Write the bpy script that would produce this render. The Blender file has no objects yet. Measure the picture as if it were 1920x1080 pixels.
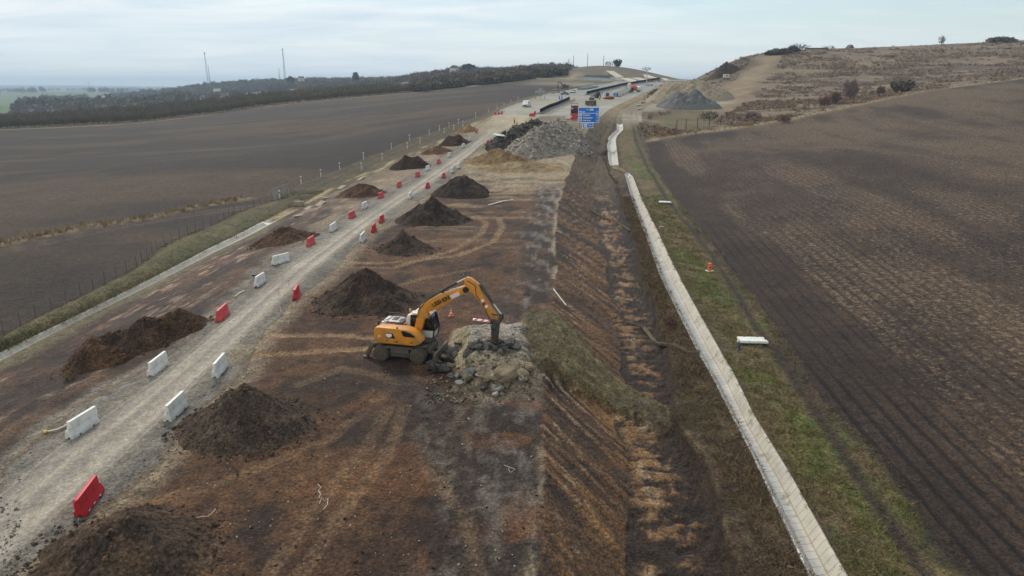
import bpy, bmesh, math, random
import numpy as np
from mathutils import Vector, Matrix, Euler
random.seed(7)
rng = np.random.default_rng(7)
sc = bpy.context.scene
COL = sc.collection
rad = math.radians

# ------------------------------------------------------------------ camera
H, PITCH, FOC = 17.3, rad(16.5), 1280.0          # metres, tilt, pixels on a 1920 frame
cam = bpy.data.objects.new('camera', bpy.data.cameras.new('camera'))
COL.objects.link(cam)
cam.data.sensor_width = 36.0
cam.data.lens = 36.0 * FOC / 1920.0
cam.data.clip_start = 0.5
cam.data.clip_end = 40000
cam.location = (0, 0, H)
cam.rotation_euler = (math.pi / 2 - PITCH, 0, 0)
sc.camera = cam

# ------------------------------------------------------------------ light
SUN_EL, SUN_AZ = rad(42), rad(-26)                # azimuth clockwise from +Y (ahead), veiled sun
sun = bpy.data.objects.new('sun', bpy.data.lights.new('sun', 'SUN'))
COL.objects.link(sun)
sun.data.energy = 1.9
sun.data.angle = rad(11)
sun.data.color = (1.0, 0.96, 0.90)
sdir = Vector((math.sin(SUN_AZ) * math.cos(SUN_EL), math.cos(SUN_AZ) * math.cos(SUN_EL), math.sin(SUN_EL)))
sun.rotation_euler = sdir.to_track_quat('Z', 'Y').to_euler()

world = bpy.data.worlds.new('World')
sc.world = world
world.use_nodes = True
wt = world.node_tree
wt.nodes.clear()
def WN(t, **k):
    n = wt.nodes.new(t)
    for a, b in k.items(): setattr(n, a, b)
    return n
def wl(a, b): wt.links.new(a, b)
wout = WN('ShaderNodeOutputWorld'); wbg = WN('ShaderNodeBackground'); wl(wbg.outputs[0], wout.inputs[0])
wsky = WN('ShaderNodeTexSky', sky_type='NISHITA', sun_disc=False, sun_elevation=SUN_EL, sun_rotation=SUN_AZ,
          altitude=150, air_density=1.3, dust_density=0.8, ozone_density=1.0)
wtc = WN('ShaderNodeTexCoord')
wsep = WN('ShaderNodeSeparateXYZ'); wl(wtc.outputs['Generated'], wsep.inputs[0])
wz = WN('ShaderNodeMath', operation='MAXIMUM'); wl(wsep.outputs['Z'], wz.inputs[0]); wz.inputs[1].default_value = 0.0
wza = WN('ShaderNodeMath', operation='ADD'); wl(wz.outputs[0], wza.inputs[0]); wza.inputs[1].default_value = 0.10
wcomb = WN('ShaderNodeCombineXYZ')
for i, ax in enumerate('XY'):
    d = WN('ShaderNodeMath', operation='DIVIDE'); wl(wsep.outputs[ax], d.inputs[0]); wl(wza.outputs[0], d.inputs[1]); wl(d.outputs[0], wcomb.inputs[i])
wmap = WN('ShaderNodeMapping'); wl(wcomb.outputs[0], wmap.inputs[0]); wmap.inputs['Scale'].default_value = (0.34, 0.62, 1); wmap.inputs['Location'].default_value = (1.3, 0.4, 0)
wn1 = WN('ShaderNodeTexNoise'); wl(wmap.outputs[0], wn1.inputs['Vector'])
wn1.inputs['Scale'].default_value = 1.15; wn1.inputs['Detail'].default_value = 7; wn1.inputs['Roughness'].default_value = 0.52; wn1.inputs['Distortion'].default_value = 0.35
# cloud cover: thin blue gaps towards +X
wgr = WN('ShaderNodeMath', operation='MULTIPLY_ADD'); wl(wsep.outputs['X'], wgr.inputs[0]); wgr.inputs[1].default_value = -0.42; wgr.inputs[2].default_value = 0.06
wadd = WN('ShaderNodeMath', operation='ADD'); wl(wn1.outputs['Fac'], wadd.inputs[0]); wl(wgr.outputs[0], wadd.inputs[1])
wramp = WN('ShaderNodeValToRGB'); wl(wadd.outputs[0], wramp.inputs[0])
e = wramp.color_ramp.elements
e[0].position = 0.30; e[0].color = (0.30, 0.30, 0.30, 1)
e[1].position = 0.68; e[1].color = (0.98, 0.98, 0.98, 1)
# cloud brightness: second noise
wn2 = WN('ShaderNodeTexNoise'); wl(wmap.outputs[0], wn2.inputs['Vector'])
wn2.inputs['Scale'].default_value = 2.6; wn2.inputs['Detail'].default_value = 6; wn2.inputs['Roughness'].default_value = 0.5; wn2.inputs['Distortion'].default_value = 0.6
wr2 = WN('ShaderNodeValToRGB'); wl(wn2.outputs['Fac'], wr2.inputs[0])
e = wr2.color_ramp.elements
e[0].position = 0.34; e[0].color = (4.9, 5.9, 6.6, 1)
e[1].position = 0.66; e[1].color = (7.0, 7.35, 7.5, 1)
wmix = WN('ShaderNodeMix', data_type='RGBA'); wl(wramp.outputs[0], wmix.inputs['Factor']); wsm = WN('ShaderNodeMix', data_type='RGBA', blend_type='MULTIPLY'); wsm.inputs['Factor'].default_value = 1; wl(wsky.outputs[0], wsm.inputs['A']); wsm.inputs['B'].default_value = (.70, .80, .90, 1); wl(wsm.outputs['Result'], wmix.inputs['A']); wl(wr2.outputs[0], wmix.inputs['B'])
# horizon haze of the cloud deck
whz = WN('ShaderNodeMapRange'); wl(wz.outputs[0], whz.inputs[0]); whz.inputs[1].default_value = 0.0; whz.inputs[2].default_value = 0.12; whz.inputs[3].default_value = 0.75; whz.inputs[4].default_value = 0.0
wmix2 = WN('ShaderNodeMix', data_type='RGBA'); wl(whz.outputs[0], wmix2.inputs['Factor']); wl(wmix.outputs['Result'], wmix2.inputs['A']); wmix2.inputs['B'].default_value = (5.9, 6.45, 6.75, 1)
wl(wmix2.outputs['Result'], wbg.inputs['Color'])
wbg.inputs['Strength'].default_value = 0.119

sc.view_settings.view_transform = 'Standard'
sc.view_settings.look = 'None'
sc.view_settings.exposure = 0.2
sc.view_settings.gamma = 1.0
sc.cycles.max_bounces = 6
sc.cycles.diffuse_bounces = 2
sc.cycles.glossy_bounces = 2
sc.cycles.transmission_bounces = 3
sc.cycles.volume_bounces = 0
sc.cycles.use_denoising = True

# ------------------------------------------------------------------ colour helpers
def lin(c):
    c = c / 255.0
    return c / 12.92 if c <= 0.04045 else ((c + 0.055) / 1.055) ** 2.4
GAIN = 0.98                                       # colour as seen under this sky -> base colour
def C(r, g, b, gain=None):
    k = GAIN if gain is None else gain
    return np.array([min(lin(r) * k * 1.10, .9), min(lin(g) * k, .9), min(lin(b) * k * .86, .9)])   # undo the blue cast of the sky light

# ------------------------------------------------------------------ noise
def _hash(ix, iy, seed):
    h = (ix.astype(np.int64) * 374761393 + iy.astype(np.int64) * 668265263 + seed * 974634777) & 0xFFFFFFFF
    h = ((h ^ (h >> 13)) * 1274126177) & 0xFFFFFFFF
    h = ((h ^ (h >> 16)) * 2246822519) & 0xFFFFFFFF
    return ((h ^ (h >> 15)) & 0xFFFFFF).astype(np.float64) / float(0xFFFFFF)
def vn(x, y, seed=0):
    x = np.asarray(x, float); y = np.asarray(y, float)
    ix = np.floor(x); iy = np.floor(y); fx = x - ix; fy = y - iy
    ux = fx * fx * fx * (fx * (fx * 6 - 15) + 10); uy = fy * fy * fy * (fy * (fy * 6 - 15) + 10)
    a = _hash(ix, iy, seed); b = _hash(ix + 1, iy, seed); c = _hash(ix, iy + 1, seed); d = _hash(ix + 1, iy + 1, seed)
    return a + (b - a) * ux + (c - a) * uy + (a - b - c + d) * ux * uy
def fbm(x, y, octv=4, seed=0, gain=0.5):
    s = 0; a = 1; t = 0
    for i in range(octv):
        s = s + a * vn(x * 2 ** i + 17.3 * i, y * 2 ** i - 9.1 * i, seed + i * 31); t += a; a *= gain
    return s / t                                  # 0..1, mean .5
def sst(e0, e1, v):
    t = np.clip((v - e0) / (e1 - e0 + 1e-12), 0, 1); return t * t * (3 - 2 * t)
def mx(a, b, t):
    t = np.asarray(t)[..., None]; return a * (1 - t) + b * t

# ------------------------------------------------------------------ ground shape
cp, sp = math.cos(PITCH), math.sin(PITCH)
def ray(px, py):
    dx = (px - 960) / FOC; dy = (py - 540) / FOC
    return dx, cp - dy * sp, -(sp + dy * cp)      # per metre of depth
_ry = np.array([-60, 0, 60, 118, 150, 180, 210, 240, 300, 400, 500, 540, 700, 900.])
_rz = np.array([-.3, -.1, 0, .3, 2.0, 4.7, 7.5, 9.6, 11.3, 14.7, 20.5, 22.0, 24, 24.])
_ty = np.arange(-60, 900, 2.0); _tz = np.interp(_ty, _ry, _rz)
_k = np.hanning(15); _k /= _k.sum()
_tz = np.convolve(np.pad(_tz, 7, mode='edge'), _k, 'valid')
def R(y): return np.interp(y, _ty, _tz)           # level of the works along the road
_D = np.concatenate([np.arange(8, 120, .4), np.arange(120, 1200, 1.5)])
def unproj(px, py, zf):
    a, b, c = ray(px, py)
    g = H + _D * c - zf(_D * a, _D * b)
    i = np.argmax(g < 0)
    if not (g < 0).any(): i = len(g) - 1
    if i == 0: d = _D[0]
    else: d = _D[i-1] + (_D[i] - _D[i-1]) * g[i-1] / (g[i-1] - g[i])
    return d * a, d * b, H + d * c

LN = {}   # feature lines: name -> (image points of the line, heights (y, dz))
LN['LA'] = ([(12,628),(67,598),(118,573),(170,547),(217,523),(257,502),(293,470),(330,450),(415,415),(443,400),(513,374),(565,343),(602,330),(637,317),(682,297),(734,278),(768,261),(805,250),(842,236),(892,219),(916,209),(950,194),(985,182),(1020,171),(1050,162)],
            [(0,-.9),(200,-.9),(240,-.9),(600,-.9)])
LN['LB1'] = ([(0,662),(133,598),(290,520),(400,463),(547,388),(600,362),(660,335),(717,310),(764,288),(833,258),(880,235),(920,214),(958,194.5),(995,182.5),(1028,172),(1056,163)],
            [(0,-1.35),(85,-1.3),(110,-.8),(200,-.8),(240,-.5),(600,-.6)])
LN['LB2'] = ([(0,678),(133,608),(293,530),(403,473),(552,397),(610,370),(670,342),(727,317),(775,293),(841,262),(886,239),(924,216),(962,195),(999,183),(1032,172.7),(1060,163.8)],
            [(0,-1.35),(85,-1.3),(110,-.7),(200,-.7),(240,-.3),(600,-.4)])
LN['LC'] = ([(0,883),(81,816),(172,746),(267,700),(333,650),(393,602),(440,563),(473,520),(512,478),(567,455),(613,427),(640,410),(700,372),(740,346),(790,315),(830,290),(860,272),(880,255),(900,240),(920,224),(926,214),(966,195.4),(1003,183.3),(1036,173),(1064,164.3)],
            [(0,-.12),(110,-.1),(600,-.05)])
LN['LD'] = ([(0,929),(106,841),(197,781),(296,710),(433,593),(533,507),(633,437),(700,392),(760,355),(800,330),(850,295),(880,275),(905,254),(922,236),(928,225),(929,214),(970,195.8),(1007,183.7),(1040,173.6),(1090,164),(1150,155),(1225,147)],
            [(0,.1),(600,.1)])
LN['RD'] = ([(30,1040),(130,945),(215,870),(300,790),(380,705),(450,640),(530,560),(610,490),(690,425),(760,375),(820,335),(870,300),(905,270),(940,246),(985,226),(1008,212),(1066,186),(1100,176),(1160,161),(1232,149)],
            [(0,.1),(600,.1)])
LN['RC'] = ([(53,1080),(186,953),(292,869),(352,791),(440,721),(493,617),(547,570),(660,477),(697,438),(741,407),(801,368),(845,332),(868,309),(880,292),(912,271),(945,255),(995,230),(1020,213),(1074,187),(1106,177),(1165,162),(1236,149.5)],
            [(0,-.05),(120,-.05),(240,.1),(600,.1)])
LN['CR'] = ([(1005,1080),(1025,900),(1027,760),(1036,640),(1040,560),(1042,470),(1048,400),(1058,350),(1068,325),(1078,290),(1090,262),(1112,232),(1132,214),(1160,196),(1200,177),(1240,157),(1256,150)],
            [(0,-.05),(600,.0)])
LN['FT'] = ([(1180,1080),(1160,900),(1165,790),(1172,730),(1140,520),(1122,440),(1112,380),(1110,330),(1120,290),(1128,262),(1142,235),(1156,208),(1178,194),(1222,173),(1250,157),(1262,150.5)],
            [(0,-2.6),(120,-2.7),(185,-3.2),(225,-1.2),(260,-.6),(600,-.3)])
LN['TE'] = ([(1345,1080),(1320,960),(1300,900),(1265,795),(1252,730),(1220,600),(1195,510),(1180,430),(1165,380),(1148,336),(1130,295),(1134,266),(1148,240),(1160,207),(1184,193.5),(1230,172),(1256,156.5),(1268,150.5)],
            [(0,-2.75),(120,-2.9),(185,-3.1),(225,-1.2),(260,-.5),(600,-.3)])
LN['CL'] = ([(1519,1080),(1414,858),(1333,700),(1309,660),(1240,522),(1210,440),(1195,400),(1171,325),(1142,315),(1138,266),(1142,256),(1157,243),(1155,212),(1164,206),(1190,192.8),(1240,171),(1262,156),(1276,150.5)],
            [(0,-1.8),(140,-1.8),(150,-2.0),(185,-2.2),(215,-1.6),(235,-.7),(600,-.2)])
LN['CQ'] = ([(1591,1080),(1484,890),(1416,780),(1377,700),(1353,660),(1293,553),(1255,480),(1237,440),(1216,398),(1187,330),(1161,313),(1155,263),(1158,254),(1169,243),(1166,210),(1176,205),(1200,192),(1250,170),(1270,155.5),(1284,150)],
            [(0,-1.65),(140,-1.7),(150,-1.9),(185,-2.1),(215,-1.5),(235,-.7),(600,-.2)])
LN['TK'] = ([(1770,1080),(1614,869),(1520,732),(1425,600),(1345,480),(1280,400),(1222,318),(1196,262),(1192,240),(1188,212),(1194,203),(1212,191),(1262,169),(1280,155),(1296,149)],
            [(0,-1.5),(150,-1.5),(185,-1.7),(225,-1.0),(260,-.3),(600,-.1)])
LN['FR'] = ([(1843,1076),(1667,876),(1544,746),(1440,590),(1344,470),(1312,425),(1265,362),(1224,304),(1213,268),(1207,245),(1203,213),(1212,202),(1228,190),(1275,168),(1290,155),(1306,149)],
            [(0,-1.3),(150,-1.3),(185,-1.4),(225,-.8),(260,0),(600,.1)])
ORDER = ['LA','LB1','LB2','LC','LD','RD','RC','CR','FT','TE','TE2','CL','CQ','TK','FR']
TAB_Y = np.arange(-20, 760, 1.0)
TX, TZ = {}, {}
for nm, (pts, hz) in LN.items():
    hy = np.array([h[0] for h in hz], float); hd = np.array([h[1] for h in hz], float)
    zf = lambda x, y: R(y) + np.interp(y, hy, hd)
    w = [unproj(px, py, zf) for px, py in pts]
    ks = [w[0]]
    for q in w[1:]:
        if q[1] > ks[-1][1] + .8: ks.append(q)
        elif q[1] < ks[-1][1] - .8: continue
    # near points come first (ascending y)
    if len(ks) < 2: ks = sorted(w, key=lambda q: q[1])
    ys = np.array([q[1] for q in ks]); xs = np.array([q[0] for q in ks])
    s0 = (xs[1] - xs[0]) / max(ys[1] - ys[0], .5); s0 = np.clip(s0, -.8, .8)
    s1 = np.clip((xs[-1] - xs[-2]) / max(ys[-1] - ys[-2], .5), -.4, .6)
    ys = np.concatenate([[ys[0] - 60], ys, [ys[-1] + 500]]); xs = np.concatenate([[xs[0] - 60 * s0], xs, [xs[-1] + 500 * s1]])
    _wob = {'CR': .55, 'FT': .9, 'TE': .8, 'RC': .7, 'LC': .5, 'FR': .5}.get(nm, 0)
    TX[nm] = np.interp(TAB_Y, ys, xs) + _wob * 2 * (fbm(TAB_Y / 5.5, TAB_Y * 0 + len(nm) + ord(nm[0]), 3, 300 + ord(nm[0])) - .5) * (TAB_Y < 200); TZ[nm] = R(TAB_Y) + np.interp(TAB_Y, hy, hd)
_k2 = np.ones(3) / 3
TX['TE2'] = TX['TE'] + .35; TZ['TE2'] = TZ['TE'] + np.interp(TAB_Y, [0, 120, 160, 200], [.8, .8, .3, .05])
for a, b in zip(ORDER[:-1], ORDER[1:]):
    TX[b] = np.maximum(TX[b], TX[a] + .25)
_kf = np.clip((TAB_Y - 320) / 100, 0, 1); _kf = _kf * _kf * (3 - 2 * _kf)
for _n, _o in (('LA', 7), ('LB1', 5), ('LB2', 3.4), ('LC', 1.6)):           # far off, the left strips close up against the motorway
    TX[_n] = TX[_n] * (1 - _kf) + (TX['LD'] - _o) * _kf
_bend = np.maximum(TAB_Y - 495, 0) * 1.3                                    # the motorway turns away behind the hill
for _n in ORDER: TX[_n] = TX[_n] + _bend
LX = np.stack([TX[n] for n in ORDER]); LZ = np.stack([TZ[n] for n in ORDER])      # lines x y-table
NL = len(ORDER); IX = {n: i for i, n in enumerate(ORDER)}
def line_xz(i, y): return np.interp(y, TAB_Y, LX[i]), np.interp(y, TAB_Y, LZ[i])
def wpt(px, py, dz=0.0):                          # image point -> ground point near the works level
    return unproj(px, py, lambda x, y: R(y) + dz)

# hills and fields: control points (px, py, depth)
CTRL = [(0,450,86),(0,350,135),(0,300,205),(0,245,325),(-300,300,200),(-300,245,330),(250,233,350),(500,199,425),(780,173,455),(1058,141,500),(600,262,224),(300,300,170),(850,191,322),(980,166,405),(430,340,128),
        (-300,225,430),(0,226,430),(300,197,530),(550,176,570),(780,162,560),(960,150,600),
        (1920,1080,27.2),(2150,1080,27.5),(1920,700,43),(1920,540,58),(2200,540,60),(1700,600,53),(1920,400,84),(1920,300,122),(1600,400,86),(1920,200,195),(1500,300,134),(1220,263,183),(1300,251,194),(1400,239,204),(1500,222,215),(1640,191,236),(1750,169,252),(1920,147,278),(2200,120,310),
        (1250,226,222),(1300,206,245),(1400,182,285),(1600,171,290),(1500,152,345),(1700,132,355),(1920,112,365),(2200,80,380),
        (1320,130,430),(1380,109,440),(1440,98,445),(1600,91,455),(1750,84,462),(1920,76,470),(2200,66,480),
        (1340,160,330),(1290,160,360),(1270,141,480),
        (1120,123,605),(1060,131,590),(1200,131,590),(1100,141,520),(1060,151,475),(1160,146,545),(1240,142,560)]
CW = []
for px, py, d in CTRL:
    a, b, c = ray(px, py); CW.append((a * d, b * d, H + c * d))
for (px, py, d, dz) in [(1440,98,560,-14),(1600,91,570,-14),(1750,84,580,-14),(1920,76,590,-14),(2200,66,600,-14),(1320,130,540,-10),(1120,123,720,-10),(1060,131,700,-8),(1200,131,710,-10),(1270,141,600,-4),(1270,141,720,-8),
                        (0,226,600,-8),(300,197,680,-6),(-300,225,620,-8),(550,176,690,-3),(780,162,690,-2),(960,150,720,-4)]:
    a, b, c = ray(px, py); CW.append((a * d, b * d, H + c * d + dz))
for yy in list(range(0, 240, 24)) + [270, 310, 360, 420, 480]:
    for i in (0, NL - 1):
        x_, z_ = line_xz(i, yy); CW.append((float(x_), float(yy), float(z_)))
for yy, xx, zz in [(10,-60,-1.5),(10,-200,-3),(60,-200,-3),(10,90,0.5),(10,250,4),(60,250,6),(60,120,1.5),(100,-330,-6),(150,330,16),(250,420,30)]:
    CW.append((xx, yy, zz))
CW = np.array(CW)
MQ = 22.0
def _phi(dx, dy): return np.sqrt(dx * dx + dy * dy + MQ * MQ)
_A = _phi(CW[:, None, 0] - CW[None, :, 0], CW[:, None, 1] - CW[None, :, 1]) + np.eye(len(CW)) * -0.6
_n = len(CW)
_P = np.stack([np.ones(_n), CW[:, 0] / 100, CW[:, 1] / 100], 1)
_M = np.block([[_A, _P], [_P.T, np.zeros((3, 3))]])
_wt = np.linalg.solve(_M, np.concatenate([CW[:, 2], np.zeros(3)]))
def macro(x, y):
    x = np.asarray(x, float); y = np.asarray(y, float)
    sh = x.shape; xf = x.ravel(); yf = y.ravel()
    out = _wt[_n] + _wt[_n+1] * xf / 100 + _wt[_n+2] * yf / 100
    for k in range(_n): out = out + _wt[k] * _phi(xf - CW[k, 0], yf - CW[k, 1])
    return out.reshape(sh)

def poly_px(pts, dz=0.0): return np.array([wpt(px, py, dz)[:2] for px, py in pts])
def in_poly(x, y, P):
    c = np.zeros(x.shape, bool); n = len(P)
    for i in range(n):
        x1, y1 = P[i]; x2, y2 = P[(i + 1) % n]
        if y1 == y2: continue
        m = ((y1 > y) != (y2 > y)) & (x < (x2 - x1) * (y - y1) / (y2 - y1) + x1); c ^= m
    return c
def seg_dist(x, y, P, closed=False):
    best = np.full(x.shape, 1e9); n = len(P)
    for i in range(n if closed else n - 1):
        ax, ay = P[i]; bx, by = P[(i + 1) % n]
        dx, dy = bx - ax, by - ay; L = dx * dx + dy * dy + 1e-9
        t = np.clip(((x - ax) * dx + (y - ay) * dy) / L, 0, 1)
        best = np.minimum(best, np.hypot(x - ax - t * dx, y - ay - t * dy))
    return best
def sdf(x, y, P):                                 # >0 inside
    d = seg_dist(x, y, P, True); return np.where(in_poly(x, y, P), d, -d)

# grass tongue of the old embankment that is still standing beside the rubble
TONGUE = np.array([wpt(*p, dz)[:2] for (p, dz) in [((968,606),0),((1050,600),-.2),((1095,640),-1.2),((1145,700),-2.2),((1215,742),-2.7),((1290,770),-2.2),((1310,815),-2.2),((1180,790),-2.6),((1120,752),-1.8),((1060,722),-.6),((995,708),0)]])
def tongue_h(x, y):
    near = (np.abs(x - 6) < 16) & (np.abs(y - 40) < 18)
    o = np.zeros(x.shape)
    if near.any():
        s = sdf(x[near], y[near], TONGUE) + .5 * (fbm(x[near] * .9, y[near] * .9, 3, 5) - .5)
        o[near] = sst(-.15, .75, s)
    return o
# the block of old road the excavator is breaking
def block_h(x, y):
    near = (x > -8) & (x < 4) & (y > 33) & (y < 54)
    o = np.zeros(x.shape)
    if near.any():
        a, b = x[near], y[near]
        n = fbm(a * .8, b * .8, 4, 11) - .5; n2 = fbm(a * 2.6, b * 2.6, 3, 12) - .5
        left = sst(-4.5, -2.25, a + (b - 42) * .10 + .5 * n)
        front = sst(36.6, 38.8, b + .9 * n - .12 * (a + 2) + .25 * n2)
        low = sst(34.4, 36.8, b + 1.0 * n) * .4
        back = 1 - sst(44.5, 48.8, b + .8 * n)
        right = 1 - sst(.4, 2.4, a + .8 * n)
        step = .55 * sst(36.7, 37.1, b + .7 * n) + .25 * sst(37.8, 38.2, b + .9 * n2 + .3 * n) + .2 * sst(38.9, 39.3, b + .8 * n2)
        o[near] = 1.45 * (left * (.65 * step + .35 * front) * back * right) + low * left * right * .6 * (1 - front)
    return np.clip(o, 0, 2)
CH_Y = [(-20, 141.5), (152.5, 213)]               # y ranges that carry the concrete channel
def tz(x, y, full=True):
    """ground height anywhere on the near sheet"""
    x = np.asarray(x, float); y = np.asarray(y, float)
    xs = [np.interp(y, TAB_Y, LX[i]) for i in range(NL)]
    zs = [np.interp(y, TAB_Y, LZ[i]) for i in range(NL)]
    z = np.zeros(x.shape)
    for i in range(NL - 1):
        m = (x >= xs[i]) & (x <= xs[i+1])
        if not m.any(): continue
        t = (x[m] - xs[i][m]) / (xs[i+1][m] - xs[i][m] + 1e-9)
        v = zs[i][m] + (zs[i+1][m] - zs[i][m]) * t
        if ORDER[i] in ('CL', 'LB1'):
            prof = sst(0, .36, t) * (1 - sst(.6, 1, t))
            yy = y[m]
            on = np.zeros(yy.shape)
            if ORDER[i] == 'CL':
                for a, b in CH_Y: on = np.maximum(on, sst(a - .3, a + .3, yy) * (1 - sst(b - .3, b + .3, yy)))
                v = v + .06 * on - .62 * prof * on + (1 - on) * .25 * (yy < 200)
            else:
                on = 1 - sst(93, 95, yy)
                v = v + .05 * on - .42 * prof * on
        z[m] = v
    for side, i in ((0, 0), (1, NL - 1)):
        m = x < xs[0] if side == 0 else x > xs[-1]
        if not m.any(): continue
        d = np.abs(x[m] - xs[i][m]); mz = macro(x[m], y[m]); me = macro(xs[i][m], y[m])
        z[m] = mz + (zs[i][m] - me) * np.exp(-d / 26.0)
    if full:
        th = tongue_h(x, y); z = z + th * (.45 + .65 * (1 - sst(1.5, 7, x)))
        bh = block_h(x, y); z = np.where(bh > .002, np.maximum(z, np.minimum(R(y) - .05, 0) * sst(0, .05, bh) + np.minimum(z, 0) * (1 - sst(0, .05, bh)) + bh), z)
    return z
def at(px, py):
    """ground point seen at an image point, found on the finished ground"""
    a, b, c = ray(px, py)
    D = np.concatenate([np.arange(12, 120, .1), np.arange(120, 700, .5)])
    g = H + D * c - tz(D * a, D * b)
    i = int(np.argmax(g < 0)) if (g < 0).any() else len(D) - 1
    d = D[i-1] + (D[i] - D[i-1]) * g[i-1] / (g[i-1] - g[i] + 1e-12) if i > 0 else D[0]
    d = min(max(d, D[0]), D[-1])
    x, y = a * d, b * d
    return Vector((x, y, float(tz(np.array([x]), np.array([y]))[0])))
def gz(x, y): return float(tz(np.array([x]), np.array([y]))[0])
def road_dir(y, ln='LD'):
    i = IX[ln]; x0 = float(np.interp(y - 1.5, TAB_Y, LX[i])); x1 = float(np.interp(y + 1.5, TAB_Y, LX[i]))
    return math.atan2(3.0, x1 - x0)               # heading of the road at y
def px_m(p): return FOC / ((p.y) * cp + (H - p.z) * sp)   # image pixels per metre at a point
# ------------------------------------------------------------------ materials
def nodes_of(m):
    m.use_nodes = True; t = m.node_tree; t.nodes.clear()
    def N(ty, **k):
        n = t.nodes.new(ty)
        for a, b in k.items():
            if a == 'ins':
                for q, v in b.items(): n.inputs[q].default_value = v
            else: setattr(n, a, b)
        return n
    return t, N, t.links.new
def math_n(N, L, op, a, b=None, c=None, clamp=False):
    n = N('ShaderNodeMath', operation=op); n.use_clamp = clamp
    for i, v in enumerate((a, b, c)):
        if v is None: continue
        if isinstance(v, (int, float)): n.inputs[i].default_value = v
        else: L(v, n.inputs[i])
    return n.outputs[0]
def mixrgb(N, L, fac, a, b, blend='MIX'):
    n = N('ShaderNodeMix', data_type='RGBA', blend_type=blend)
    for key, v in (('Factor', fac), ('A', a), ('B', b)):
        if isinstance(v, (int, float)): n.inputs[key].default_value = v
        elif isinstance(v, tuple): n.inputs[key].default_value = v
        else: L(v, n.inputs[key])
    return n.outputs['Result']
def ramp(N, L, v, p0, p1, c0=(0, 0, 0, 1), c1=(1, 1, 1, 1)):
    n = N('ShaderNodeValToRGB'); L(v, n.inputs[0]); e = n.color_ramp.elements
    e[0].position = p0; e[0].color = c0; e[1].position = p1; e[1].color = c1
    return n.outputs[0]
def c4(c): return (float(c[0]), float(c[1]), float(c[2]), 1.0)

def pmat(name, col, rough=.55, var=.18, scale=3.0, metal=0.0, bump=0.0, bscale=20.0, dirt=None, dirt_amt=.0, spec=.4):
    """painted / worn surface: colour varied by noise, optional dust patches"""
    m = bpy.data.materials.new(name); t, N, L = nodes_of(m)
    out = N('ShaderNodeOutputMaterial'); p = N('ShaderNodeBsdfPrincipled'); L(p.outputs[0], out.inputs[0])
    tc = N('ShaderNodeTexCoord')
    n1 = N('ShaderNodeTexNoise', ins={'Scale': scale, 'Detail': 6.0, 'Roughness': .6}); L(tc.outputs['Object'], n1.inputs['Vector'])
    f = math_n(N, L, 'MULTIPLY_ADD', n1.outputs['Fac'], var * 2, 1 - var)
    c = mixrgb(N, L, 1.0, c4(col), f, 'MULTIPLY')
    if dirt is not None:
        n2 = N('ShaderNodeTexNoise', ins={'Scale': scale * .9, 'Detail': 8.0, 'Roughness': .7}); L(tc.outputs['Object'], n2.inputs['Vector'])
        d = ramp(N, L, n2.outputs['Fac'], .5 - dirt_amt * .3, .78 - dirt_amt * .3)
        c = mixrgb(N, L, math_n(N, L, 'MULTIPLY', d, .75), c, c4(dirt))
    L(c, p.inputs['Base Color'])
    p.inputs['Roughness'].default_value = rough; p.inputs['Metallic'].default_value = metal
    p.inputs['Specular IOR Level'].default_value = spec
    if bump:
        n3 = N('ShaderNodeTexNoise', ins={'Scale': bscale, 'Detail': 5.0, 'Roughness': .6}); L(tc.outputs['Object'], n3.inputs['Vector'])
        b = N('ShaderNodeBump', ins={'Strength': bump, 'Distance': .05}); L(n3.outputs['Fac'], b.inputs['Height']); L(b.outputs[0], p.inputs['Normal'])
    return m

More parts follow.
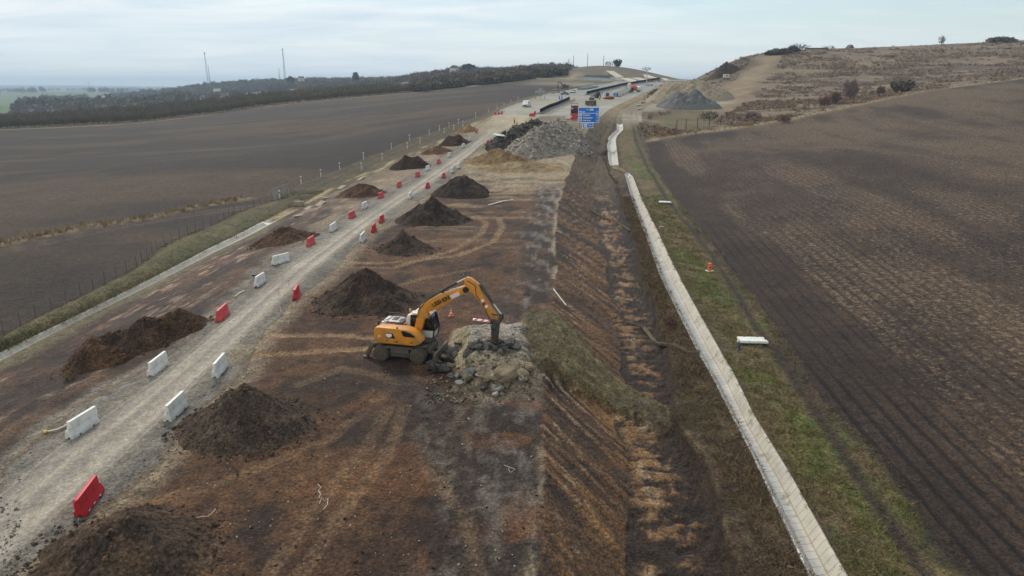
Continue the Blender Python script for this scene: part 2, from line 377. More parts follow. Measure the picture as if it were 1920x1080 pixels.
def ground_mat(name, fine=1.0, furrow=False):
    m = bpy.data.materials.new(name); t, N, L = nodes_of(m)
    out = N('ShaderNodeOutputMaterial'); p = N('ShaderNodeBsdfPrincipled'); L(p.outputs[0], out.inputs[0])
    at_ = N('ShaderNodeAttribute', attribute_name='Col'); pr = N('ShaderNodeAttribute', attribute_name='Prm')
    sep = N('ShaderNodeSeparateColor'); L(pr.outputs['Color'], sep.inputs[0])
    tc = N('ShaderNodeTexCoord'); V = tc.outputs['Object']
    n1 = N('ShaderNodeTexNoise', ins={'Scale': 1.6 * fine, 'Detail': 9.0, 'Roughness': .68}); L(V, n1.inputs['Vector'])
    n2 = N('ShaderNodeTexNoise', ins={'Scale': 9.0 * fine, 'Detail': 5.0, 'Roughness': .7}); L(V, n2.inputs['Vector'])
    n0 = N('ShaderNodeTexNoise', ins={'Scale': .13, 'Detail': 6.0, 'Roughness': .6}); L(V, n0.inputs['Vector'])
    f = math_n(N, L, 'MAXIMUM', math_n(N, L, 'MULTIPLY_ADD', n1.outputs['Fac'], 2.6, -.30), .3)
    f2 = math_n(N, L, 'MAXIMUM', math_n(N, L, 'MULTIPLY_ADD', n2.outputs['Fac'], 2.2, -.10), .35)
    f0 = math_n(N, L, 'MULTIPLY_ADD', n0.outputs['Fac'], .9, .55)
    vo = N('ShaderNodeTexVoronoi', ins={'Scale': 5.5 * fine, 'Detail': 2.0, 'Roughness': .6, 'Randomness': 1.0}); L(V, vo.inputs['Vector'])
    n5 = N('ShaderNodeTexNoise', ins={'Scale': 24.0, 'Detail': 3.0, 'Roughness': .75}); L(V, n5.inputs['Vector'])
    fv = math_n(N, L, 'MULTIPLY_ADD', vo.outputs['Distance'], -.95, 1.80)
    f5 = math_n(N, L, 'MAXIMUM', math_n(N, L, 'MULTIPLY_ADD', n5.outputs['Fac'], 2.4, -.2), .3)
    ff = math_n(N, L, 'MULTIPLY', math_n(N, L, 'MULTIPLY', f, f2), math_n(N, L, 'MULTIPLY', fv, f5))
    if not furrow: ff = math_n(N, L, 'ADD', 1.0, math_n(N, L, 'MULTIPLY', math_n(N, L, 'SUBTRACT', ff, 1.0), pr.outputs['Alpha']))
    c = mixrgb(N, L, 1.0, at_.outputs['Color'], math_n(N, L, 'MULTIPLY', ff, f0), 'MULTIPLY')
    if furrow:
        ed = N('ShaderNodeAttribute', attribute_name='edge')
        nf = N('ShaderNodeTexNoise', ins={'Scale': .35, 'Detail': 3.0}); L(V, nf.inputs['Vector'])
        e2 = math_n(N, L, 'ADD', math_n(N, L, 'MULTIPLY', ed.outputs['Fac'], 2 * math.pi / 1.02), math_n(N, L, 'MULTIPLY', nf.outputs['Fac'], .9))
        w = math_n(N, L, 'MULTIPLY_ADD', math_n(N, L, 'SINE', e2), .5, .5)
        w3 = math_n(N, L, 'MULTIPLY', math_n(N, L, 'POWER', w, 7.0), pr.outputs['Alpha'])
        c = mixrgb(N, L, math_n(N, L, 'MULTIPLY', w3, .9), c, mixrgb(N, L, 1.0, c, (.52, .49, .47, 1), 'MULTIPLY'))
    # straw / pebbles
    n3 = N('ShaderNodeTexNoise', ins={'Scale': 2.6 if furrow else 7.5, 'Detail': 7.0, 'Roughness': .82}); L(V, n3.inputs['Vector'])
    thr = math_n(N, L, 'SUBTRACT', .77 if furrow else .80, math_n(N, L, 'MULTIPLY', sep.outputs[0], .30))
    s = math_n(N, L, 'MULTIPLY', math_n(N, L, 'SUBTRACT', n3.outputs['Fac'], thr), 11.0, clamp=True)
    if furrow: s = math_n(N, L, 'MULTIPLY', s, math_n(N, L, 'SUBTRACT', 1.1, math_n(N, L, 'MULTIPLY', w, .55), clamp=True))
    sc_ = c4(C(150, 128, 104)) if furrow else c4(C(166, 156, 140))
    c = mixrgb(N, L, math_n(N, L, 'MULTIPLY', s, .72), c, sc_)
    L(c, p.inputs['Base Color']); L(sep.outputs[1], p.inputs['Roughness'])
    p.inputs['Specular IOR Level'].default_value = .28
    hgt = math_n(N, L, 'ADD', math_n(N, L, 'MULTIPLY', vo.outputs['Distance'], -.28), math_n(N, L, 'ADD', n1.outputs['Fac'], math_n(N, L, 'MULTIPLY', n2.outputs['Fac'], .40)))
    if furrow: hgt = math_n(N, L, 'SUBTRACT', hgt, math_n(N, L, 'MULTIPLY', w3, 1.3))
    b = N('ShaderNodeBump', ins={'Distance': .30}); L(hgt, b.inputs['Height']); L(sep.outputs[2], b.inputs['Strength']); L(b.outputs[0], p.inputs['Normal'])
    return m
M_ground = ground_mat('soil_and_grass')
M_field = ground_mat('ploughed_soil', furrow=True)

def conc_mat(name, col, tint, joint=.5):
    m = bpy.data.materials.new(name); t, N, L = nodes_of(m)
    out = N('ShaderNodeOutputMaterial'); p = N('ShaderNodeBsdfPrincipled'); L(p.outputs[0], out.inputs[0])
    uv = N('ShaderNodeUVMap', uv_map='UV'); tc = N('ShaderNodeTexCoord')
    br = N('ShaderNodeTexBrick', offset=0.0, ins={'Scale': 1.0, 'Mortar Size': .03, 'Brick Width': .5, 'Row Height': joint, 'Bias': 0.0, 'Mortar Smooth': .2,
            'Color1': c4(col), 'Color2': c4(tint), 'Mortar': c4(C(148, 145, 138, 1.1))}); L(uv.outputs[0], br.inputs['Vector'])
    n1 = N('ShaderNodeTexNoise', ins={'Scale': 1.1, 'Detail': 8.0, 'Roughness': .7}); L(tc.outputs['Object'], n1.inputs['Vector'])
    n2 = N('ShaderNodeTexNoise', ins={'Scale': 14.0, 'Detail': 4.0, 'Roughness': .7}); L(tc.outputs['Object'], n2.inputs['Vector'])
    at_ = N('ShaderNodeAttribute', attribute_name='Col')
    c = mixrgb(N, L, 1.0, mixrgb(N, L, 1.0, br.outputs['Color'], math_n(N, L, 'MULTIPLY', math_n(N, L, 'MULTIPLY_ADD', n1.outputs['Fac'], .8, .6), math_n(N, L, 'MULTIPLY_ADD', n2.outputs['Fac'], .5, .75)), 'MULTIPLY'), at_.outputs['Color'], 'MULTIPLY')
    n4 = N('ShaderNodeTexNoise', ins={'Scale': .9, 'Detail': 7.0, 'Roughness': .75}); L(tc.outputs['Object'], n4.inputs['Vector'])
    c = mixrgb(N, L, ramp(N, L, n4.outputs['Fac'], .55, .70), c, c4(C(118, 106, 90)))
    L(c, p.inputs['Base Color']); p.inputs['Roughness'].default_value = .8
    b = N('ShaderNodeBump', ins={'Strength': .5, 'Distance': .04}); L(math_n(N, L, 'ADD', n2.outputs['Fac'], math_n(N, L, 'MULTIPLY', br.outputs['Fac'], -1.0)), b.inputs['Height']); L(b.outputs[0], p.inputs['Normal'])
    return m
M_chan = conc_mat('concrete_slabs', C(170, 170, 169, 1.1), C(174, 171, 166, 1.1))

def vc_mat(name, rough=.9, var=.5, scale=2.0, bump=0.0, spec=.15, trans=0.0):
    """vertex-coloured soil, stone or foliage"""
    m = bpy.data.materials.new(name); t, N, L = nodes_of(m)
    out = N('ShaderNodeOutputMaterial'); p = N('ShaderNodeBsdfPrincipled'); L(p.outputs[0], out.inputs[0])
    a = N('ShaderNodeAttribute', attribute_name='Col'); tc = N('ShaderNodeTexCoord')
    n1 = N('ShaderNodeTexNoise', ins={'Scale': scale, 'Detail': 8.0, 'Roughness': .7}); L(tc.outputs['Object'], n1.inputs['Vector'])
    c = mixrgb(N, L, 1.0, a.outputs['Color'], math_n(N, L, 'MULTIPLY_ADD', n1.outputs['Fac'], var * 2, 1 - var), 'MULTIPLY')
    L(c, p.inputs['Base Color']); p.inputs['Roughness'].default_value = rough; p.inputs['Specular IOR Level'].default_value = spec
    if bump:
        n3 = N('ShaderNodeTexNoise', ins={'Scale': scale * 3.2, 'Detail': 7.0, 'Roughness': .75}); L(tc.outputs['Object'], n3.inputs['Vector'])
        vo = N('ShaderNodeTexVoronoi', ins={'Scale': scale * 1.9, 'Detail': 2.0, 'Roughness': .6}); L(tc.outputs['Object'], vo.inputs['Vector'])
        c = mixrgb(N, L, 1.0, c, math_n(N, L, 'MULTIPLY', math_n(N, L, 'MULTIPLY_ADD', vo.outputs['Distance'], -.9, 1.75), math_n(N, L, 'MAXIMUM', math_n(N, L, 'MULTIPLY_ADD', n3.outputs['Fac'], 2.6, -.3), .35)), 'MULTIPLY'); L(c, p.inputs['Base Color'])
        b = N('ShaderNodeBump', ins={'Strength': bump, 'Distance': .18}); L(math_n(N, L, 'SUBTRACT', n3.outputs['Fac'], math_n(N, L, 'MULTIPLY', vo.outputs['Distance'], .35)), b.inputs['Height']); L(b.outputs[0], p.inputs['Normal'])
    return m
M_soil = vc_mat('heaped_soil', var=.42, scale=3.4, bump=.7)
M_stone = vc_mat('broken_stone', var=.35, scale=3.0, bump=.5)
M_veg = vc_mat('dry_vegetation', var=.3, scale=.5)

# ------------------------------------------------------------------ mesh helpers
def np_mesh(name, V, F, mat=None, col=None, smooth=False, normals=None, prm=None, edge=None, uv=None):
    V = np.asarray(V, np.float32); F = np.asarray(F, np.int32)
    me = bpy.data.meshes.new(name); n, k = F.shape
    me.vertices.add(len(V)); me.vertices.foreach_set('co', V.ravel())
    me.loops.add(n * k); me.loops.foreach_set('vertex_index', F.ravel())
    me.polygons.add(n); me.polygons.foreach_set('loop_start', np.arange(0, n * k, k, dtype=np.int32))
    if smooth: me.polygons.foreach_set('use_smooth', np.ones(n, bool))
    me.update(calc_edges=True)
    if col is not None:
        a = me.attributes.new('Col', 'FLOAT_COLOR', 'POINT'); c = np.ones((len(V), 4), np.float32); c[:, :3] = col; a.data.foreach_set('color', c.ravel())
    if prm is not None:
        a = me.attributes.new('Prm', 'FLOAT_COLOR', 'POINT'); a.data.foreach_set('color', np.asarray(prm, np.float32).ravel())
    if edge is not None:
        a = me.attributes.new('edge', 'FLOAT', 'POINT'); a.data.foreach_set('value', np.asarray(edge, np.float32).ravel())
    if uv is not None:
        u = me.uv_layers.new(name='UV'); u.data.foreach_set('uv', np.asarray(uv, np.float32)[F.ravel()].ravel())
    if normals is not None: me.normals_split_custom_set_from_vertices([tuple(q) for q in normals])
    if mat is not None: me.materials.append(mat)
    return me
def tag(o, label=None, cat=None, group=None, kind=None):
    if label: o['label'] = label
    if cat: o['category'] = cat
    if group: o['group'] = group
    if kind: o['kind'] = kind
    return o
def link(name, me, parent=None, loc=None, rot=None):
    o = bpy.data.objects.new(name, me); COL.objects.link(o)
    if parent: o.parent = parent
    if loc is not None: o.location = loc
    if rot is not None: o.rotation_euler = rot
    return o
def empty(name, loc, rz=0, label=None, cat=None, group=None):
    o = bpy.data.objects.new(name, None); COL.objects.link(o); o.location = loc; o.rotation_euler = (0, 0, rz); o.empty_display_size = .3
    return tag(o, label, cat, group)
def dup(o, parent=None):
    c = o.copy(); COL.objects.link(c)
    if parent: c.parent = parent
    for ch in list(o.children): dup(ch, c)
    return c

# ------------------------------------------------------------------ the ground grid
rows = [9.0]
while rows[-1] < 735: rows.append(rows[-1] + float(np.clip(rows[-1] ** 2 / 9000, .17, 1.55)))
Y1 = np.array(rows); NR = len(Y1)
NCOL = [30, 10, 62, 22, 34, 20, 110, 48, 30, 3, 30, 16, 22, 20]
nL, nRt = 130, 170
tl = np.linspace(1, 0, nL, endpoint=False) ** 2.1; tr = np.linspace(0, 1, nRt + 1)[1:] ** 1.9
cols_x, seg = [], []
LXr = np.stack([np.interp(Y1, TAB_Y, LX[i]) for i in range(NL)])                   # lines x rows
for t in tl: cols_x.append(LXr[0] - 640 * t); seg.append(-1)
for i, n in enumerate(NCOL):
    for j in range(n): cols_x.append(LXr[i] + (LXr[i+1] - LXr[i]) * j / n); seg.append(i)
cols_x.append(LXr[-1]); seg.append(NL - 1)
for t in tr: cols_x.append(LXr[-1] + 600 * t); seg.append(NL - 1)
GX = np.stack(cols_x, 1); NC = GX.shape[1]; GY = np.repeat(Y1[:, None], NC, 1); seg = np.array(seg)
GZ = tz(GX, GY)
xl = {n: LXr[i][:, None] for n, i in IX.items()}
def sl(a, b=None):                                # columns of the strips from line a to line b
    i = IX[a]; j = IX[b] if b else i + 1
    k = np.where((seg >= i) & (seg < j))[0]; return slice(k[0], k[-1] + 1)
COLR = np.zeros((NR, NC, 3)); PRM = np.zeros((NR, NC, 4)); PRM[..., 1] = .92; PRM[..., 2] = .5; PRM[..., 3] = 1
EDGE = np.zeros((NR, NC)); ZN = np.zeros((NR, NC))
# direction along the works
DX, DY = .083, .9965
def aw(x, y): return x * DX + y * DY, x * DY - y * DX        # along, across
YMOT = at(958, 217).y

# left fields
s = slice(0, nL); x, y = GX[:, s], GY[:, s]
FBND = []
for px, py in [(-500,268),(-300,256),(0,243),(250,231),(400,214),(500,199),(640,185),(780,172.5),(920,158),(1056,141)]:
    q = unproj(px, py, macro); FBND.append(q[:2])
FBND = np.array(sorted(FBND, key=lambda q: q[0]))
yb = np.interp(x, FBND[:, 0], FBND[:, 1])
n1 = fbm(x / 70 + .002 * y, (y - .25 * x) / 16, 5, 1); n2 = fbm(x / 9, y / 9, 4, 2); n3 = fbm(x / 1.5, y / 1.5, 3, 3)
c = mx(C(58, 48, 39), C(82, 66, 50), sst(.38, .70, n1 * .75 + n2 * .25))
c = mx(c, C(52, 44, 39), sst(.5, .75, fbm(x / 40, y / 25, 3, 4)) * .7)
PRM[:, s, 0] = .22 + .3 * n1; PRM[:, s, 2] = .6; ZN[:, s] = .10 * (n3 - .5) + .12 * (n2 - .5)
BALK = np.array([wpt(*p, -1.2)[:2] for p in [(-120,482),(0,455),(120,433),(300,409),(380,391),(455,378)]])
BT = np.array([wpt(*p, -1.2)[:2] for p in [(-120,500),(0,472),(200,431),(400,401),(500,388),(530,375)]])
near = (y < 190) & (x > -140)
dbk = np.full(x.shape, 99.); dbt = np.full(x.shape, 99.)
dbk[near] = seg_dist(x[near], y[near], BALK); dbt[near] = seg_dist(x[near], y[near], BT)
m = 1 - sst(.8, 2.4, dbk + 2.2 * (n2 - .5) + 2.0 * (n3 - .5)); c = mx(c, mx(C(112, 98, 78), C(158, 142, 118), n3), m * .9); ZN[:, s] += .35 * m * n2
m = 1 - sst(1.2, 2.6, dbt); c = mx(c, C(70, 60, 53), m * .8)
m = 1 - sst(.2, .7, np.abs(dbt - 1.0)); c = mx(c, C(98, 84, 70), m * .6)
be = y - yb
c = mx(c, mx(C(84, 78, 64), C(112, 101, 80), n2), sst(-2, 3, be))
m = np.exp(-((be + 1.5) / (2.6 + y * .004)) ** 2); c = mx(c, C(150, 136, 112), m * .75 * sst(.3, .6, n2 + .25))
COLR[:, s] = c; OUT_L = be > 0

# grass bank beside the fence
s = sl('LA'); x, y = GX[:, s], GY[:, s]; t = (x - xl['LA']) / (xl['LB1'] - xl['LA'])
n2 = fbm(x / 1.4, y / 1.4, 4, 21); n3 = fbm(x / 6, y / 9, 4, 22); n4 = fbm(x * 2.6, y * 2.6, 3, 23)
c = mx(C(84, 84, 54), C(120, 110, 82), sst(.3, .7, n2 * .5 + n3 * .5)); c = mx(c, C(70, 78, 46), sst(.55, .75, n3) * .6)
c = mx(c, C(88, 76, 62), (1 - sst(.12, .3, t + .2 * (n2 - .5))) * .8)
far = sst(95, 125, y)
tr_ = np.exp(-((t - .30) / .10) ** 2) + np.exp(-((t - .62) / .10) ** 2)
c = mx(c, C(74, 62, 53), np.clip(tr_, 0, 1) * far * .8)
c = mx(c, C(92, 82, 66), far * .4)
COLR[:, s] = c; ZN[:, s] = .16 * (n2 - .5) + .10 * (n4 - .5) + .45 * np.sin(np.clip(t, 0, 1) * math.pi) * (1 - far); PRM[:, s, 0] = .15; PRM[:, s, 2] = .8
# left channel colours
s = sl('LB1'); COLR[:, s] = mx(np.array([.8, .8, .79]), np.array([1., .99, .96]), fbm(GX[:, s] * 1.5, GY[:, s] / 2.5, 4, 25))
# dug strip left of the gravel road
s = sl('LB2'); x, y = GX[:, s], GY[:, s]; t = (x - xl['LB2']) / (xl['LC'] - xl['LB2']); a, w = aw(x, y)
n1 = fbm(w / .9, a / 9, 5, 31); n2 = fbm(x / 2.0, y / 2.6, 5, 32); n3 = fbm(w / .35, a / 2.2, 4, 33); n4 = fbm(w / 3, a / 14, 4, 34)
c = mx(C(64, 48, 39), C(100, 76, 57), sst(.3, .7, n2 * .5 + n4 * .5)); c = mx(c, C(50, 40, 35), sst(.50, .68, n1) * .75)
pale = sst(.56, .70, n3 * .55 + n4 * .45) * sst(.05, .2, t) * (1 - sst(.62, .85, t)); c = mx(c, C(168, 146, 132, 1.15), pale * .8)
g = 1 - sst(.06, .2, t + .12 * (n2 - .5)); c = mx(c, mx(C(92, 86, 62), C(126, 116, 88), n2), g * (1 - sst(88, 100, y)))
sand = sst(.42, .60, fbm(x / 6, y / 16, 4, 35) + .18 * sst(80, 130, y)) * sst(72, 95, y); c = mx(c, mx(C(134, 114, 90), C(172, 156, 130), n2), sand * .75)
c = mx(c, C(104, 92, 72), (1 - sst(.2, .4, t)) * sst(95, 110, y) * .6)
c = mx(c, mx(C(110, 104, 96), C(150, 143, 132), n3), sst(.86, 1.0, t + .14 * (n2 - .5)))
COLR[:, s] = c; ZN[:, s] = .22 * (n2 - .5) + .14 * (n1 - .5) + .08 * (n3 - .5); PRM[:, s, 0] = .18; PRM[:, s, 2] = .7; PRM[:, s, 1] = .8
# gravel road and its margins
for nm in ('LC', 'LD', 'RD'):
    s = sl(nm); x, y = GX[:, s], GY[:, s]; i = IX[nm]; t = (x - LXr[i][:, None]) / (LXr[i+1] - LXr[i])[:, None]
    u = (x - xl['LD']) / (xl['RD'] - xl['LD'])
    n1 = fbm(u * 9, y / 7, 4, 41); n2 = fbm(x / .7, y / .9, 4, 42); n3 = fbm(x / 3, y / 6, 4, 43)
    if nm == 'LD':
        c = mx(C(146, 142, 137), C(170, 165, 158), sst(.3, .7, n1 * .55 + n3 * .45))
        r1 = np.exp(-((u - .30 + .05 * (n3 - .5)) / .08) ** 2) + np.exp(-((u - .72 + .05 * (n3 - .5)) / .08) ** 2)
        c = mx(c, C(118, 111, 103), np.clip(np.exp(-((u - .5) / .09) ** 2) * .7 + np.exp(-((u - .06) / .06) ** 2) + np.exp(-((u - .93) / .05) ** 2) * .8, 0, 1) * (.35 + .65 * n1))
        c = mx(c, C(176, 166, 150), np.clip(r1, 0, 1) * .4)
        ZN[:, s] = -.05 * np.clip(r1, 0, 1) + .05 * (n2 - .5); PRM[:, s, 0] = .1; PRM[:, s, 2] = .3; PRM[:, s, 3] = .5
    else:
        c = mx(C(110, 107, 103), C(142, 138, 132), sst(.25, .75, n2 * .6 + n3 * .4))
        k = t if nm == 'LC' else 1 - t
        c = mx(C(118, 104, 88), c, sst(.0, .3, k + .3 * (n2 - .5))); c = mx(c, C(150, 142, 130), sst(.6, 1.0, k) * .55)
        if nm == 'RD': c = mx(c, C(150, 135, 108), sst(.55, .8, n3) * .7)
        ZN[:, s] = .16 * (n2 - .45) * np.sin(np.clip(t, 0, 1) * math.pi) + .05 * (fbm(x * 3, y * 3, 3, 44) - .5); PRM[:, s, 0] = .32; PRM[:, s, 2] = .75; PRM[:, s, 3] = .65
    c = mx(c, mx(C(160, 147, 122), C(182, 172, 148), n3), sst(168, 205, y) * .8)
    COLR[:, s] = c
# dug floor
s = sl('RC'); x, y = GX[:, s], GY[:, s]; a, w = aw(x, y); cr = xl['CR'] - x; t = (x - xl['RC']) / (xl['CR'] - xl['RC'])
n1 = fbm(x / 4.2, y / 5.5, 5, 51); n2 = fbm(x / .9, y / 1.1, 4, 52); n3 = fbm(w / .8, a / 5, 5, 53); n4 = fbm(x / 11, y / 14, 4, 54); n5 = fbm(x * 2.2, y * 2.2, 3, 55)
c = mx(C(62, 45, 34), C(102, 74, 50), sst(.34, .66, n1 * .4 + n4 * .25 + n2 * .2 + n5 * .15)); c = mx(c, C(47, 37, 32), sst(.50, .70, fbm(x / 2.6, y / 4, 5, 56)) * .75)
c = mx(c, C(106, 72, 46), sst(.60, .76, fbm(x / 3, y / 3, 4, 57)) * .5)
n6 = fbm(x / 9, y / 2.0, 5, 58); c = mx(c, C(150, 128, 100), sst(.54, .70, n6) * sst(62, 95, y) * .75)
# scraped wet clay along the crest
gm = 1 - sst(2.6, 5.6, cr + 2.4 * (n4 - .5) + 1.5 * (n3 - .5)) ; gm = gm * sst(-.1, .4, cr)
wx_ = x + 2.5 * (n4 - .5); k1 = fbm((wx_ * .80 + y * .6) / 1.5, (y * .80 - wx_ * .6) / 6.5, 5, 59); k2 = fbm(x / .6, y / 2.6, 5, 60)
cg = mx(C(52, 44, 39), C(98, 91, 84), sst(.46, .64, k1 * .3 + k2 * .45 + n5 * .25)); cg = mx(cg, C(112, 76, 50), sst(.58, .72, fbm(x / 2.0, y / 2.4, 4, 61)) * .7)
cg = mx(cg, C(138, 126, 112), sst(.58, .72, k2) * sst(55, 70, y) * .5)
c = mx(c, cg, gm * .92)
# a band of scrape marks curving out of the rubble towards the viewer
SCR = np.array([wpt(*p)[:2] for p in [(748,716),(800,770),(850,850),(880,930),(900,1080)]]); SC2 = np.array([wpt(*p)[:2] for p in [(830,740),(900,800),(960,850),(1000,930)]])
m = (y < 46); ds = np.full(x.shape, 99.); ds[m] = np.minimum(seg_dist(x[m], y[m], SCR), seg_dist(x[m], y[m], SC2) + .3)
c = mx(c, mx(C(62, 51, 44), C(98, 91, 84), sst(.46, .62, k2 * .6 + n5 * .4)), (1 - sst(.3, 1.6, ds + 1.6 * (n1 - .5))) * .7)
ed = np.exp(-(cr / .45) ** 2) * sst(.40, .62, fbm(x * .6, y / 4, 4, 62)); c = mx(c, C(180, 164, 140), ed * .8)
# pale sand where the old road ramp was
sd = sst(108, 132, y + 14 * (n1 - .5) + 10 * (n6 - .5)); c = mx(c, mx(C(128, 112, 90), C(176, 166, 144), sst(.35, .6, n2 * .4 + n6 * .6)), sd * .92)
c = mx(c, C(146, 122, 88), sst(.5, .64, n6) * sd * .5); c = mx(c, C(124, 115, 100), sst(146, 168, y) * .75)
c = mx(c, C(72, 62, 54), sst(.62, .7, fbm(x / 8, y / 1.6, 4, 63)) * sst(100, 108, y) * (1 - sst(118, 126, y)) * .8)
# margin where road gravel spills on the soil
c = mx(mx(C(120, 104, 84), C(160, 148, 130), n2), c, sst(.0, .09, t + .05 * (n2 - .5)))
# wheel tracks
def track(pts, off, wd):
    P = np.array([wpt(*p)[:2] for p in pts]); lo = P.min(0) - 3; hi = P.max(0) + 3
    q = np.zeros(x.shape); mm = (x > lo[0]) & (x < hi[0]) & (y > lo[1]) & (y < hi[1])
    if mm.any():
        d = seg_dist(x[mm], y[mm], P); q[mm] = 1 - sst(wd * .8, wd * 1.25, np.abs(d - off) if off else d)
    return q
TRK = [([(700,652),(640,655),(560,660),(490,662),(440,655)], 0, .42, 1), ([(700,632),(640,628),(560,627),(500,630),(455,640)], 0, .42, 1),
       ([(742,716),(700,700),(640,690),(560,720)], 0, .4, .35), ([(660,492),(760,490),(860,478),(925,452),(942,425),(935,408)], 0, .42, .8),
       ([(640,500),(740,500),(850,468),(900,438),(912,418),(895,405)], 0, .4, .75), ([(900,1080),(870,960),(800,880)], 0, .3, .3), ([(620,560),(700,545),(800,520),(900,500)], 0, .4, .4),
       ([(250,950),(420,900),(620,820),(740,720)], 0, .35, .3), ([(560,1080),(640,960),(720,860),(760,760)], 0, .35, .35), ([(500,1080),(590,950),(680,850),(730,760)], 0, .35, .3)]
for pts, off, wd, st in TRK:
    q = track(pts, off, wd); tread = .55 + .45 * np.sin((x * 1.2 + y * .8) * 2 * math.pi / .42)
    c = mx(c, mx(C(112, 84, 60), C(172, 146, 114), tread * .5 + n2 * .5), q * .8 * st); ZN[:, s] -= .07 * q * st * (.6 + .4 * tread)
# concrete and clay around the block
bh = block_h(x, y); bl = sst(.03, .25, bh)
cb = mx(C(150, 138, 114), C(190, 178, 150), n2); cb = mx(cb, mx(C(150, 146, 138), C(178, 173, 162), n2), sst(1.15, 1.35, bh) * sst(38.5, 40.5, y))
cb = mx(cb, C(168, 138, 88), sst(.52, .7, n1) * (1 - sst(.9, 1.3, bh)) * .5)
fr = (1 - sst(37.8, 40.5, y + .8 * (n2 - .5))); cb = mx(cb, mx(C(116, 104, 86), C(160, 150, 132), n2), fr * .85)
lay = sst(.46, .62, fbm(x / 3, y * 2.4, 4, 64)); cb = mx(cb, C(70, 64, 60), lay * sst(39.0, 39.8, y) * (1 - sst(42.0, 43.2, y)) * sst(-3, -2, x) * .75)
c = mx(c, cb, bl); ZN[:, s] += bl * (.12 * (n2 - .5) + .14 * (n5 - .5))
pud = np.exp(-(((x + 6.2) / 2.4) ** 2 + ((y - 37.6) / 1.3) ** 2)); c = mx(c, C(54, 45, 40), pud * .7)
th = tongue_h(x, y); tgc = mx(mx(C(78, 68, 50), C(112, 104, 72), n2), C(64, 54, 44), sst(.5, .7, n1) * .5); c = mx(c, tgc, th)
# motorway pavement
mot = sst(YMOT - .6, YMOT + .6, y); c = mx(c, mx(C(140, 139, 133), C(158, 156, 149), n4), mot)
c = mx(c, mx(C(128, 122, 112), C(150, 144, 132), n2), mot * sst(268, 280, y + 6 * (n1 - .5)) * (1 - sst(306, 330, y)) * .8)
COLR[:, s] = c
ZN[:, s] += (1 - mot) * (.12 * (n2 - .5) + .16 * (n1 - .5) + .10 * (n3 - .5) * gm + .05 * (n5 - .5))
PRM[:, s, 0] = .26 * (1 - mot); PRM[:, s, 2] = (.62 + .3 * bl) * (1 - mot) + .06; PRM[:, s, 3] = 1 - .75 * mot; PRM[:, s, 1] = .88 - .28 * gm * sst(.46, .66, k1 * .6 + k2 * .4)
# motorway lanes between LD and RC
for nm in ('LD', 'RD'):
    s = sl(nm); x, y = GX[:, s], GY[:, s]; mot = sst(YMOT - .6, YMOT + .6, y); n4 = fbm(x / 3, y / 18, 4, 66); n2 = fbm(x / 2, y / 3, 3, 67)
    cc = mx(C(140, 139, 133), C(158, 156, 149), n4)
    cc = mx(cc, mx(C(134, 128, 116), C(156, 149, 136), n2), sst(262, 276, y + 8 * (n4 - .5)) * (1 - sst(306, 330, y)) * .75)
    COLR[:, s] = mx(COLR[:, s], cc, mot); PRM[:, s, 2] *= 1 - .9 * mot; PRM[:, s, 3] *= 1 - .75 * mot; PRM[:, s, 0] *= 1 - mot; ZN[:, s] *= 1 - mot
# embankment side
s = sl('CR'); x, y = GX[:, s], GY[:, s]; t = (x - xl['CR']) / (xl['FT'] - xl['CR'])
q = y + .95 * (x - xl['CR']); n1 = fbm(q / .42, (x - xl['CR']) / 2.6, 6, 71, .6); n2 = fbm(q / 3.6, (x - xl['CR']) / 6, 4, 72); n3 = fbm(x / .5, y / .6, 4, 73)
c = mx(C(52, 42, 35, 1.5), C(106, 78, 51, 1.5), sst(.36, .62, n1 * .6 + n2 * .4)); c = mx(c, C(130, 98, 62, 1.5), sst(.58, .74, n1 * .5 + fbm(x / 2, y / 3, 3, 74) * .5) * sst(.25, .6, t) * .7)
c = mx(c, C(156, 142, 120, 1.5), sst(.60, .72, n1 * .65 + n3 * .35) * (1 - sst(.3, .75, t)) * .65); c = mx(c, C(48, 39, 34, 1.5), sst(.55, .7, n2) * .55)
c = mx(c, mx(C(78, 68, 54, 1.5), C(104, 92, 72, 1.5), n3), sst(112, 150, y) * .75)
th = tongue_h(x, y); c = mx(c, mx(mx(C(74, 66, 48, 1.5), C(114, 106, 74, 1.5), n3), C(60, 50, 42, 1.5), sst(.45, .7, fbm(x, y, 4, 75)) * .5), th)
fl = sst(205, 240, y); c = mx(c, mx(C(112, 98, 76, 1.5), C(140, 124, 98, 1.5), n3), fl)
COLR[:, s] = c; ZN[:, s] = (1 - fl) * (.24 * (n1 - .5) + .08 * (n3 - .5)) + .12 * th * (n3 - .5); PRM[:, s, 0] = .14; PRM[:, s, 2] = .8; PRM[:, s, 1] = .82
# terrace with bucket marks
s = sl('FT'); x, y = GX[:, s], GY[:, s]; t = (x - xl['FT']) / (xl['TE'] - xl['FT'])
n1 = fbm((x + .5 * fbm(x, y, 3, 86)) / 1.9, y / .52, 5, 81); n2 = fbm(x / 1.7, y / 3.2, 4, 82); n3 = fbm(x / .4, y / .4, 4, 83)
o = sst(.47, .57, n1 * .42 + n2 * .28 + n3 * .30) * sst(.0, .25, t + .5 * (n2 - .5)) * (1 - sst(.55, .9, t + .6 * (n2 - .5)))
c = mx(C(52, 42, 35, 1.18), mx(C(104, 78, 52, 1.18), C(140, 110, 78, 1.18), n3), o); c = mx(c, C(160, 142, 118, 1.15), sst(.56, .70, fbm(x / .9, y / 2.2, 4, 88)) * o * .6)
fy = sst(112, 140, y); c = mx(c, mx(C(70, 60, 48, 1.18), C(98, 86, 66, 1.18), n3), fy)
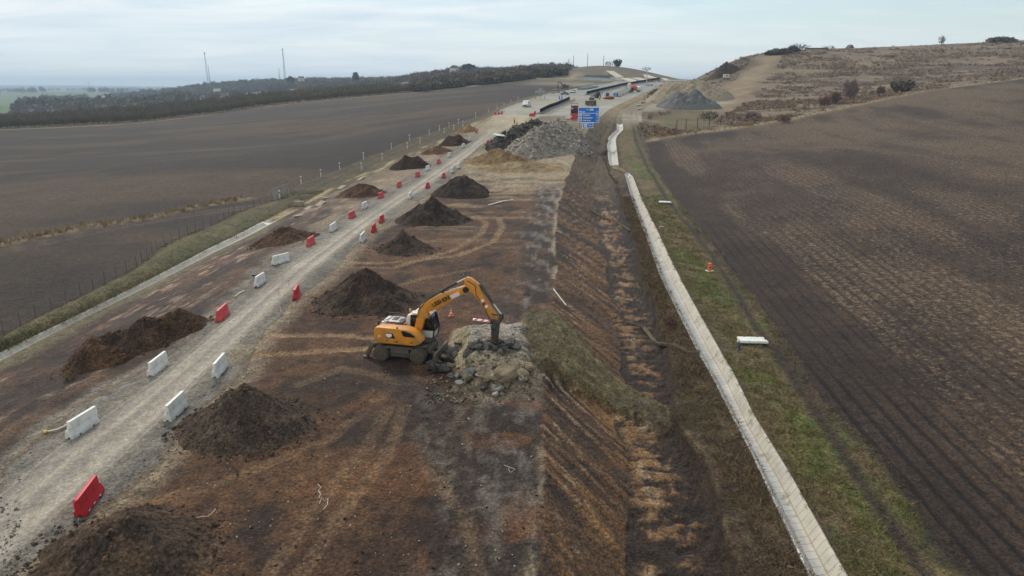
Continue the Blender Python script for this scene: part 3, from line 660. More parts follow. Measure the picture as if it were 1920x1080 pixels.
th = tongue_h(x, y); c = mx(c, mx(mx(C(74, 66, 48, 1.18), C(112, 104, 74, 1.18), n3), C(60, 50, 42, 1.18), sst(.45, .7, n2) * .5), th)
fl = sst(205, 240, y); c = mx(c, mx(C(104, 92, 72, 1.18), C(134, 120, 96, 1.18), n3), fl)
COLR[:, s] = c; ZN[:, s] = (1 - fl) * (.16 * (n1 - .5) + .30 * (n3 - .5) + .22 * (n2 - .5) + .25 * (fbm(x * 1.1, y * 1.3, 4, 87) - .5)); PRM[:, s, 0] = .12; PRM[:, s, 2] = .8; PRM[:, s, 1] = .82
s = sl('TE'); COLR[:, s] = mx(mx(C(44, 36, 31, 1.18), C(70, 57, 46, 1.18), fbm(GX[:, s], GY[:, s], 3, 84)), C(116, 104, 82, 1.18), sst(205, 240, GY[:, s])); PRM[:, s, 2] = .8
# brown scrubby slope
s = sl('TE2'); x, y = GX[:, s], GY[:, s]; t = (x - xl['TE2']) / (xl['CL'] - xl['TE2'])
n1 = fbm(x / 1.6, y / 2.2, 5, 91); n2 = fbm(x / 5, y / 9, 4, 92); n3 = fbm(x / .35, y / .35, 3, 93)
c = mx(C(62, 51, 42), C(98, 84, 65), sst(.3, .7, n1 * .5 + n2 * .25 + n3 * .25)); c = mx(c, C(92, 74, 70), sst(.54, .72, n2) * .5); c = mx(c, C(92, 88, 62), sst(.52, .7, fbm(x / 3, y / 4, 4, 94)) * .5)
c = mx(c, C(128, 114, 90), sst(.6, .75, n1) * .5)
cov = sst(140, 143, y) * (1 - sst(151, 155, y)); c = mx(c, C(120, 108, 90), cov * .7)
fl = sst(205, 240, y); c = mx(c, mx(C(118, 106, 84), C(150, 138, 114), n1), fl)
COLR[:, s] = c; ZN[:, s] = .22 * (n1 - .5) + .12 * (n3 - .5); PRM[:, s, 0] = .2; PRM[:, s, 2] = .9
# channel tint: darker bluish bed, sandy far side
s = sl('CL'); x, y = GX[:, s], GY[:, s]; t = (x - xl['CL']) / (xl['CQ'] - xl['CL'])
c = mx(np.array([.86, .91, .98]), np.array([1.0, .985, .94]), sst(.5, .62, t)); c = mx(c, np.array([.62, .60, .56]), 1 - sst(.02, .09, t)); bed = np.exp(-((t - .42) / .11) ** 2); c = mx(c, np.array([.74, .79, .86]), bed * .8)
c = mx(c, np.array([1.1, 1.12, 1.13]), sst(150, 156, y)[..., None][..., 0] * .8); c = c * (.85 + .3 * fbm(x * 2, y / 1.5, 3, 95))[..., None]
CHAN_TINT = c.copy(); COLR[:, s] = c
# verge: grass, ruts
s = sl('CQ', 'FR'); x, y = GX[:, s], GY[:, s]; u = (x - xl['CQ']) / (xl['FR'] - xl['CQ']); tk = x - xl['TK']; e_ = xl['FR'] - x
n1 = fbm(x / 1.5, y / 2.4, 5, 101); n2 = fbm(x / 3.4, y / 9, 4, 102); n3 = fbm(x / .32, y / .4, 3, 103)
c = mx(C(80, 78, 50, 1.15), C(112, 100, 72, 1.15), sst(.36, .62, n1 * .5 + n2 * .5)); c = mx(c, C(84, 98, 45, 1.25), sst(.50, .66, fbm(x / 2.2, y / 7, 4, 104)) * .7); c = mx(c, C(112, 96, 74, 1.15), sst(.50, .66, fbm(x / 1.7, y / 3.5, 4, 105)) * .8)
c = mx(c, C(78, 64, 52, 1.15), (1 - sst(.0, .14, u + .14 * (n1 - .5))) * .7)
for off, wd, st in ((-.55, .42, .95), (1.15, .30, .75)):
    m = np.exp(-((tk - off + .5 * (n2 - .5)) / wd) ** 2); c = mx(c, C(60, 50, 43, 1.15), m * st); ZN[:, s] -= .10 * m
c = mx(c, C(60, 50, 44, 1.15), (1 - sst(.2, 1.1, e_ + 1.2 * (n1 - .5))) * .8)
brk = sst(.55, .68, fbm(x / 4, y / 12, 4, 106)) * sst(120, 160, y); c = mx(c, C(66, 56, 48, 1.15), brk * .6)
c = mx(c, mx(C(70, 60, 50, 1.15), C(88, 84, 62, 1.15), n1), sst(150, 165, y) * sst(.55, .8, u) * .7)
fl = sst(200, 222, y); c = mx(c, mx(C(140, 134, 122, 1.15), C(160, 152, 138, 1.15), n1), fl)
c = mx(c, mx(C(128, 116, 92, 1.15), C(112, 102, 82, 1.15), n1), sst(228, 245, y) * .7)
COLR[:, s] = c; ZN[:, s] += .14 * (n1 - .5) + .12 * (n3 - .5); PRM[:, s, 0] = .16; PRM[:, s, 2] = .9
# right field and scrub hill
s = slice(np.where(seg == NL - 1)[0][0], NC); x, y = GX[:, s], GY[:, s]; _fk = np.hanning(61); _fk /= _fk.sum(); _fs = np.convolve(np.pad(LX[-1], 30, mode='edge'), _fk, 'valid'); e_ = x - xl['FR']; EDGE[:, s] = x - np.interp(Y1, TAB_Y, _fs)[:, None]
FE = []
for (px, py) in [(1213,268),(1300,251),(1400,239),(1500,222),(1640,191),(1750,169),(1920,147.5),(2200,117)]:
    q = unproj(px, py, macro); FE.append(q[:2])
FE = np.array(FE); FE = FE[np.argsort(FE[:, 0])]; ye = np.interp(x, FE[:, 0], FE[:, 1])
be = y - ye
n1 = fbm(e_ / 4, y / 30, 4, 111); n2 = fbm(x / 3, y / 4, 4, 112); n3 = fbm(x / 28, y / 40, 4, 113); n4 = fbm(x / 1.1, y / 1.4, 3, 114)
c = mx(C(58, 47, 40), C(80, 64, 52), sst(.3, .7, n2 * .4 + n3 * .6)); c = mx(c, C(92, 78, 62), sst(14, 60, e_) * sst(.4, .65, n3) * .6)
c = mx(c, C(54, 44, 40), (1 - sst(1, 5, e_)) * .5)
PRM[:, s, 0] = np.clip(.16 + .80 * sst(2.5, 7, e_ + 5 * (n1 - .5)) * (.72 + .45 * sst(.35, .65, n1 * .5 + n3 * .5)), 0, .95)
PRM[:, s, 3] = np.clip(1.15 - sst(6, 26, e_) * .95, 0, 1) * (1 - .9 * sst(40, 110, y)) * (.55 + .9 * sst(.3, .6, fbm(x / 7, y / 16, 3, 115))); PRM[:, s, 2] = .75; ZN[:, s] = .10 * (n4 - .5) + .10 * (n2 - .5)
h1 = fbm((x + .4 * y) / 16, y / 9, 5, 121); h2 = fbm(x / 3, y / 3, 4, 122); h3 = fbm((x - y) / 40, y / 30, 4, 123)
ch = mx(C(98, 86, 77), C(130, 115, 97), sst(.40, .62, h1 * .45 + h2 * .25 + h3 * .3)); ch = mx(ch, C(82, 72, 70), sst(.52, .7, fbm(x / 22, y / 10, 4, 124)) * .6); ch = mx(ch, C(124, 112, 94), sst(360, 420, y) * .5)
SANDT = np.array([unproj(px, py, macro)[:2] for px, py in [(1440,105),(1425,125),(1400,150),(1380,180),(1330,205),(1262,236)]])
ds = seg_dist(x, y, SANDT); ch = mx(ch, mx(C(132, 117, 94), C(156, 140, 114), h2), (1 - sst(3, 10, ds + 10 * (h1 - .5))) * .75)
GRV = np.array([unproj(px, py, macro)[:2] for px, py in [(1170,212),(1240,200),(1340,192)]]); dg = seg_dist(x, y, GRV)
ch = mx(ch, mx(C(142, 136, 124), C(164, 157, 144), h2), (1 - sst(5, 12, dg + 5 * (h2 - .5))) * .85)
gr = np.array([unproj(px, py, macro)[:2] for px, py in [(1240,222),(1300,215),(1280,238),(1222,250)]]); ch = mx(ch, C(86, 86, 58), (1 - sst(4, 12, seg_dist(x, y, gr) + 6 * (h2 - .5))) * .6)
ch = mx(ch, mx(C(92, 84, 68), C(114, 104, 84), h2), sst(455, 500, y) * .9)
cutb = np.array([unproj(px, py, macro)[:2] for px, py in [(1330,128),(1372,112),(1395,122),(1350,140)]]); ch = mx(ch, C(84, 70, 58), (1 - sst(4, 14, seg_dist(x, y, cutb))) * .8)
hm = sst(-.6, 1.4, be); c = mx(c, ch, hm)
m = np.exp(-((be - 1.6) / 2.4) ** 2); c = mx(c, C(160, 144, 118), m * .75)
COLR[:, s] = c; PRM[:, s, 0] = PRM[:, s, 0] * (1 - hm) + .35 * hm; PRM[:, s, 3] *= 1 - hm; ZN[:, s] = ZN[:, s] * (1 - hm) + hm * (.5 * (h2 - .5) + .8 * (h1 - .5)); PRM[:, s, 2] = PRM[:, s, 2] * (1 - hm) + .9 * hm
OUT_R = be > .5
# works area beyond the channel end, left hill shoulders
ms = sst(470, 520, GY) * (seg[None, :] >= 0); COLR = mx(COLR, mx(C(90, 82, 66), C(114, 104, 85), fbm(GX / 9, GY / 9, 4, 131)), ms * (np.abs(GX - 60) < 200) * ((seg < IX['LD']) | (seg >= IX['CR']))[None, :] * .8)
s = slice(0, nL); x, y = GX[:, s], GY[:, s]; mh = sst(440, 470, y + .3 * (x - 40)) * sst(-10, 25, x - .08 * (y - 450))
n1 = fbm(x / 14, y / 20, 4, 151); n2 = fbm(x / 3, y / 5, 4, 152); chh = mx(mx(C(100, 93, 78), C(124, 115, 98), n1), C(84, 76, 64), sst(.5, .7, n2) * .5); bench = sst(.35, .5, vn(y / 9 + x / 90, x * 0, 155)) * (1 - sst(.5, .65, vn(y / 9 + x / 90, x * 0, 155))); chh = mx(chh, C(150, 140, 120), bench * .85 * (y < 600))
for P_px, cc_ in ([[(1136,133),(1150,133.5),(1170,146),(1156,146.5)], C(166, 158, 148)], [[(1164,147),(1180,147),(1206,155),(1190,157)], C(160, 154, 146)], [[(1184,147),(1197,146),(1220,152),(1210,153)], C(166, 160, 152)], [[(1062,150),(1078,146),(1090,135),(1084,134)], C(164, 150, 124)], [[(1055,165),(1075,160),(1098,158),(1100,164)], C(150, 140, 118)], [[(1090,145),(1150,143),(1150,147),(1092,149)], C(126, 132, 138)]):
    PP = np.array([unproj(px, py, macro)[:2] for px, py in P_px]); mm = (x > PP[:, 0].min() - 4) & (x < PP[:, 0].max() + 4) & (y > PP[:, 1].min() - 4) & (y < PP[:, 1].max() + 4)
    if mm.any(): k_ = np.zeros(x.shape); k_[mm] = sst(-.8, .8, sdf(x[mm], y[mm], PP)); chh = mx(chh, cc_, k_ * .9)
COLR[:, s] = mx(COLR[:, s], chh, mh)
for nm in ('LD', 'RD', 'RC'):
    s = sl(nm); COLR[:, s] = mx(COLR[:, s], mx(C(122, 126, 128), C(138, 141, 142), fbm(GX[:, s] / 6, GY[:, s] / 20, 3, 153)), sst(322, 345, GY[:, s]) * .8)
for nm in ('CL', 'CQ', 'LB1', 'LB2'):                                         # ground lies level against the channel edges
    dd_ = np.abs(GX - xl[nm]); ZN *= sst(.05, .7, dd_) if nm in ('CL', 'CQ') else sst(.05, .5, dd_)
chan = ((seg == IX['CL']) | (seg == IX['LB1']))
ZN[:, chan] = 0
GZ = GZ + ZN
# ---- split into named sheets that share their borders
P_ = np.stack([GX, GY, GZ], -1)
gu = np.gradient(P_, axis=1); gv = np.gradient(P_, axis=0); NRM = np.cross(gu, gv); NRM /= np.linalg.norm(NRM, axis=-1, keepdims=True) + 1e-12
idx = np.arange(NR * NC).reshape(NR, NC)
FQ = np.stack([idx[:-1, :-1], idx[:-1, 1:], idx[1:, 1:], idx[1:, :-1]], -1)        # quads
fy_ = .5 * (GY[:-1, :-1] + GY[1:, 1:]); fs = np.repeat(seg[None, :-1], NR - 1, 0)
zone = np.full(fs.shape, 'dug_ground', dtype=object)
zone[fs == -1] = 'left_field'
tmp = np.zeros((NR, NC), bool); tmp[:, :nL] = OUT_L & ~((GX[:, :nL] > 0) & (GY[:, :nL] > 430)); zone[(fs == -1) & tmp[:-1, :-1]] = 'orchard_ground'
zone[fs == IX['LA']] = 'grass_bank'
zone[(fs == IX['LC']) | (fs == IX['LD']) | (fs == IX['RD'])] = 'gravel_road'
zone[(fs >= IX['LD']) & (fs < IX['CR']) & (fy_ > YMOT)] = 'motorway'
zone[(fs == IX['LC']) & (fy_ > YMOT)] = 'dug_ground'
zone[(fs == IX['TE2'])] = 'scrub_slope'
zone[(fs == IX['CQ']) | (fs == IX['TK'])] = 'grass_verge'
tmp = np.zeros((NR, NC), bool); tmp[:, NC - OUT_R.shape[1]:] = OUT_R
zone[fs == NL - 1] = 'right_field'; zone[(fs == NL - 1) & tmp[:-1, :-1]] = 'scrub_hillside'
zone[(fs >= IX['CR']) & (fy_ > 250) & (fs < NL - 1)] = 'scrub_hillside'
in1 = (fy_ > 0) & (fy_ < CH_Y[0][1]); in2 = (fy_ > CH_Y[1][0]) & (fy_ < CH_Y[1][1])
zone[(fs == IX['CL'])] = 'grass_verge'; zone[(fs == IX['CL']) & (fy_ > 250)] = 'scrub_hillside'
zone[(fs == IX['CL']) & in1] = 'CH1'; zone[(fs == IX['CL']) & in2] = 'CH2'
zone[(fs == IX['LB1'])] = 'dug_ground'; zone[(fs == IX['LB1']) & (fy_ < 94)] = 'CH3'
# verge cells in the channel strip get ground colours again
s = sl('CL'); offc = ~(((GY[:, s] < CH_Y[0][1])) | ((GY[:, s] > CH_Y[1][0]) & (GY[:, s] < CH_Y[1][1])))
cc = mx(mx(C(104, 94, 76), C(130, 118, 96), fbm(GX[:, s], GY[:, s], 4, 141)), mx(C(120, 110, 90), C(150, 140, 120), fbm(GX[:, s] / 3, GY[:, s] / 3, 4, 142)), sst(213, 235, GY[:, s]))
COLR[:, s] = np.where(offc[..., None], cc, COLR[:, s])
s = sl('LB1'); offc = GY[:, s] >= 94
cc = mx(C(100, 86, 66), C(176, 160, 130), sst(.45, .62, fbm(GX[:, s] / 1.2, GY[:, s] / 5, 4, 143)) * (1 - sst(200, 230, GY[:, s])) * .8); COLR[:, s] = np.where(offc[..., None], cc, COLR[:, s])
# channel uv: across, along
Lc = np.concatenate([[0], np.cumsum(np.hypot(np.diff(GX[:, NC // 2]), np.diff(Y1)))])
UV = np.zeros((NR, NC, 2)); UV[..., 1] = Y1[:, None]
for nm in ('CL', 'LB1'):
    k = np.where(seg == IX[nm])[0]; k = np.append(k, k[-1] + 1)
    UV[:, k, 0] = np.linspace(0, 1.5, len(k))[None, :]
def emit(nm, mask):
    f = FQ[mask].reshape(-1, 4); u, inv = np.unique(f, return_inverse=True); f2 = inv.reshape(f.shape)
    is_ch = nm.startswith('CH')
    return np_mesh(nm, P_.reshape(-1, 3)[u], f2, M_chan if is_ch else (M_field if nm == 'right_field' else M_ground), COLR.reshape(-1, 3)[u], True, NRM.reshape(-1, 3)[u],
                   None if is_ch else PRM.reshape(-1, 4)[u], EDGE.reshape(-1)[u] if nm == 'right_field' else None, UV.reshape(-1, 2)[u] if is_ch else None)
for nm in sorted(set(zone.ravel())):
    me = emit(nm, zone == nm)
    if nm.startswith('CH'):
        o = link('drainage_channel', me)
        tag(o, {'CH1': 'long pale concrete slab channel running beside the green verge', 'CH2': 'short kinked white concrete channel behind the tall blue road sign', 'CH3': 'grey concrete slab channel below the fenced grass bank'}[nm], 'drain', 'concrete drainage channels')
    else: tag(link(nm, me), kind='structure')
# ------------------------------------------------------------------ far land beyond the sheet
def mac1(px, d):
    a, b, c = ray(px, 540)
    h = math.hypot(a, b); return a / b
FCT = []
for px in range(-700, 2700, 150):
    sl_ = (px - 960) / FOC / cp
    for yy in (690,):
        FCT.append((px, 690, None))
FAR = [(-500,200,1000),(-300,200,1000),(-300,168,6000),(50,212,760),(100,196,1100),(50,182,2000),(0,172,4000),(230,186,1500),(320,180,1400),(420,172,1380),(420,163,1500),(535,166,1250),(535,160,1400),(650,163,1150),(740,157,1000),
       (800,147,880),(880,137,900),(960,137,900),(1060,132,900),(600,172,900),(680,166,850),(400,182,950),(300,192,850),
       (1120,150,900),(1300,155,900),(1700,140,900),(1700,150,2500),(1200,165,2500),(880,166,2500),(400,176,2600),(560,168,2600),(150,173,2600),
       (-500,160.5,8300),(100,160,8300),(330,162.5,8300),(600,163.4,8300),(900,163.4,8300),(1500,163.4,8300),(2500,163.4,8300),(-500,165,6500),(300,166,6500),(900,165,6500),(2000,165,6500)]
fx, fv, fz_ = [], [], []
for px in range(-700, 2800, 175):
    dx = (px - 960) / FOC; y_ = 700.; x_ = dx / (cp + .2 * sp) * y_
    fx.append(px / 90.); fv.append(math.log(720) * 9); fz_.append(float(macro(np.array([x_]), np.array([y_]))[0]) - 2.0)
for px, py, d in FAR:
    a, b, c = ray(px, py); fx.append(px / 90.); fv.append(math.log(d) * 9); fz_.append(H + c * d)
fx, fv, fz_ = map(np.array, (fx, fv, fz_))
_A2 = np.sqrt((fx[:, None] - fx) ** 2 + (fv[:, None] - fv) ** 2 + 1.0)
_w2 = np.linalg.solve(np.block([[_A2, np.ones((len(fx), 1))], [np.ones((1, len(fx))), np.zeros((1, 1))]]), np.append(fz_, 0))
def far_z(px, d):
    o = np.full(np.shape(px), _w2[-1]); u = np.asarray(px) / 90.; v = np.log(d) * 9
    for k in range(len(fx)): o = o + _w2[k] * np.sqrt((u - fx[k]) ** 2 + (v - fv[k]) ** 2 + 1.0)
    return o
def far_xyz(px, d):
    px = np.asarray(px, float); d = np.asarray(d, float)
    dx = (px - 960) / FOC; z = far_z(px, d)
    y = (d - (H - z) * sp) / cp; y = np.maximum(y, 1); return np.stack([dx * d, y, z], -1)
fp = np.linspace(-700, 2700, 260); fd = np.geomspace(690, 8400, 110)
FPX, FD = np.meshgrid(fp, fd); FX = far_xyz(FPX, FD)
n1 = fbm(FX[..., 0] / 260, FX[..., 1] / 420, 4, 201); n2 = fbm(FX[..., 0] / 60, FX[..., 1] / 90, 4, 202)
c = mx(C(86, 80, 66), C(112, 102, 82), n2)
c = mx(c, C(84, 104, 62), sst(.46, .52, n1) * (FPX < 420)); c = mx(c, C(98, 84, 68), sst(.60, .66, n1))
gm = np.exp(-((FPX - 90) / 170) ** 2) * (FD > 720) * (FD < 2300); c = mx(c, mx(C(82, 104, 60), C(96, 112, 72), n2), np.clip(gm * 1.8, 0, 1))
c = mx(c, C(66, 70, 66), sst(2300, 2800, FD) * sst(.5, .56, n1) * .8)
pl = np.exp(-((FPX - 420) / 160) ** 2) * np.exp(-((FD - 950) / 90) ** 2); c = mx(c, C(128, 116, 98), np.clip(pl * 1.3, 0, .8))
ii = np.arange(FPX.size).reshape(FPX.shape); ff = np.stack([ii[:-1, :-1], ii[:-1, 1:], ii[1:, 1:], ii[1:, :-1]], -1).reshape(-1, 4)
pr = np.zeros((FPX.size, 4)); pr[:, 1] = .95; pr[:, 2] = .3; pr[:, 3] = .6
tag(link('distant_land', np_mesh('distant_land', FX.reshape(-1, 3), ff, M_ground, c.reshape(-1, 3), True, prm=pr)), kind='structure')

# ------------------------------------------------------------------ foliage
def twigs(n, r, hgt, rg, size=(.5, 1.2), wid=.05, up=.6, base=.25):
    """bare crown: n thin slivers growing outwards from inside an uneven ellipsoid, offset to start at base*hgt"""
    th = rg.uniform(0, 2 * math.pi, n); v = rg.uniform(-.9, 1, n); rr = rg.uniform(.25, 1, n) ** .5 * (1 + .25 * np.sin(th * 3 + rg.uniform(0, 6)))
    c = np.stack([np.cos(th) * np.sqrt(1 - v * v) * rr * r, np.sin(th) * np.sqrt(1 - v * v) * rr * r, (v * rr * .5 + .5) * hgt * (1 - base) + hgt * base], 1)
    d = c - np.array([0, 0, hgt * base * .6]); d /= np.linalg.norm(d, axis=1, keepdims=True) + 1e-9
    d = d + rg.normal(0, .45, (n, 3)); d[:, 2] += up; d /= np.linalg.norm(d, axis=1, keepdims=True)
    s = np.cross(d, rg.normal(0, 1, (n, 3))); s /= np.linalg.norm(s, axis=1, keepdims=True) + 1e-9
    L = rg.uniform(*size, n)[:, None]; w = wid * rg.uniform(.6, 1.6, n)[:, None]
    V = np.concatenate([c - d * L * .5 - s * w, c - d * L * .5 + s * w, c + d * L * .5], 1).reshape(-1, 3)
    return V, np.arange(n * 3).reshape(-1, 3)
def leafy(n, r, hgt, rg, size=.5, base=.1, flat=1.0):
    th = rg.uniform(0, 2 * math.pi, n); v = rg.uniform(-1, 1, n); rr = rg.uniform(.1, 1, n) ** .45
    lump = 1 + .28 * np.sin(th * 2 + rg.uniform(0, 6)) * np.cos(v * 3 + rg.uniform(0, 6)) + rg.normal(0, .06, n)
    c = np.stack([np.cos(th) * np.sqrt(1 - v * v) * rr * lump * r, np.sin(th) * np.sqrt(1 - v * v) * rr * lump * r, (v * rr * lump * .5 + .5) * hgt * (1 - base) + hgt * base], 1)
    a = rg.normal(0, 1, (n, 3)); a /= np.linalg.norm(a, axis=1, keepdims=True); b = np.cross(a, rg.normal(0, 1, (n, 3))); b /= np.linalg.norm(b, axis=1, keepdims=True)
    S = size * rg.uniform(.5, 1.3, n)[:, None]
    V = np.concatenate([c - a * S * .5 - b * S * .35, c + a * S * .5 - b * S * .2, c + b * S * .5], 1).reshape(-1, 3)
    return V, np.arange(n * 3).reshape(-1, 3)
def many(tmpl, pos, scl, rz, tint):
    """merge copies of foliage templates into one cloud: positions, xyz scales, turns, colours"""
    Vs, Fs, Cs = [], [], []; off = 0
    for i in range(len(pos)):
        V, F = tmpl[i % len(tmpl)]; ca, sa = math.cos(rz[i]), math.sin(rz[i]); q = V * scl[i]
        Vs.append(np.stack([q[:, 0] * ca - q[:, 1] * sa, q[:, 0] * sa + q[:, 1] * ca, q[:, 2]], 1) + pos[i]); Fs.append(F + off); Cs.append(np.repeat(tint[i][None], len(V), 0)); off += len(V)
    return np.concatenate(Vs), np.concatenate(Fs), np.concatenate(Cs)
def tube(pts, radii, n=6):
    """tapered limb along points"""
    pts = [np.array(p, float) for p in pts]; V, F = [], []
    for i, p in enumerate(pts):
        t = pts[min(i + 1, len(pts) - 1)] - pts[max(i - 1, 0)]; t /= np.linalg.norm(t) + 1e-9
        a = np.cross(t, [0, 0, 1.]) if abs(t[2]) < .9 else np.cross(t, [1., 0, 0]); a /= np.linalg.norm(a); b = np.cross(t, a)
        for k in range(n):
            an = 2 * math.pi * k / n; V.append(p + radii[i] * (math.cos(an) * a + math.sin(an) * b))
    for i in range(len(pts) - 1):
        for k in range(n): F.append((i * n + k, i * n + (k + 1) % n, (i + 1) * n + (k + 1) % n, (i + 1) * n + k))
    return np.array(V), np.array(F)
def cat_parts(parts):
    V, F, o = [], [], 0
    for v, f in parts: V.append(v); F.append(f + o); o += len(v)
    return np.concatenate(V), np.concatenate(F)
def trunk_mesh(name, h, r, rg, col, spread=1.2, limbs=5):
    ps = [tube([(0, 0, -.3), (.05, .02, h * .25), (rg.normal(0, .1), rg.normal(0, .1), h * .75)], [r, r * .75, r * .25])]
    for k in range(limbs):
        an = 2 * math.pi * k / limbs + rg.uniform(-.4, .4); z0 = h * rg.uniform(.2, .45); q = spread * rg.uniform(.6, 1)
        ps.append(tube([(0, 0, z0), (math.cos(an) * q * .5, math.sin(an) * q * .5, z0 + h * .18), (math.cos(an) * q, math.sin(an) * q, z0 + h * rg.uniform(.3, .5))], [r * .45, r * .3, r * .08], 5))
    V, F = cat_parts(ps); return np_mesh(name, V, F, M_veg, np.repeat(col[None], len(V), 0), True)
def crown_mesh(name, VF, col, rg, jit=.25):
    V, F = VF; k = np.repeat(1 + rg.uniform(-jit, jit, len(F)), 3)[:, None]; return np_mesh(name, V, F, M_veg, np.repeat(col[None], len(V), 0) * k)

# orchard beyond the ploughed field: bare trees in rows
rg = np.random.default_rng(3)
OT = []
for k in range(4):
    V, F = twigs(420, 2.0, 4.0, rg, (.5, 1.3), .07, .5, .22)
    OT.append((crown_mesh('orchard_crown', (V, F), mx(C(70, 68, 56, 2.1), C(84, 76, 62, 2.1), np.array(rg.random())), rg), trunk_mesh('orchard_trunk', 3.2, .14, rg, C(66, 58, 50, 2.1), 1.2)))
def orch_pt(px, back):
    i = np.interp(px, [0, 1], [0, 1]); q = unproj(px, np.interp(px, [-500,-300,0,250,400,500,640,780], [268,256,243,231,214,199,185,172.5]), macro)
    return q
pxs = np.concatenate([np.linspace(-30, 560, 62), np.linspace(575, 800, 34)])
n_or = 0
for row in range(2):
    for px in pxs:
        q = orch_pt(px + rg.uniform(-3, 3), 0); y = q[1] + 4.5 + row * 7 + rg.uniform(-.8, .8); x = q[0] * (1 + (4.5 + row * 7) / max(q[1], 1)) + rg.uniform(-.8, .8)
        z = float(macro(np.array([x]), np.array([y]))[0]); cm, tm = OT[n_or % 4]; n_or += 1
        o = empty('orchard_tree', (x, y, z), rg.uniform(0, 6.28), 'bare orchard tree in the two front rows along the edge of the dark ploughed field', 'tree', 'orchard trees beyond the ploughed field'); s_ = rg.uniform(.85, 1.25); o.scale = (s_, s_, s_ * rg.uniform(.9, 1.1))
        link('crown', cm, o); link('trunk', tm, o)
# rest of the orchard, woods on the ridge, scrub: masses
tm_tree = [twigs(60, 2.2, 4.2, rg, (.9, 2.0), .16, .5, .12) for k in range(6)]
pos, scl, rz, tint = [], [], [], []
for row in range(2, 15):
    for px in np.linspace(-80, 800 - row * 6, 105):
        q = orch_pt(px + rg.uniform(-4, 4), 0); back = 4.5 + row * 6.5 + rg.uniform(-1, 1); y = q[1] + back; x = q[0] * (1 + back / max(q[1], 1)) + rg.uniform(-2, 2)
        pos.append((x, y, 0)); s_ = rg.uniform(.85, 1.3); scl.append((s_, s_, s_)); rz.append(rg.uniform(0, 6.28)); tint.append(mx(C(66, 64, 54, 2.1), C(82, 74, 62, 2.1), np.array(rg.random())))
pos = np.array(pos); pos[:, 2] = macro(pos[:, 0], pos[:, 1]) - .2
V, F, cc = many(tm_tree, pos, np.array(scl), rz, tint)
tag(link('orchard_rows', np_mesh('orchard_rows', V, F, M_veg, cc)), 'bare orchard rows massed behind the front trees', 'orchard', kind='stuff')
tall = [leafy(46, 3.2, 8.5, rg, 2.6, .02) for k in range(5)] + [twigs(80, 3.2, 9, rg, (1.6, 3.6), .3, .5, .08) for k in range(5)]
pos, scl, tint = [], [], []
def wood(n, p0, p1, d0, d1, keep, s0, s1, ca, cb):
    k = 0
    P = rg.uniform(p0, p1, n * 3); D = rg.uniform(d0, d1, n * 3)
    ok = keep(P, D); P, D = P[ok][:n], D[ok][:n]; X = far_xyz(P, D)
    for q in X:
        pos.append(q - np.array([0, 0, .8])); s_ = rg.uniform(s0, s1); scl.append((s_ * 1.25, s_ * 1.25, s_ * rg.uniform(.8, 1.2))); tint.append(mx(ca, cb, np.array(rg.random())))
wood(2600, 235, 780, 1180, 1560, lambda p, d: d > np.interp(p, [235, 330, 450, 560, 700, 780], [1450, 1330, 1230, 1200, 1060, 1000]) , .8, 1.5, C(62, 62, 58, 2.1), C(84, 78, 68, 2.1))
wood(900, 560, 800, 900, 1200, lambda p, d: vn(p / 30, d / 40, 5) > .35, .6, 1.2, C(66, 64, 60, 2.1), C(86, 78, 68, 2.1))
wood(2600, 770, 1090, 700, 930, lambda p, d: vn(p / 25, d / 40, 6) > .22, .5, 1.05, C(62, 58, 54, 2.1), C(84, 74, 66, 2.1))
wood(420, 75, 285, 1350, 1700, lambda p, d: vn(p / 25, d / 120, 7) > .3, .9, 1.5, C(60, 62, 58, 2.1), C(76, 74, 64, 2.1))
wood(480, 25, 215, 700, 800, lambda p, d: (p - 25) / 40 > (d - 700) / 100 * .4, 1.0, 1.7, C(62, 58, 54, 2.1), C(82, 74, 66, 2.1))
wood(420, 205, 360, 720, 840, lambda p, d: p > 0, .9, 1.5, C(60, 60, 54, 2.1), C(80, 74, 64, 2.1))
wood(500, 330, 640, 760, 900, lambda p, d: vn(p / 18, d / 40, 8) > .55, .5, .9, C(62, 60, 54, 2.1), C(80, 74, 64, 2.1))
wood(700, -100, 900, 2600, 5200, lambda p, d: (vn(p / 60, np.log(d) * 9, 9) > .58) & (p < 420), 1.2, 2.4, C(60, 66, 62, 2.1), C(70, 74, 68, 2.1))
V, F, cc = many(tall, np.array(pos), np.array(scl), rg.uniform(0, 6.28, len(pos)), tint)
tag(link('woodland', np_mesh('woodland', V, F, M_veg, cc)), 'dark leafless woodland covering the far ridge and valley', 'woodland', kind='stuff')
# woodland foot against the upper field, on the near sheet
pos, scl, tint = [], [], []
for px in np.linspace(780, 1062, 210):
    for row in range(7):
        q = unproj(px + rg.uniform(-4, 4), np.interp(px, [780, 920, 1056, 1070], [172.5, 158, 141, 139]), macro); bk = 3 + row * rg.uniform(8, 14) ; y = q[1] + bk; x = q[0] * (1 + bk / q[1])
        if vn(np.array([x / 9.]), np.array([y / 9.]), 77)[0] < .25 + .02 * row: continue
        pos.append((x, y, float(macro(np.array([x]), np.array([y]))[0]) - .4)); s_ = rg.uniform(.3, .75) * (1 + .05 * row); scl.append((s_ * 1.3, s_ * 1.3, s_)); tint.append(mx(C(60, 56, 52, 1.95), C(86, 78, 66, 1.95), np.array(rg.random())))
V, F, cc = many(tall, np.array(pos), np.array(scl), rg.uniform(0, 6.28, len(pos)), tint)
tag(link('thicket', np_mesh('thicket', V, F, M_veg, cc)), 'dark thicket along the upper edge of the ploughed field', 'thicket', kind='stuff')

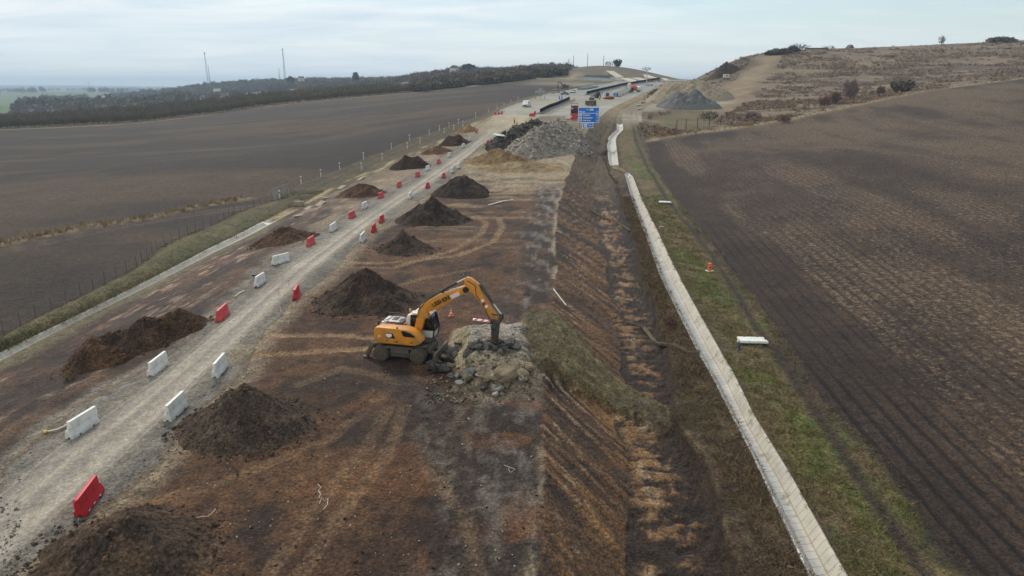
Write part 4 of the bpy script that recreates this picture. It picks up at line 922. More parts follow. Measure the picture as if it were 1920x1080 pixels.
# scrub on the hillside
tuft = [twigs(16, .55, .9, rg, (.5, 1.0), .07, .8, .0) for k in range(5)] + [leafy(14, .7, .8, rg, .5, .0) for k in range(3)]
pos, scl, tint = [], [], []
N0 = 27000
px = rg.uniform(1215, 2050, N0); py = rg.uniform(70, 262, N0)
DD = np.concatenate([np.arange(150, 480, 3.0)])
for u, v in zip(px, py):
    lo = np.interp(u, FE_PX := [1213, 1300, 1400, 1500, 1640, 1750, 1920, 2200], [268, 251, 239, 222, 191, 169, 147.5, 117])
    if v > lo: continue
    pos.append((u, v, 0))
pos = np.array(pos)
A_ = (pos[:, 0] - 960) / FOC; E_ = (pos[:, 1] - 540) / FOC; bb = cp - E_ * sp; cz = -(sp + E_ * cp)
hit = np.full(len(pos), -1.); prev = None
for d in DD:
    zz = macro(A_ * d, bb * d); g = H + cz * d - zz
    m = (g < 0) & (hit < 0); hit[m] = d
ok = hit > 160; pos = np.stack([A_ * hit, bb * hit, np.zeros(len(hit))], 1)[ok]
pos[:, :2] += rg.normal(0, 1.5, pos[:, :2].shape)
dn = fbm((pos[:, 0] + .4 * pos[:, 1]) / 16, pos[:, 1] / 9, 5, 121); ds = seg_dist(pos[:, 0], pos[:, 1], SANDT); dg = seg_dist(pos[:, 0], pos[:, 1], GRV)
ok = (dn < .54 + rg.normal(0, .05, len(pos))) & (ds > 9) & (dg > 12) & (pos[:, 1] > np.interp(pos[:, 0], FE[:, 0], FE[:, 1]) + 2); pos = pos[ok]
pos[:, 2] = tz(pos[:, 0], pos[:, 1], False) - .1
s_ = rg.uniform(.5, 1.25, len(pos)) * (.8 + .8 * rg.random(len(pos)) ** 4)
tint = mx(C(98, 86, 80, 1.3), C(138, 120, 100, 1.3), rg.random(len(pos)))
V, F, cc = many(tuft, pos, np.stack([s_ * 1.3, s_ * 1.3, s_], 1), rg.uniform(0, 6.28, len(pos)), tint)
tag(link('hillside_scrub', np_mesh('hillside_scrub', V, F, M_veg, cc)), 'low dry scrub and straw-coloured weeds over the hillside', 'scrub', kind='stuff')
# pale straw tufts along both field edges
straw = [twigs(9, .35, .7, rg, (.5, .9), .035, 1.2, .0) for k in range(5)]
pos, tint, scl = [], [], []
def hedge_line(P, n, wid, s0, s1, ca, cb, zf):
    P = np.array(P); L = np.concatenate([[0], np.cumsum(np.hypot(*np.diff(P, axis=0).T))])
    for t in rg.uniform(0, L[-1], n):
        x = np.interp(t, L, P[:, 0]) + rg.normal(0, wid); y = np.interp(t, L, P[:, 1]) + rg.normal(0, wid)
        pos.append((x, y, float(zf(np.array([x]), np.array([y]))[0]) - .05)); s_ = rg.uniform(s0, s1); scl.append((s_, s_, s_)); tint.append(mx(ca, cb, np.array(rg.random())))
hedge_line(FBND[(FBND[:, 1] < 470)] + np.array([0, 1.5]), 900, 1.0, .8, 1.6, C(140, 126, 100), C(170, 154, 124), macro)
hedge_line(FE + np.array([0, 2.0]), 900, 1.2, .6, 1.3, C(140, 126, 100), C(172, 156, 126), macro)
hedge_line(BALK, 520, .8, .5, 1.2, C(118, 102, 82), C(166, 150, 122), lambda x, y: tz(x, y, False))
V, F, cc = many(straw, np.array(pos), np.array(scl), rg.uniform(0, 6.28, len(pos)), tint)
tag(link('dry_grass', np_mesh('dry_grass', V, F, M_veg, cc)), 'pale dry grass growing along the field edges', 'grass', kind='stuff')
# grass and weeds on the banks near the channels
blade = [twigs(10, .17, .10, rg, (.05, .16), .008, .9, .0) for k in range(6)]
def strip(nm0, nm1, n, y0, y1, f):
    yy = y0 * (y1 / y0) ** rg.random(n); a_, _ = line_xz(IX[nm0], yy); b_, _ = line_xz(IX[nm1], yy); u = rg.random(n); x = a_ + (b_ - a_) * u
    return x, yy, u
G = []
x, y, u = strip('CQ', 'FR', 9000, 18, 120, 0); tk = x - np.interp(y, TAB_Y, LX[IX['TK']])
k = (np.abs(tk + .55) > .7) & (np.abs(tk - 1.15) > .5) & (fbm(x / 1.5, y / 2.4, 5, 101) > .38); G.append((x[k], y[k], mx(C(88, 92, 52), C(138, 124, 92), rg.random(k.sum()))))
x, y, u = strip('TE2', 'CL', 7000, 18, 120, 0); G.append((x, y, mx(C(88, 74, 62), C(136, 118, 92), rg.random(len(x)))))
x, y, u = strip('LA', 'LB1', 6000, 30, 120, 0); G.append((x, y, mx(C(94, 94, 60), C(142, 130, 98), rg.random(len(x)))))
x = rg.uniform(1, 16, 5000); y = rg.uniform(30, 50, 5000); k = tongue_h(x, y) > .6; G.append((x[k], y[k], mx(C(86, 74, 54), C(136, 120, 90), rg.random(k.sum()))))
x, y, t_ = (np.concatenate([g[i] for g in G]) for i in range(3))
pos = np.stack([x, y, tz(x, y) - .02], 1); s_ = rg.uniform(.6, 1.6, len(x)) * (1 + y / 120) * np.where((x < 11) & (x > 0) & (y < 52), .6, 1)
V, F, cc = many(blade, pos, np.stack([s_ * 1.3, s_ * 1.3, s_], 1), rg.uniform(0, 6.28, len(x)), t_)
tag(link('grass_tufts', np_mesh('grass_tufts', V, F, M_veg, cc)), 'short grass and dead weeds growing on the banks', 'grass', kind='stuff')

# single bushes and trees
def bush(px, py, r, h, col, label, kind='twigs', group='bushes on the scrub hillside', name='bush', n=420):
    p = at(px, py); rgb = np.random.default_rng(int(px * 7 + py))
    o = empty(name, p, 0, label, 'bush', group)
    VF = twigs(n, r, h, rgb, (h * .15, h * .4), .045 * h ** .5, .5, .05) if kind == 'twigs' else leafy(n, r, h, rgb, r * .32, .02)
    link('crown', crown_mesh('crown', VF, col, rgb), o)
    link('stem', trunk_mesh('stem', h * .7, .05 * h ** .7, rgb, C(70, 60, 52), r * .6, 6), o)
bush(1594, 187, 2.6, 7.0, C(104, 88, 86, 1.3), 'tall purplish bare bush just above the pale edge of the ploughed field')
bush(1546, 201, 2.0, 3.8, C(112, 82, 76), 'small reddish bush on the field edge below the tall purplish one')
bush(1566, 194, 2.0, 4.2, C(100, 86, 80), 'dull grey-brown bush between the reddish and the tall purplish bushes')
bush(1691, 172, 4.2, 4.0, C(84, 78, 68, 1.3), 'broad dark green-black bush close to the field edge', 'leafy', n=700)
bush(1650, 178, 1.6, 3.2, C(106, 88, 82), 'thin small bush beside the broad dark one')
bush(1470, 230, 2.2, 2.6, C(110, 88, 84), 'low spreading reddish bush in the scrub by the field corner')
bush(1410, 224, 2.6, 2.6, C(98, 82, 80), 'low purple-grey bush near the leaning fence posts')
bush(1330, 226, 3.2, 3.0, C(92, 80, 74), 'low dark bush below the grey gravel heap')
bush(1255, 612, .5, .9, C(112, 84, 84), 'small purplish weed clump on the brown slope beside the channel', group='weeds on the brown slope', n=160)
# skyline of the hill
def tree(px, py, r, h, col, label, kind, name='tree', group='trees on the hill skyline', n=500, cat='tree', d=None):
    if d is None: p = at(px, py)
    else:
        a, b, c_ = ray(px, py); p = Vector((a * d, b * d, H + c_ * d))
    rgb = np.random.default_rng(int(px * 3 + py * 11))
    o = empty(name, p - Vector((0, 0, .3)), 0, label, cat, group)
    VF = twigs(n, r, h, rgb, (h * .12, h * .34), .02 * h, .6, .22) if kind == 'bare' else leafy(n, r, h, rgb, r * .4, .05)
    link('crown', crown_mesh('crown', VF, col, rgb), o); link('trunk', trunk_mesh('trunk', h * .75, .022 * h + .05, rgb, C(62, 56, 50), r * .7, 6), o)
tree(1765, 85, 2.2, 6.0, C(96, 86, 82), 'thin bare tree alone on the hill skyline', 'bare', n=160)
tree(1497, 97, 6.5, 5.0, C(78, 72, 66), 'rounded bare tree beside the flat-roofed building on the skyline', 'bare')
tree(1487, 98, 4.0, 3.4, C(76, 72, 64, 1.3), 'dark low tree at the foot of the rounded bare one on the skyline', 'leafy', n=320)
tree(1553, 95, 4.0, 3.4, C(86, 80, 72), 'low bare tree just past the flat-roofed building', 'bare', n=260)
tree(1462, 100, 7.0, 2.4, C(74, 70, 62, 1.3), 'long dark hedge-like tree clump running down the skyline', 'leafy', n=520)
tree(1445, 102, 4.0, 1.8, C(66, 62, 54), 'small dark tree clump at the lower end of the skyline hedge', 'leafy', n=260)
tree(1875, 79, 9.0, 2.2, C(78, 74, 68, 1.4), 'low dark tree clump at the high end of the skyline', 'leafy', n=520)
tree(1158, 126, 3.4, 7.0, C(50, 52, 48), 'dark evergreen tree on top of the middle hill', 'leafy', n=420, d=600, group='trees on the middle hill')
tree(1142, 126, 4.5, 5.6, C(104, 100, 94), 'pale bare tree on top of the middle hill', 'bare', n=220, d=603, group='trees on the middle hill')
tree(1212, 134, 5.0, 4.2, C(110, 106, 100), 'misty bare tree on the falling shoulder of the middle hill', 'bare', n=200, d=585, group='trees on the middle hill')
tree(878, 134, 8.0, 9.0, C(54, 54, 48), 'round dark tree rising out of the wooded ridge', 'leafy', d=860, group='trees on the wooded ridge')
tree(545, 158, 7.0, 14.0, C(50, 54, 52), 'dark conifer rising from the far ridge beside the mast', 'leafy', d=1250, group='trees on the wooded ridge')
tree(667, 152, 6.0, 14.0, C(48, 52, 48), 'pointed dark conifer rising from the far ridge', 'leafy', d=1120, group='trees on the wooded ridge')
tree(848, 136, 6.0, 7.0, C(92, 86, 80), 'bare tree behind the white ridge house', 'bare', d=855, group='trees on the wooded ridge', n=240)
# ------------------------------------------------------------------ solid builder
class MB:
    def __init__(s): s.bm = bmesh.new()
    def _add(s, V, F, M=None):
        vs = [s.bm.verts.new((M @ Vector(v)) if M else v) for v in V]
        for f in F:
            try: s.bm.faces.new([vs[i] for i in f])
            except ValueError: pass
        return s
    def box(s, c, d, rot=None, taper=(1, 1)):
        x, y, z = (q / 2 for q in d); a, b = taper
        V = [(-x,-y,-z),(x,-y,-z),(x,y,-z),(-x,y,-z),(-x*a,-y*b,z),(x*a,-y*b,z),(x*a,y*b,z),(-x*a,y*b,z)]
        M = Matrix.Translation(c) @ (Euler(rot).to_matrix().to_4x4() if rot else Matrix())
        return s._add(V, [(0,3,2,1),(4,5,6,7),(0,1,5,4),(1,2,6,5),(2,3,7,6),(3,0,4,7)], M)
    def prism(s, pts, a, b, plane='xz', M=None):
        """outline extruded between a and b along the axis missing from plane"""
        def v(p, q): return {'xz': (p[0], q, p[1]), 'xy': (p[0], p[1], q), 'yz': (q, p[0], p[1])}[plane]
        n = len(pts); V = [v(p, a) for p in pts] + [v(p, b) for p in pts]
        F = [tuple(range(n)), tuple(range(2*n-1, n-1, -1))] + [(i, n+i, n+(i+1) % n, (i+1) % n) for i in range(n)]
        return s._add(V, F, M)
    def cyl(s, p0, p1, r0, r1=None, n=14, cap=True):
        r1 = r0 if r1 is None else r1; p0, p1 = Vector(p0), Vector(p1); t = (p1 - p0).normalized(); a = t.orthogonal().normalized(); b = t.cross(a)
        V = [p0 + r0 * (math.cos(k*2*math.pi/n) * a + math.sin(k*2*math.pi/n) * b) for k in range(n)] + [p1 + r1 * (math.cos(k*2*math.pi/n) * a + math.sin(k*2*math.pi/n) * b) for k in range(n)]
        F = [(k, (k+1) % n, n+(k+1) % n, n+k) for k in range(n)]
        if cap: F += [tuple(range(n-1, -1, -1)), tuple(range(n, 2*n))]
        return s._add(V, F)
    def pipe(s, pts, r, n=7):
        V, F = tube(pts, [r] * len(pts), n); return s._add([tuple(v) for v in V], [tuple(f) for f in F])
    def lathe(s, prof, c, axis='y', n=24):
        """profile (radius, along) turned round an axis through c"""
        V, F = [], []
        for r, h in prof:
            for k in range(n):
                an = 2 * math.pi * k / n; u, w = r * math.cos(an), r * math.sin(an)
                V.append({'y': (c[0]+u, c[1]+h, c[2]+w), 'z': (c[0]+u, c[1]+w, c[2]+h), 'x': (c[0]+h, c[1]+u, c[2]+w)}[axis])
        m = len(prof)
        for i in range(m - 1):
            for k in range(n): F.append((i*n+k, i*n+(k+1) % n, (i+1)*n+(k+1) % n, (i+1)*n+k))
        F += [tuple(range(n)), tuple(range((m-1)*n, m*n))]
        return s._add(V, F)
    def build(s, name, mat, parent=None, bevel=0.0, smooth=None, loc=None, rot=None, seg=2):
        bm = s.bm; bmesh.ops.recalc_face_normals(bm, faces=bm.faces)
        if bevel:
            ed = [e for e in bm.edges if len(e.link_faces) == 2 and e.calc_face_angle(0) > .5]
            try: bmesh.ops.bevel(bm, geom=ed, offset=bevel, segments=seg, profile=.6, affect='EDGES', clamp_overlap=True)
            except Exception: pass
        me = bpy.data.meshes.new(name); bm.to_mesh(me); bm.free()
        if mat: me.materials.append(mat)
        if smooth is None: smooth = bool(bevel)
        if smooth:
            me.polygons.foreach_set('use_smooth', np.ones(len(me.polygons), bool))
            try: me.set_sharp_from_angle(angle=rad(38))
            except Exception: pass
        return link(name, me, parent, loc, rot)
def text_obj(name, body, size, mat, parent, M, bold=0.0, sx=1.0, extr=.004, align='LEFT'):
    cu = bpy.data.curves.new(name, 'FONT'); cu.body = body; cu.size = size; cu.extrude = extr; cu.offset = bold; cu.align_x = align; cu.resolution_u = 3
    t = bpy.data.objects.new(name, cu); COL.objects.link(t); dg = bpy.context.evaluated_depsgraph_get(); me = bpy.data.meshes.new_from_object(t.evaluated_get(dg))
    bpy.data.objects.remove(t); bpy.data.curves.remove(cu)
    me.transform(M @ Matrix.Diagonal((sx, 1, 1, 1))); me.materials.clear(); me.materials.append(mat)
    return link(name, me, parent)

K = 1.0
M_yel = pmat('machine_yellow', C(222, 146, 26, K), .42, .10, 1.5, dirt=C(150, 112, 64, K), dirt_amt=.5, spec=.5)
M_white = pmat('off_white_paint', C(214, 218, 218, K), .45, .08, 2, dirt=C(150, 142, 130, K), dirt_amt=.3)
M_dark = pmat('dark_steel', C(52, 52, 54), .5, .2, 4, dirt=C(96, 84, 70), dirt_amt=.4, spec=.5)
M_black = pmat('black_plastic', C(30, 31, 34), .5, .2, 5, spec=.4)
M_glass = pmat('dark_glass', C(22, 28, 32), .08, .1, 1, spec=.8)
M_tyre = pmat('dusty_tyre', C(58, 56, 55), .85, .2, 6, dirt=C(100, 90, 78), dirt_amt=.55, bump=.4, bscale=18)
M_rim = pmat('rusty_rim', C(104, 86, 66), .6, .2, 6, dirt=C(70, 60, 52), dirt_amt=.5)
M_chass = pmat('muddy_chassis', C(104, 98, 92), .6, .2, 4, dirt=C(84, 70, 58), dirt_amt=.6)
M_rod = pmat('polished_rod', C(205, 208, 212, 1), .25, .05, 3, metal=.6)
M_rust = pmat('rust', C(98, 66, 46), .8, .35, 6, dirt=C(60, 46, 40), dirt_amt=.5, bump=.4)
M_red = pmat('red_plastic', C(196, 30, 44, K), .5, .10, 2.5, dirt=C(176, 60, 66, K), dirt_amt=.3)
M_pink = pmat('pale_red_plastic', C(202, 58, 70, K), .55, .12, 2.5, dirt=C(214, 110, 112, K), dirt_amt=.35)  # paler, pinker red than the plain red plastic
M_wht = pmat('white_plastic', C(222, 226, 228, K), .5, .05, 2.5, dirt=C(176, 172, 164, K), dirt_amt=.2)
M_orange = pmat('orange_plastic', C(224, 116, 50, K), .55, .12, 4)
M_grey = pmat('galvanised_steel', C(140, 146, 150), .5, .12, 3, metal=.25)
M_blue = pmat('sign_blue', C(4, 104, 206, 1.15), .4, .06, .5)
M_sgnw = pmat('sign_white', C(228, 236, 246, K), .4, .03, .5)
M_green = pmat('sign_green', C(40, 150, 110, K), .4, .05, .5)
M_orng = pmat('beacon_orange', C(236, 150, 30, K), .3, .05, 2)

# ------------------------------------------------------------------ the excavator
EX = wpt(762, 664); YAW = rad(-13)
ex = empty('wheeled_excavator', (EX[0], EX[1], -.10), YAW, 'yellow wheeled excavator with a hydraulic breaker standing beside the broken asphalt', 'excavator')
b = MB(); b.box((0, 0, .78), (3.7, .95, .42)); b.box((0, 0, 1.02), (1.6, 1.25, .16))
for x in (-1.25, 1.25): b.box((x, 0, .56), (.34, 1.7, .3)); b.cyl((x, -1.0, .54), (x, 1.0, .54), .13)
b.box((1.78, 0, .72), (.4, 1.2, .4)); b.box((-1.85, 0, .72), (.4, 1.2, .46)); b.box((1.35, .62, 1.04), (.9, .5, .08)); b.box((1.35, -.62, 1.04), (.9, .5, .08))
b.build('undercarriage', M_chass, ex, .03)
for sy in (-1, 1):
    b = MB(); y = sy * 1.02
    b.box((0, y, .98), (1.9, .5, .07)); b.box((0, y * .93, .7), (1.25, .42, .5)); b.box((.02, y * 1.1, .42), (1.15, .3, .06)); b.box((.02, y * 1.14, .68), (1.25, .26, .06))
    b.box((-.6, y * 1.08, .56), (.06, .3, .34)); b.box((.64, y * 1.08, .56), (.06, .3, .34))
    b.build('side_step', M_chass, ex, .015)
def tyre_prof(r, w): return [(r*.52, -w*.5), (r*.80, -w*.52), (r*.95, -w*.46), (r, -w*.34), (r, w*.34), (r*.95, w*.46), (r*.80, w*.52), (r*.52, w*.5)]
for x in (-1.25, 1.27):
    for sy in (-1, 1):
        b = MB()
        for off in (.90, 1.22):
            b.lathe(tyre_prof(.52, .29), (x, sy * off, .52), 'y', 28)
            for k in range(22):
                an = 2 * math.pi * k / 22
                b.box((x + .515 * math.cos(an), sy * off, .52 + .515 * math.sin(an)), (.05, .25, .06), (0, -an, .25 * (1 if k % 2 else -1)))
        wh = b.build('wheel', M_tyre, ex, smooth=True)
        b = MB(); b.lathe([(.29, .02), (.29, .14), (.25, .15), (.22, .07), (.11, .06), (.11, .13), (.06, .15)], (x, sy * 1.23 - (.0 if sy > 0 else .0), .52), 'y', 20) if sy > 0 else b.lathe([(.29, -.02), (.29, -.14), (.25, -.15), (.22, -.07), (.11, -.06), (.11, -.13), (.06, -.15)], (x, sy * 1.23, .52), 'y', 20)
        b.build('rim', M_rim, wh, smooth=True)
# dozer blade in front, outriggers behind
b = MB(); b.prism([(2.32, .12), (2.42, .06), (2.62, .10), (2.50, .40), (2.54, .78), (2.40, .80), (2.30, .42)], -1.28, 1.28); b.box((2.1, -.4, .5), (.6, .16, .2), (0, .25, 0)); b.box((2.1, .4, .5), (.6, .16, .2), (0, .25, 0))
b.build('dozer_blade', M_chass, ex, .02)
for sy in (-1, 1):
    b = MB(); b.box((-2.14, sy * .95, .66), (.24, .34, 1.0), (0, .55, 0)); b.box((-2.45, sy * 1.0, .13), (.30, .46, .10), (0, .2, 0)); b.cyl((-1.95, sy * .95, 1.0), (-2.42, sy * .98, .24), .05)
    b.build('outrigger', M_chass, ex, .02)
# slewing upper structure
tur = MB(); tur.cyl((0, 0, 1.08), (0, 0, 1.26), .62, n=28); tur.build('turntable', M_dark, ex, smooth=True)
out = [(-2.02,1.26),(-2.12,1.55),(-2.10,2.20),(-1.98,2.44),(-1.7,2.50),(.55,2.46),(.92,2.36),(1.28,2.06),(1.55,1.66),(1.58,1.48),(1.40,1.34),(1.1,1.22),(-1.9,1.22)]
b = MB(); b.prism(out, -1.27, -.42)
b.build('engine_housing', M_yel, ex, .07, seg=3)
lf = [(-2.02,1.26),(-2.12,1.55),(-2.10,2.14),(-1.98,2.36),(-.05,2.36),(-.05,1.24)]
b = MB(); b.prism(lf, -.40, 1.27); b.build('rear_housing', M_yel, ex, .06, seg=3)
b = MB(); b.box((.85, .45, 1.24), (2.0, 1.7, .14)); b.box((-.4, -.2, 1.3), (2.2, 1.8, .1)); b.build('deck', M_dark, ex, .02)
b = MB(); b.box((-1.15, .62, 2.42), (1.35, .98, .12)); b.box((-1.75, .35, 2.46), (.36, 1.3, .16)); b.box((-1.0, .02, 2.50), (1.0, .22, .06)); b.build('engine_cover', M_white, ex, .03)
b = MB(); b.box((-.45, .3, 2.44), (.52, 1.0, .10)); b.box((-1.1, .62, 2.49), (.5, .6, .05)); b.build('grille', M_black, ex, .01)
b = MB()
b.pipe([(-2.0, -.5, 2.4), (-2.0, -.5, 2.82), (-1.7, -.3, 2.66), (-1.4, .3, 2.62)], .025); b.pipe([(-2.05, 1.1, 2.4), (-2.05, 1.1, 2.75), (-.5, 1.15, 2.75), (-.5, 1.15, 2.4)], .025); b.pipe([(-1.6, -.46, 2.5), (-1.6, -.46, 2.66), (-.1, -.46, 2.66), (.1, -.46, 2.48)], .022); b.box((-2.0, -.62, 2.56), (.08, .16, .36))
b.build('handrail', M_black, ex)
b = MB(); win = [(.22,2.28),(.32,2.36),(.62,2.33),(.92,2.18),(1.20,1.96),(1.16,1.90),(.52,1.90),(.36,1.95)]; b.prism(win, -1.285, -1.25); b.build('side_window', M_glass, ex, .01)
b = MB(); b.prism([(-1.02,2.10),(-.48,2.10),(-.24,1.70),(-1.02,1.70)], -1.28, -1.25); vent = b.build('side_vent', M_black, ex)
b = MB(); b.box((-.78, -1.287, 1.94), (.48, .012, .22)); b.box((-.80, -1.287, 1.79), (.26, .012, .07)); b.build('notice', M_sgnw, vent)
b = MB(); b.box((-1.62, -1.282, 1.80), (.26, .012, .15)); b.box((-1.70, -1.282, 1.66), (.10, .012, .09)); b.build('sticker', pmat('pale_sticker', C(216, 186, 180, K), .5, .15, 8), ex)
b = MB()
for x in (-.97, .92): b.cyl((x, -1.29, 1.48), (x, -1.25, 1.48), .05)
b.box((-.14, -1.283, 1.46), (.20, .012, .07)); b.cyl((-.1, -1.15, 2.45), (-.1, -1.15, 2.56), .07); b.build('latch', M_black, ex)
# cab, far side
cabp = [(.10,1.30),(.06,2.95),(.26,3.16),(1.55,3.16),(1.80,2.95),(1.98,2.0),(1.80,1.30)]
b = MB(); b.prism([(.02,1.34),(-.02,2.7),(.12,3.02),(.34,3.06),(.30,2.7),(.26,1.34)], .20, 1.24); b.prism([(.9,1.30),(.9,1.86),(1.92,1.86),(1.84,1.30)], .26, 1.24)
cab = b.build('cab', M_white, ex, .04)
b = MB(); b.box((1.12, .73, 3.17), (1.28, 1.10, .12)); b.box((1.22, .73, 3.25), (.9, .9, .05)); b.build('roof', M_white, cab, .04)
b = MB(); b.prism([(.28,1.86),(.26,2.96),(.36,3.10),(1.62,3.10),(1.78,2.92),(1.93,1.90)], .24, 1.22); b.build('window', M_glass, cab, .03)
b = MB()
for y in (.225, 1.235): b.pipe([(1.86, y, 1.3), (1.97, y, 2.0), (1.80, y, 2.94), (1.58, y, 3.12)], .05); b.pipe([(.92, y, 1.3), (.90, y, 3.1)], .035)
b.pipe([(1.98, .22, 1.9), (1.98, 1.24, 1.9)], .03); b.box((2.12, .3, 2.3), (.06, .16, .3)); b.pipe([(1.95, .3, 2.5), (2.12, .3, 2.45)], .02)
b.build('pillar', M_black, cab)
b = MB(); b.cyl((.05, .9, 3.06), (.05, .9, 3.26), .07); b.build('beacon', M_orng, ex, smooth=True)
# boom, stick, breaker (in the machine's own vertical plane)
BY = -.12
b = MB(); b.prism([(.62,1.55),(1.08,1.50),(1.50,2.75),(1.72,3.10),(1.66,3.48),(1.30,3.62),(1.08,3.42),(.98,2.9)], BY - .21, BY + .21); b.box((1.62, BY, 3.0), (.26, .56, .26)); lb = b.build('boom_base', M_yel, ex, .03)
bo = [(1.28,3.44),(1.18,3.62),(1.62,3.95),(2.55,4.52),(3.0,4.66),(4.25,5.22),(4.48,5.20),(4.54,4.94),(4.34,4.78),(3.0,3.92),(2.2,3.44),(1.78,3.26),(1.55,3.22)]
b = MB(); b.prism(bo, BY - .19, BY + .19); boom = b.build('boom', M_yel, ex, .03)
ang = math.atan2(4.35 - 3.55, 3.3 - 1.9)
MT = Matrix.Translation((2.14, BY - .196, 3.66)) @ Matrix.Rotation(-ang * .98, 4, 'Y') @ Matrix.Rotation(math.pi / 2, 4, 'X')
text_obj('lettering', 'LIEBHERR', .36, M_black, boom, MT, .012, .93)
MT = Matrix.Translation((3.62, BY - .196, 4.56)) @ Matrix.Rotation(-ang, 4, 'Y')
b = MB(); b._add([(-.34,0,-.13),(.34,0,-.13),(.34,0,.13),(-.34,0,.13)], [(0,1,2,3)], MT); b.build('notice', pmat('boom_notice', C(222, 204, 206, K), .5, .12, 9), boom)
b = MB(); b.pipe([(1.05, BY - .23, 2.9), (1.2, BY - .26, 3.5), (1.7, BY - .1, 4.05), (2.5, BY - .08, 4.62), (3.2, BY - .1, 4.86)], .03); b.pipe([(1.1, BY + .23, 2.9), (1.2, BY + .26, 3.6), (1.7, BY + .1, 4.1), (2.5, BY + .08, 4.66)], .03); b.cyl((4.36, BY - .26, 4.98), (4.36, BY + .26, 4.98), .19)
b.build('hose', M_black, boom)
b = MB(); b.cyl((2.75, BY, 4.80), (3.72, BY, 5.36), .095); b.box((2.72, BY, 4.72), (.22, .2, .2)); sc1 = b.build('stick_cylinder', M_dark, ex, smooth=True)
b = MB(); b.cyl((3.7, BY, 5.35), (4.36, BY, 5.70), .05); b.cyl((2.9, BY - .12, 4.72), (4.3, BY - .12, 5.20), .018); b.cyl((2.9, BY + .12, 4.72), (4.3, BY + .12, 5.20), .018); b.build('rod', M_rod, sc1, smooth=True)
st = [(4.24,5.62),(4.38,5.78),(4.66,5.74),(5.20,5.36),(5.34,5.0),(5.98,3.86),(6.42,3.26),(6.44,3.02),(6.26,2.94),(6.02,3.16),(5.5,3.84),(4.80,4.78),(4.34,4.86)]
b = MB(); b.prism(st, BY - .17, BY + .17); stick = b.build('stick', M_yel, ex, .03)
for k, q in enumerate((0.0, .22, .44)):
    MT = Matrix.Translation((5.42 + q * .56, BY - .176, 4.30 - q * .83)) @ Matrix.Rotation(rad(54), 4, 'Y')
    b = MB(); b._add([(-.085,0,-.12),(.085,0,-.15),(.085,0,.12),(-.085,0,.15)], [(0,1,2,3)], MT); b.build('stripe', M_red if k == 1 else M_sgnw, stick)
b = MB(); b.cyl((5.30, BY, 5.28), (6.12, BY, 4.12), .10); b.box((5.26, BY, 5.22), (.24, .26, .24), (0, .9, 0)); sc2 = b.build('tool_cylinder', M_dark, ex, smooth=True)
b = MB(); b.cyl((6.1, BY, 4.14), (6.62, BY, 3.44), .055); b.build('rod', M_rod, sc2, smooth=True)
b = MB(); b.prism([(6.56,3.52),(6.70,3.46),(6.76,3.16),(6.62,2.96),(6.50,3.10)], BY - .2, BY - .12); b.prism([(6.56,3.52),(6.70,3.46),(6.76,3.16),(6.62,2.96),(6.50,3.10)], BY + .12, BY + .2); b.prism([(6.02,3.42),(6.1,3.52),(6.66,3.52),(6.66,3.40)], BY - .22, BY - .17); b.build('linkage', M_dark, ex, .01)
b = MB(); b.pipe([(4.5, BY - .24, 5.6), (5.0, BY - .26, 5.3), (5.05, BY - .26, 4.7), (5.6, BY - .24, 3.9), (6.0, BY - .28, 2.9), (6.05, BY - .36, 2.5), (6.3, BY - .3, 2.55), (6.4, BY - .26, 2.8)], .022); b.pipe([(6.2, BY - .26, 3.0), (5.7, BY - .4, 2.75), (5.4, BY - .4, 2.62), (5.9, BY - .36, 2.5), (6.3, BY - .28, 2.45)], .02); b.build('hose', M_black, stick)
HB = Matrix.Translation((6.28, BY, 3.10)) @ Matrix.Rotation(rad(4), 4, 'Y') @ Matrix.Diagonal((1, 1, 1.13, 1))
def hb(V): return [tuple(HB @ Vector(v)) for v in V]
b = MB(); b.box((0, 0, -.1), (.62, .50, .26)); b.box((0, 0, -.55), (.46, .42, .80)); b.bm.transform(HB); brk_ = b.build('hydraulic_breaker', M_dark, ex, .03)
b = MB(); b.box((0, 0, -1.12), (.40, .36, .62), taper=(1.08, 1.1)); b.bm.transform(HB); b.build('breaker_housing', M_rust, brk_, .03)
b = MB(); b.cyl((0, 0, -1.4), (0, 0, -1.72), .09, .075); b.bm.transform(HB); b.build('chisel', M_grey, brk_, smooth=True)

# proportions of the upper structure
def squash(o):
    n = len(o.data.vertices); co = np.empty(n * 3, np.float32); o.data.vertices.foreach_get('co', co); co = co.reshape(-1, 3)
    co[:, 2] = np.where(co[:, 2] > 1.22, 1.22 + (co[:, 2] - 1.22) * .87, co[:, 2]); co[:, 0] = np.where(co[:, 0] < 0, co[:, 0] * .80, co[:, 0])
    o.data.vertices.foreach_set('co', co.ravel()); o.data.update()
    for k in o.children: squash(k)
for o in list(ex.children):
    if o.name.split('.')[0] in ('engine_housing', 'rear_housing', 'deck', 'engine_cover', 'grille', 'handrail', 'side_window', 'side_vent', 'sticker', 'latch', 'cab', 'beacon'): squash(o)
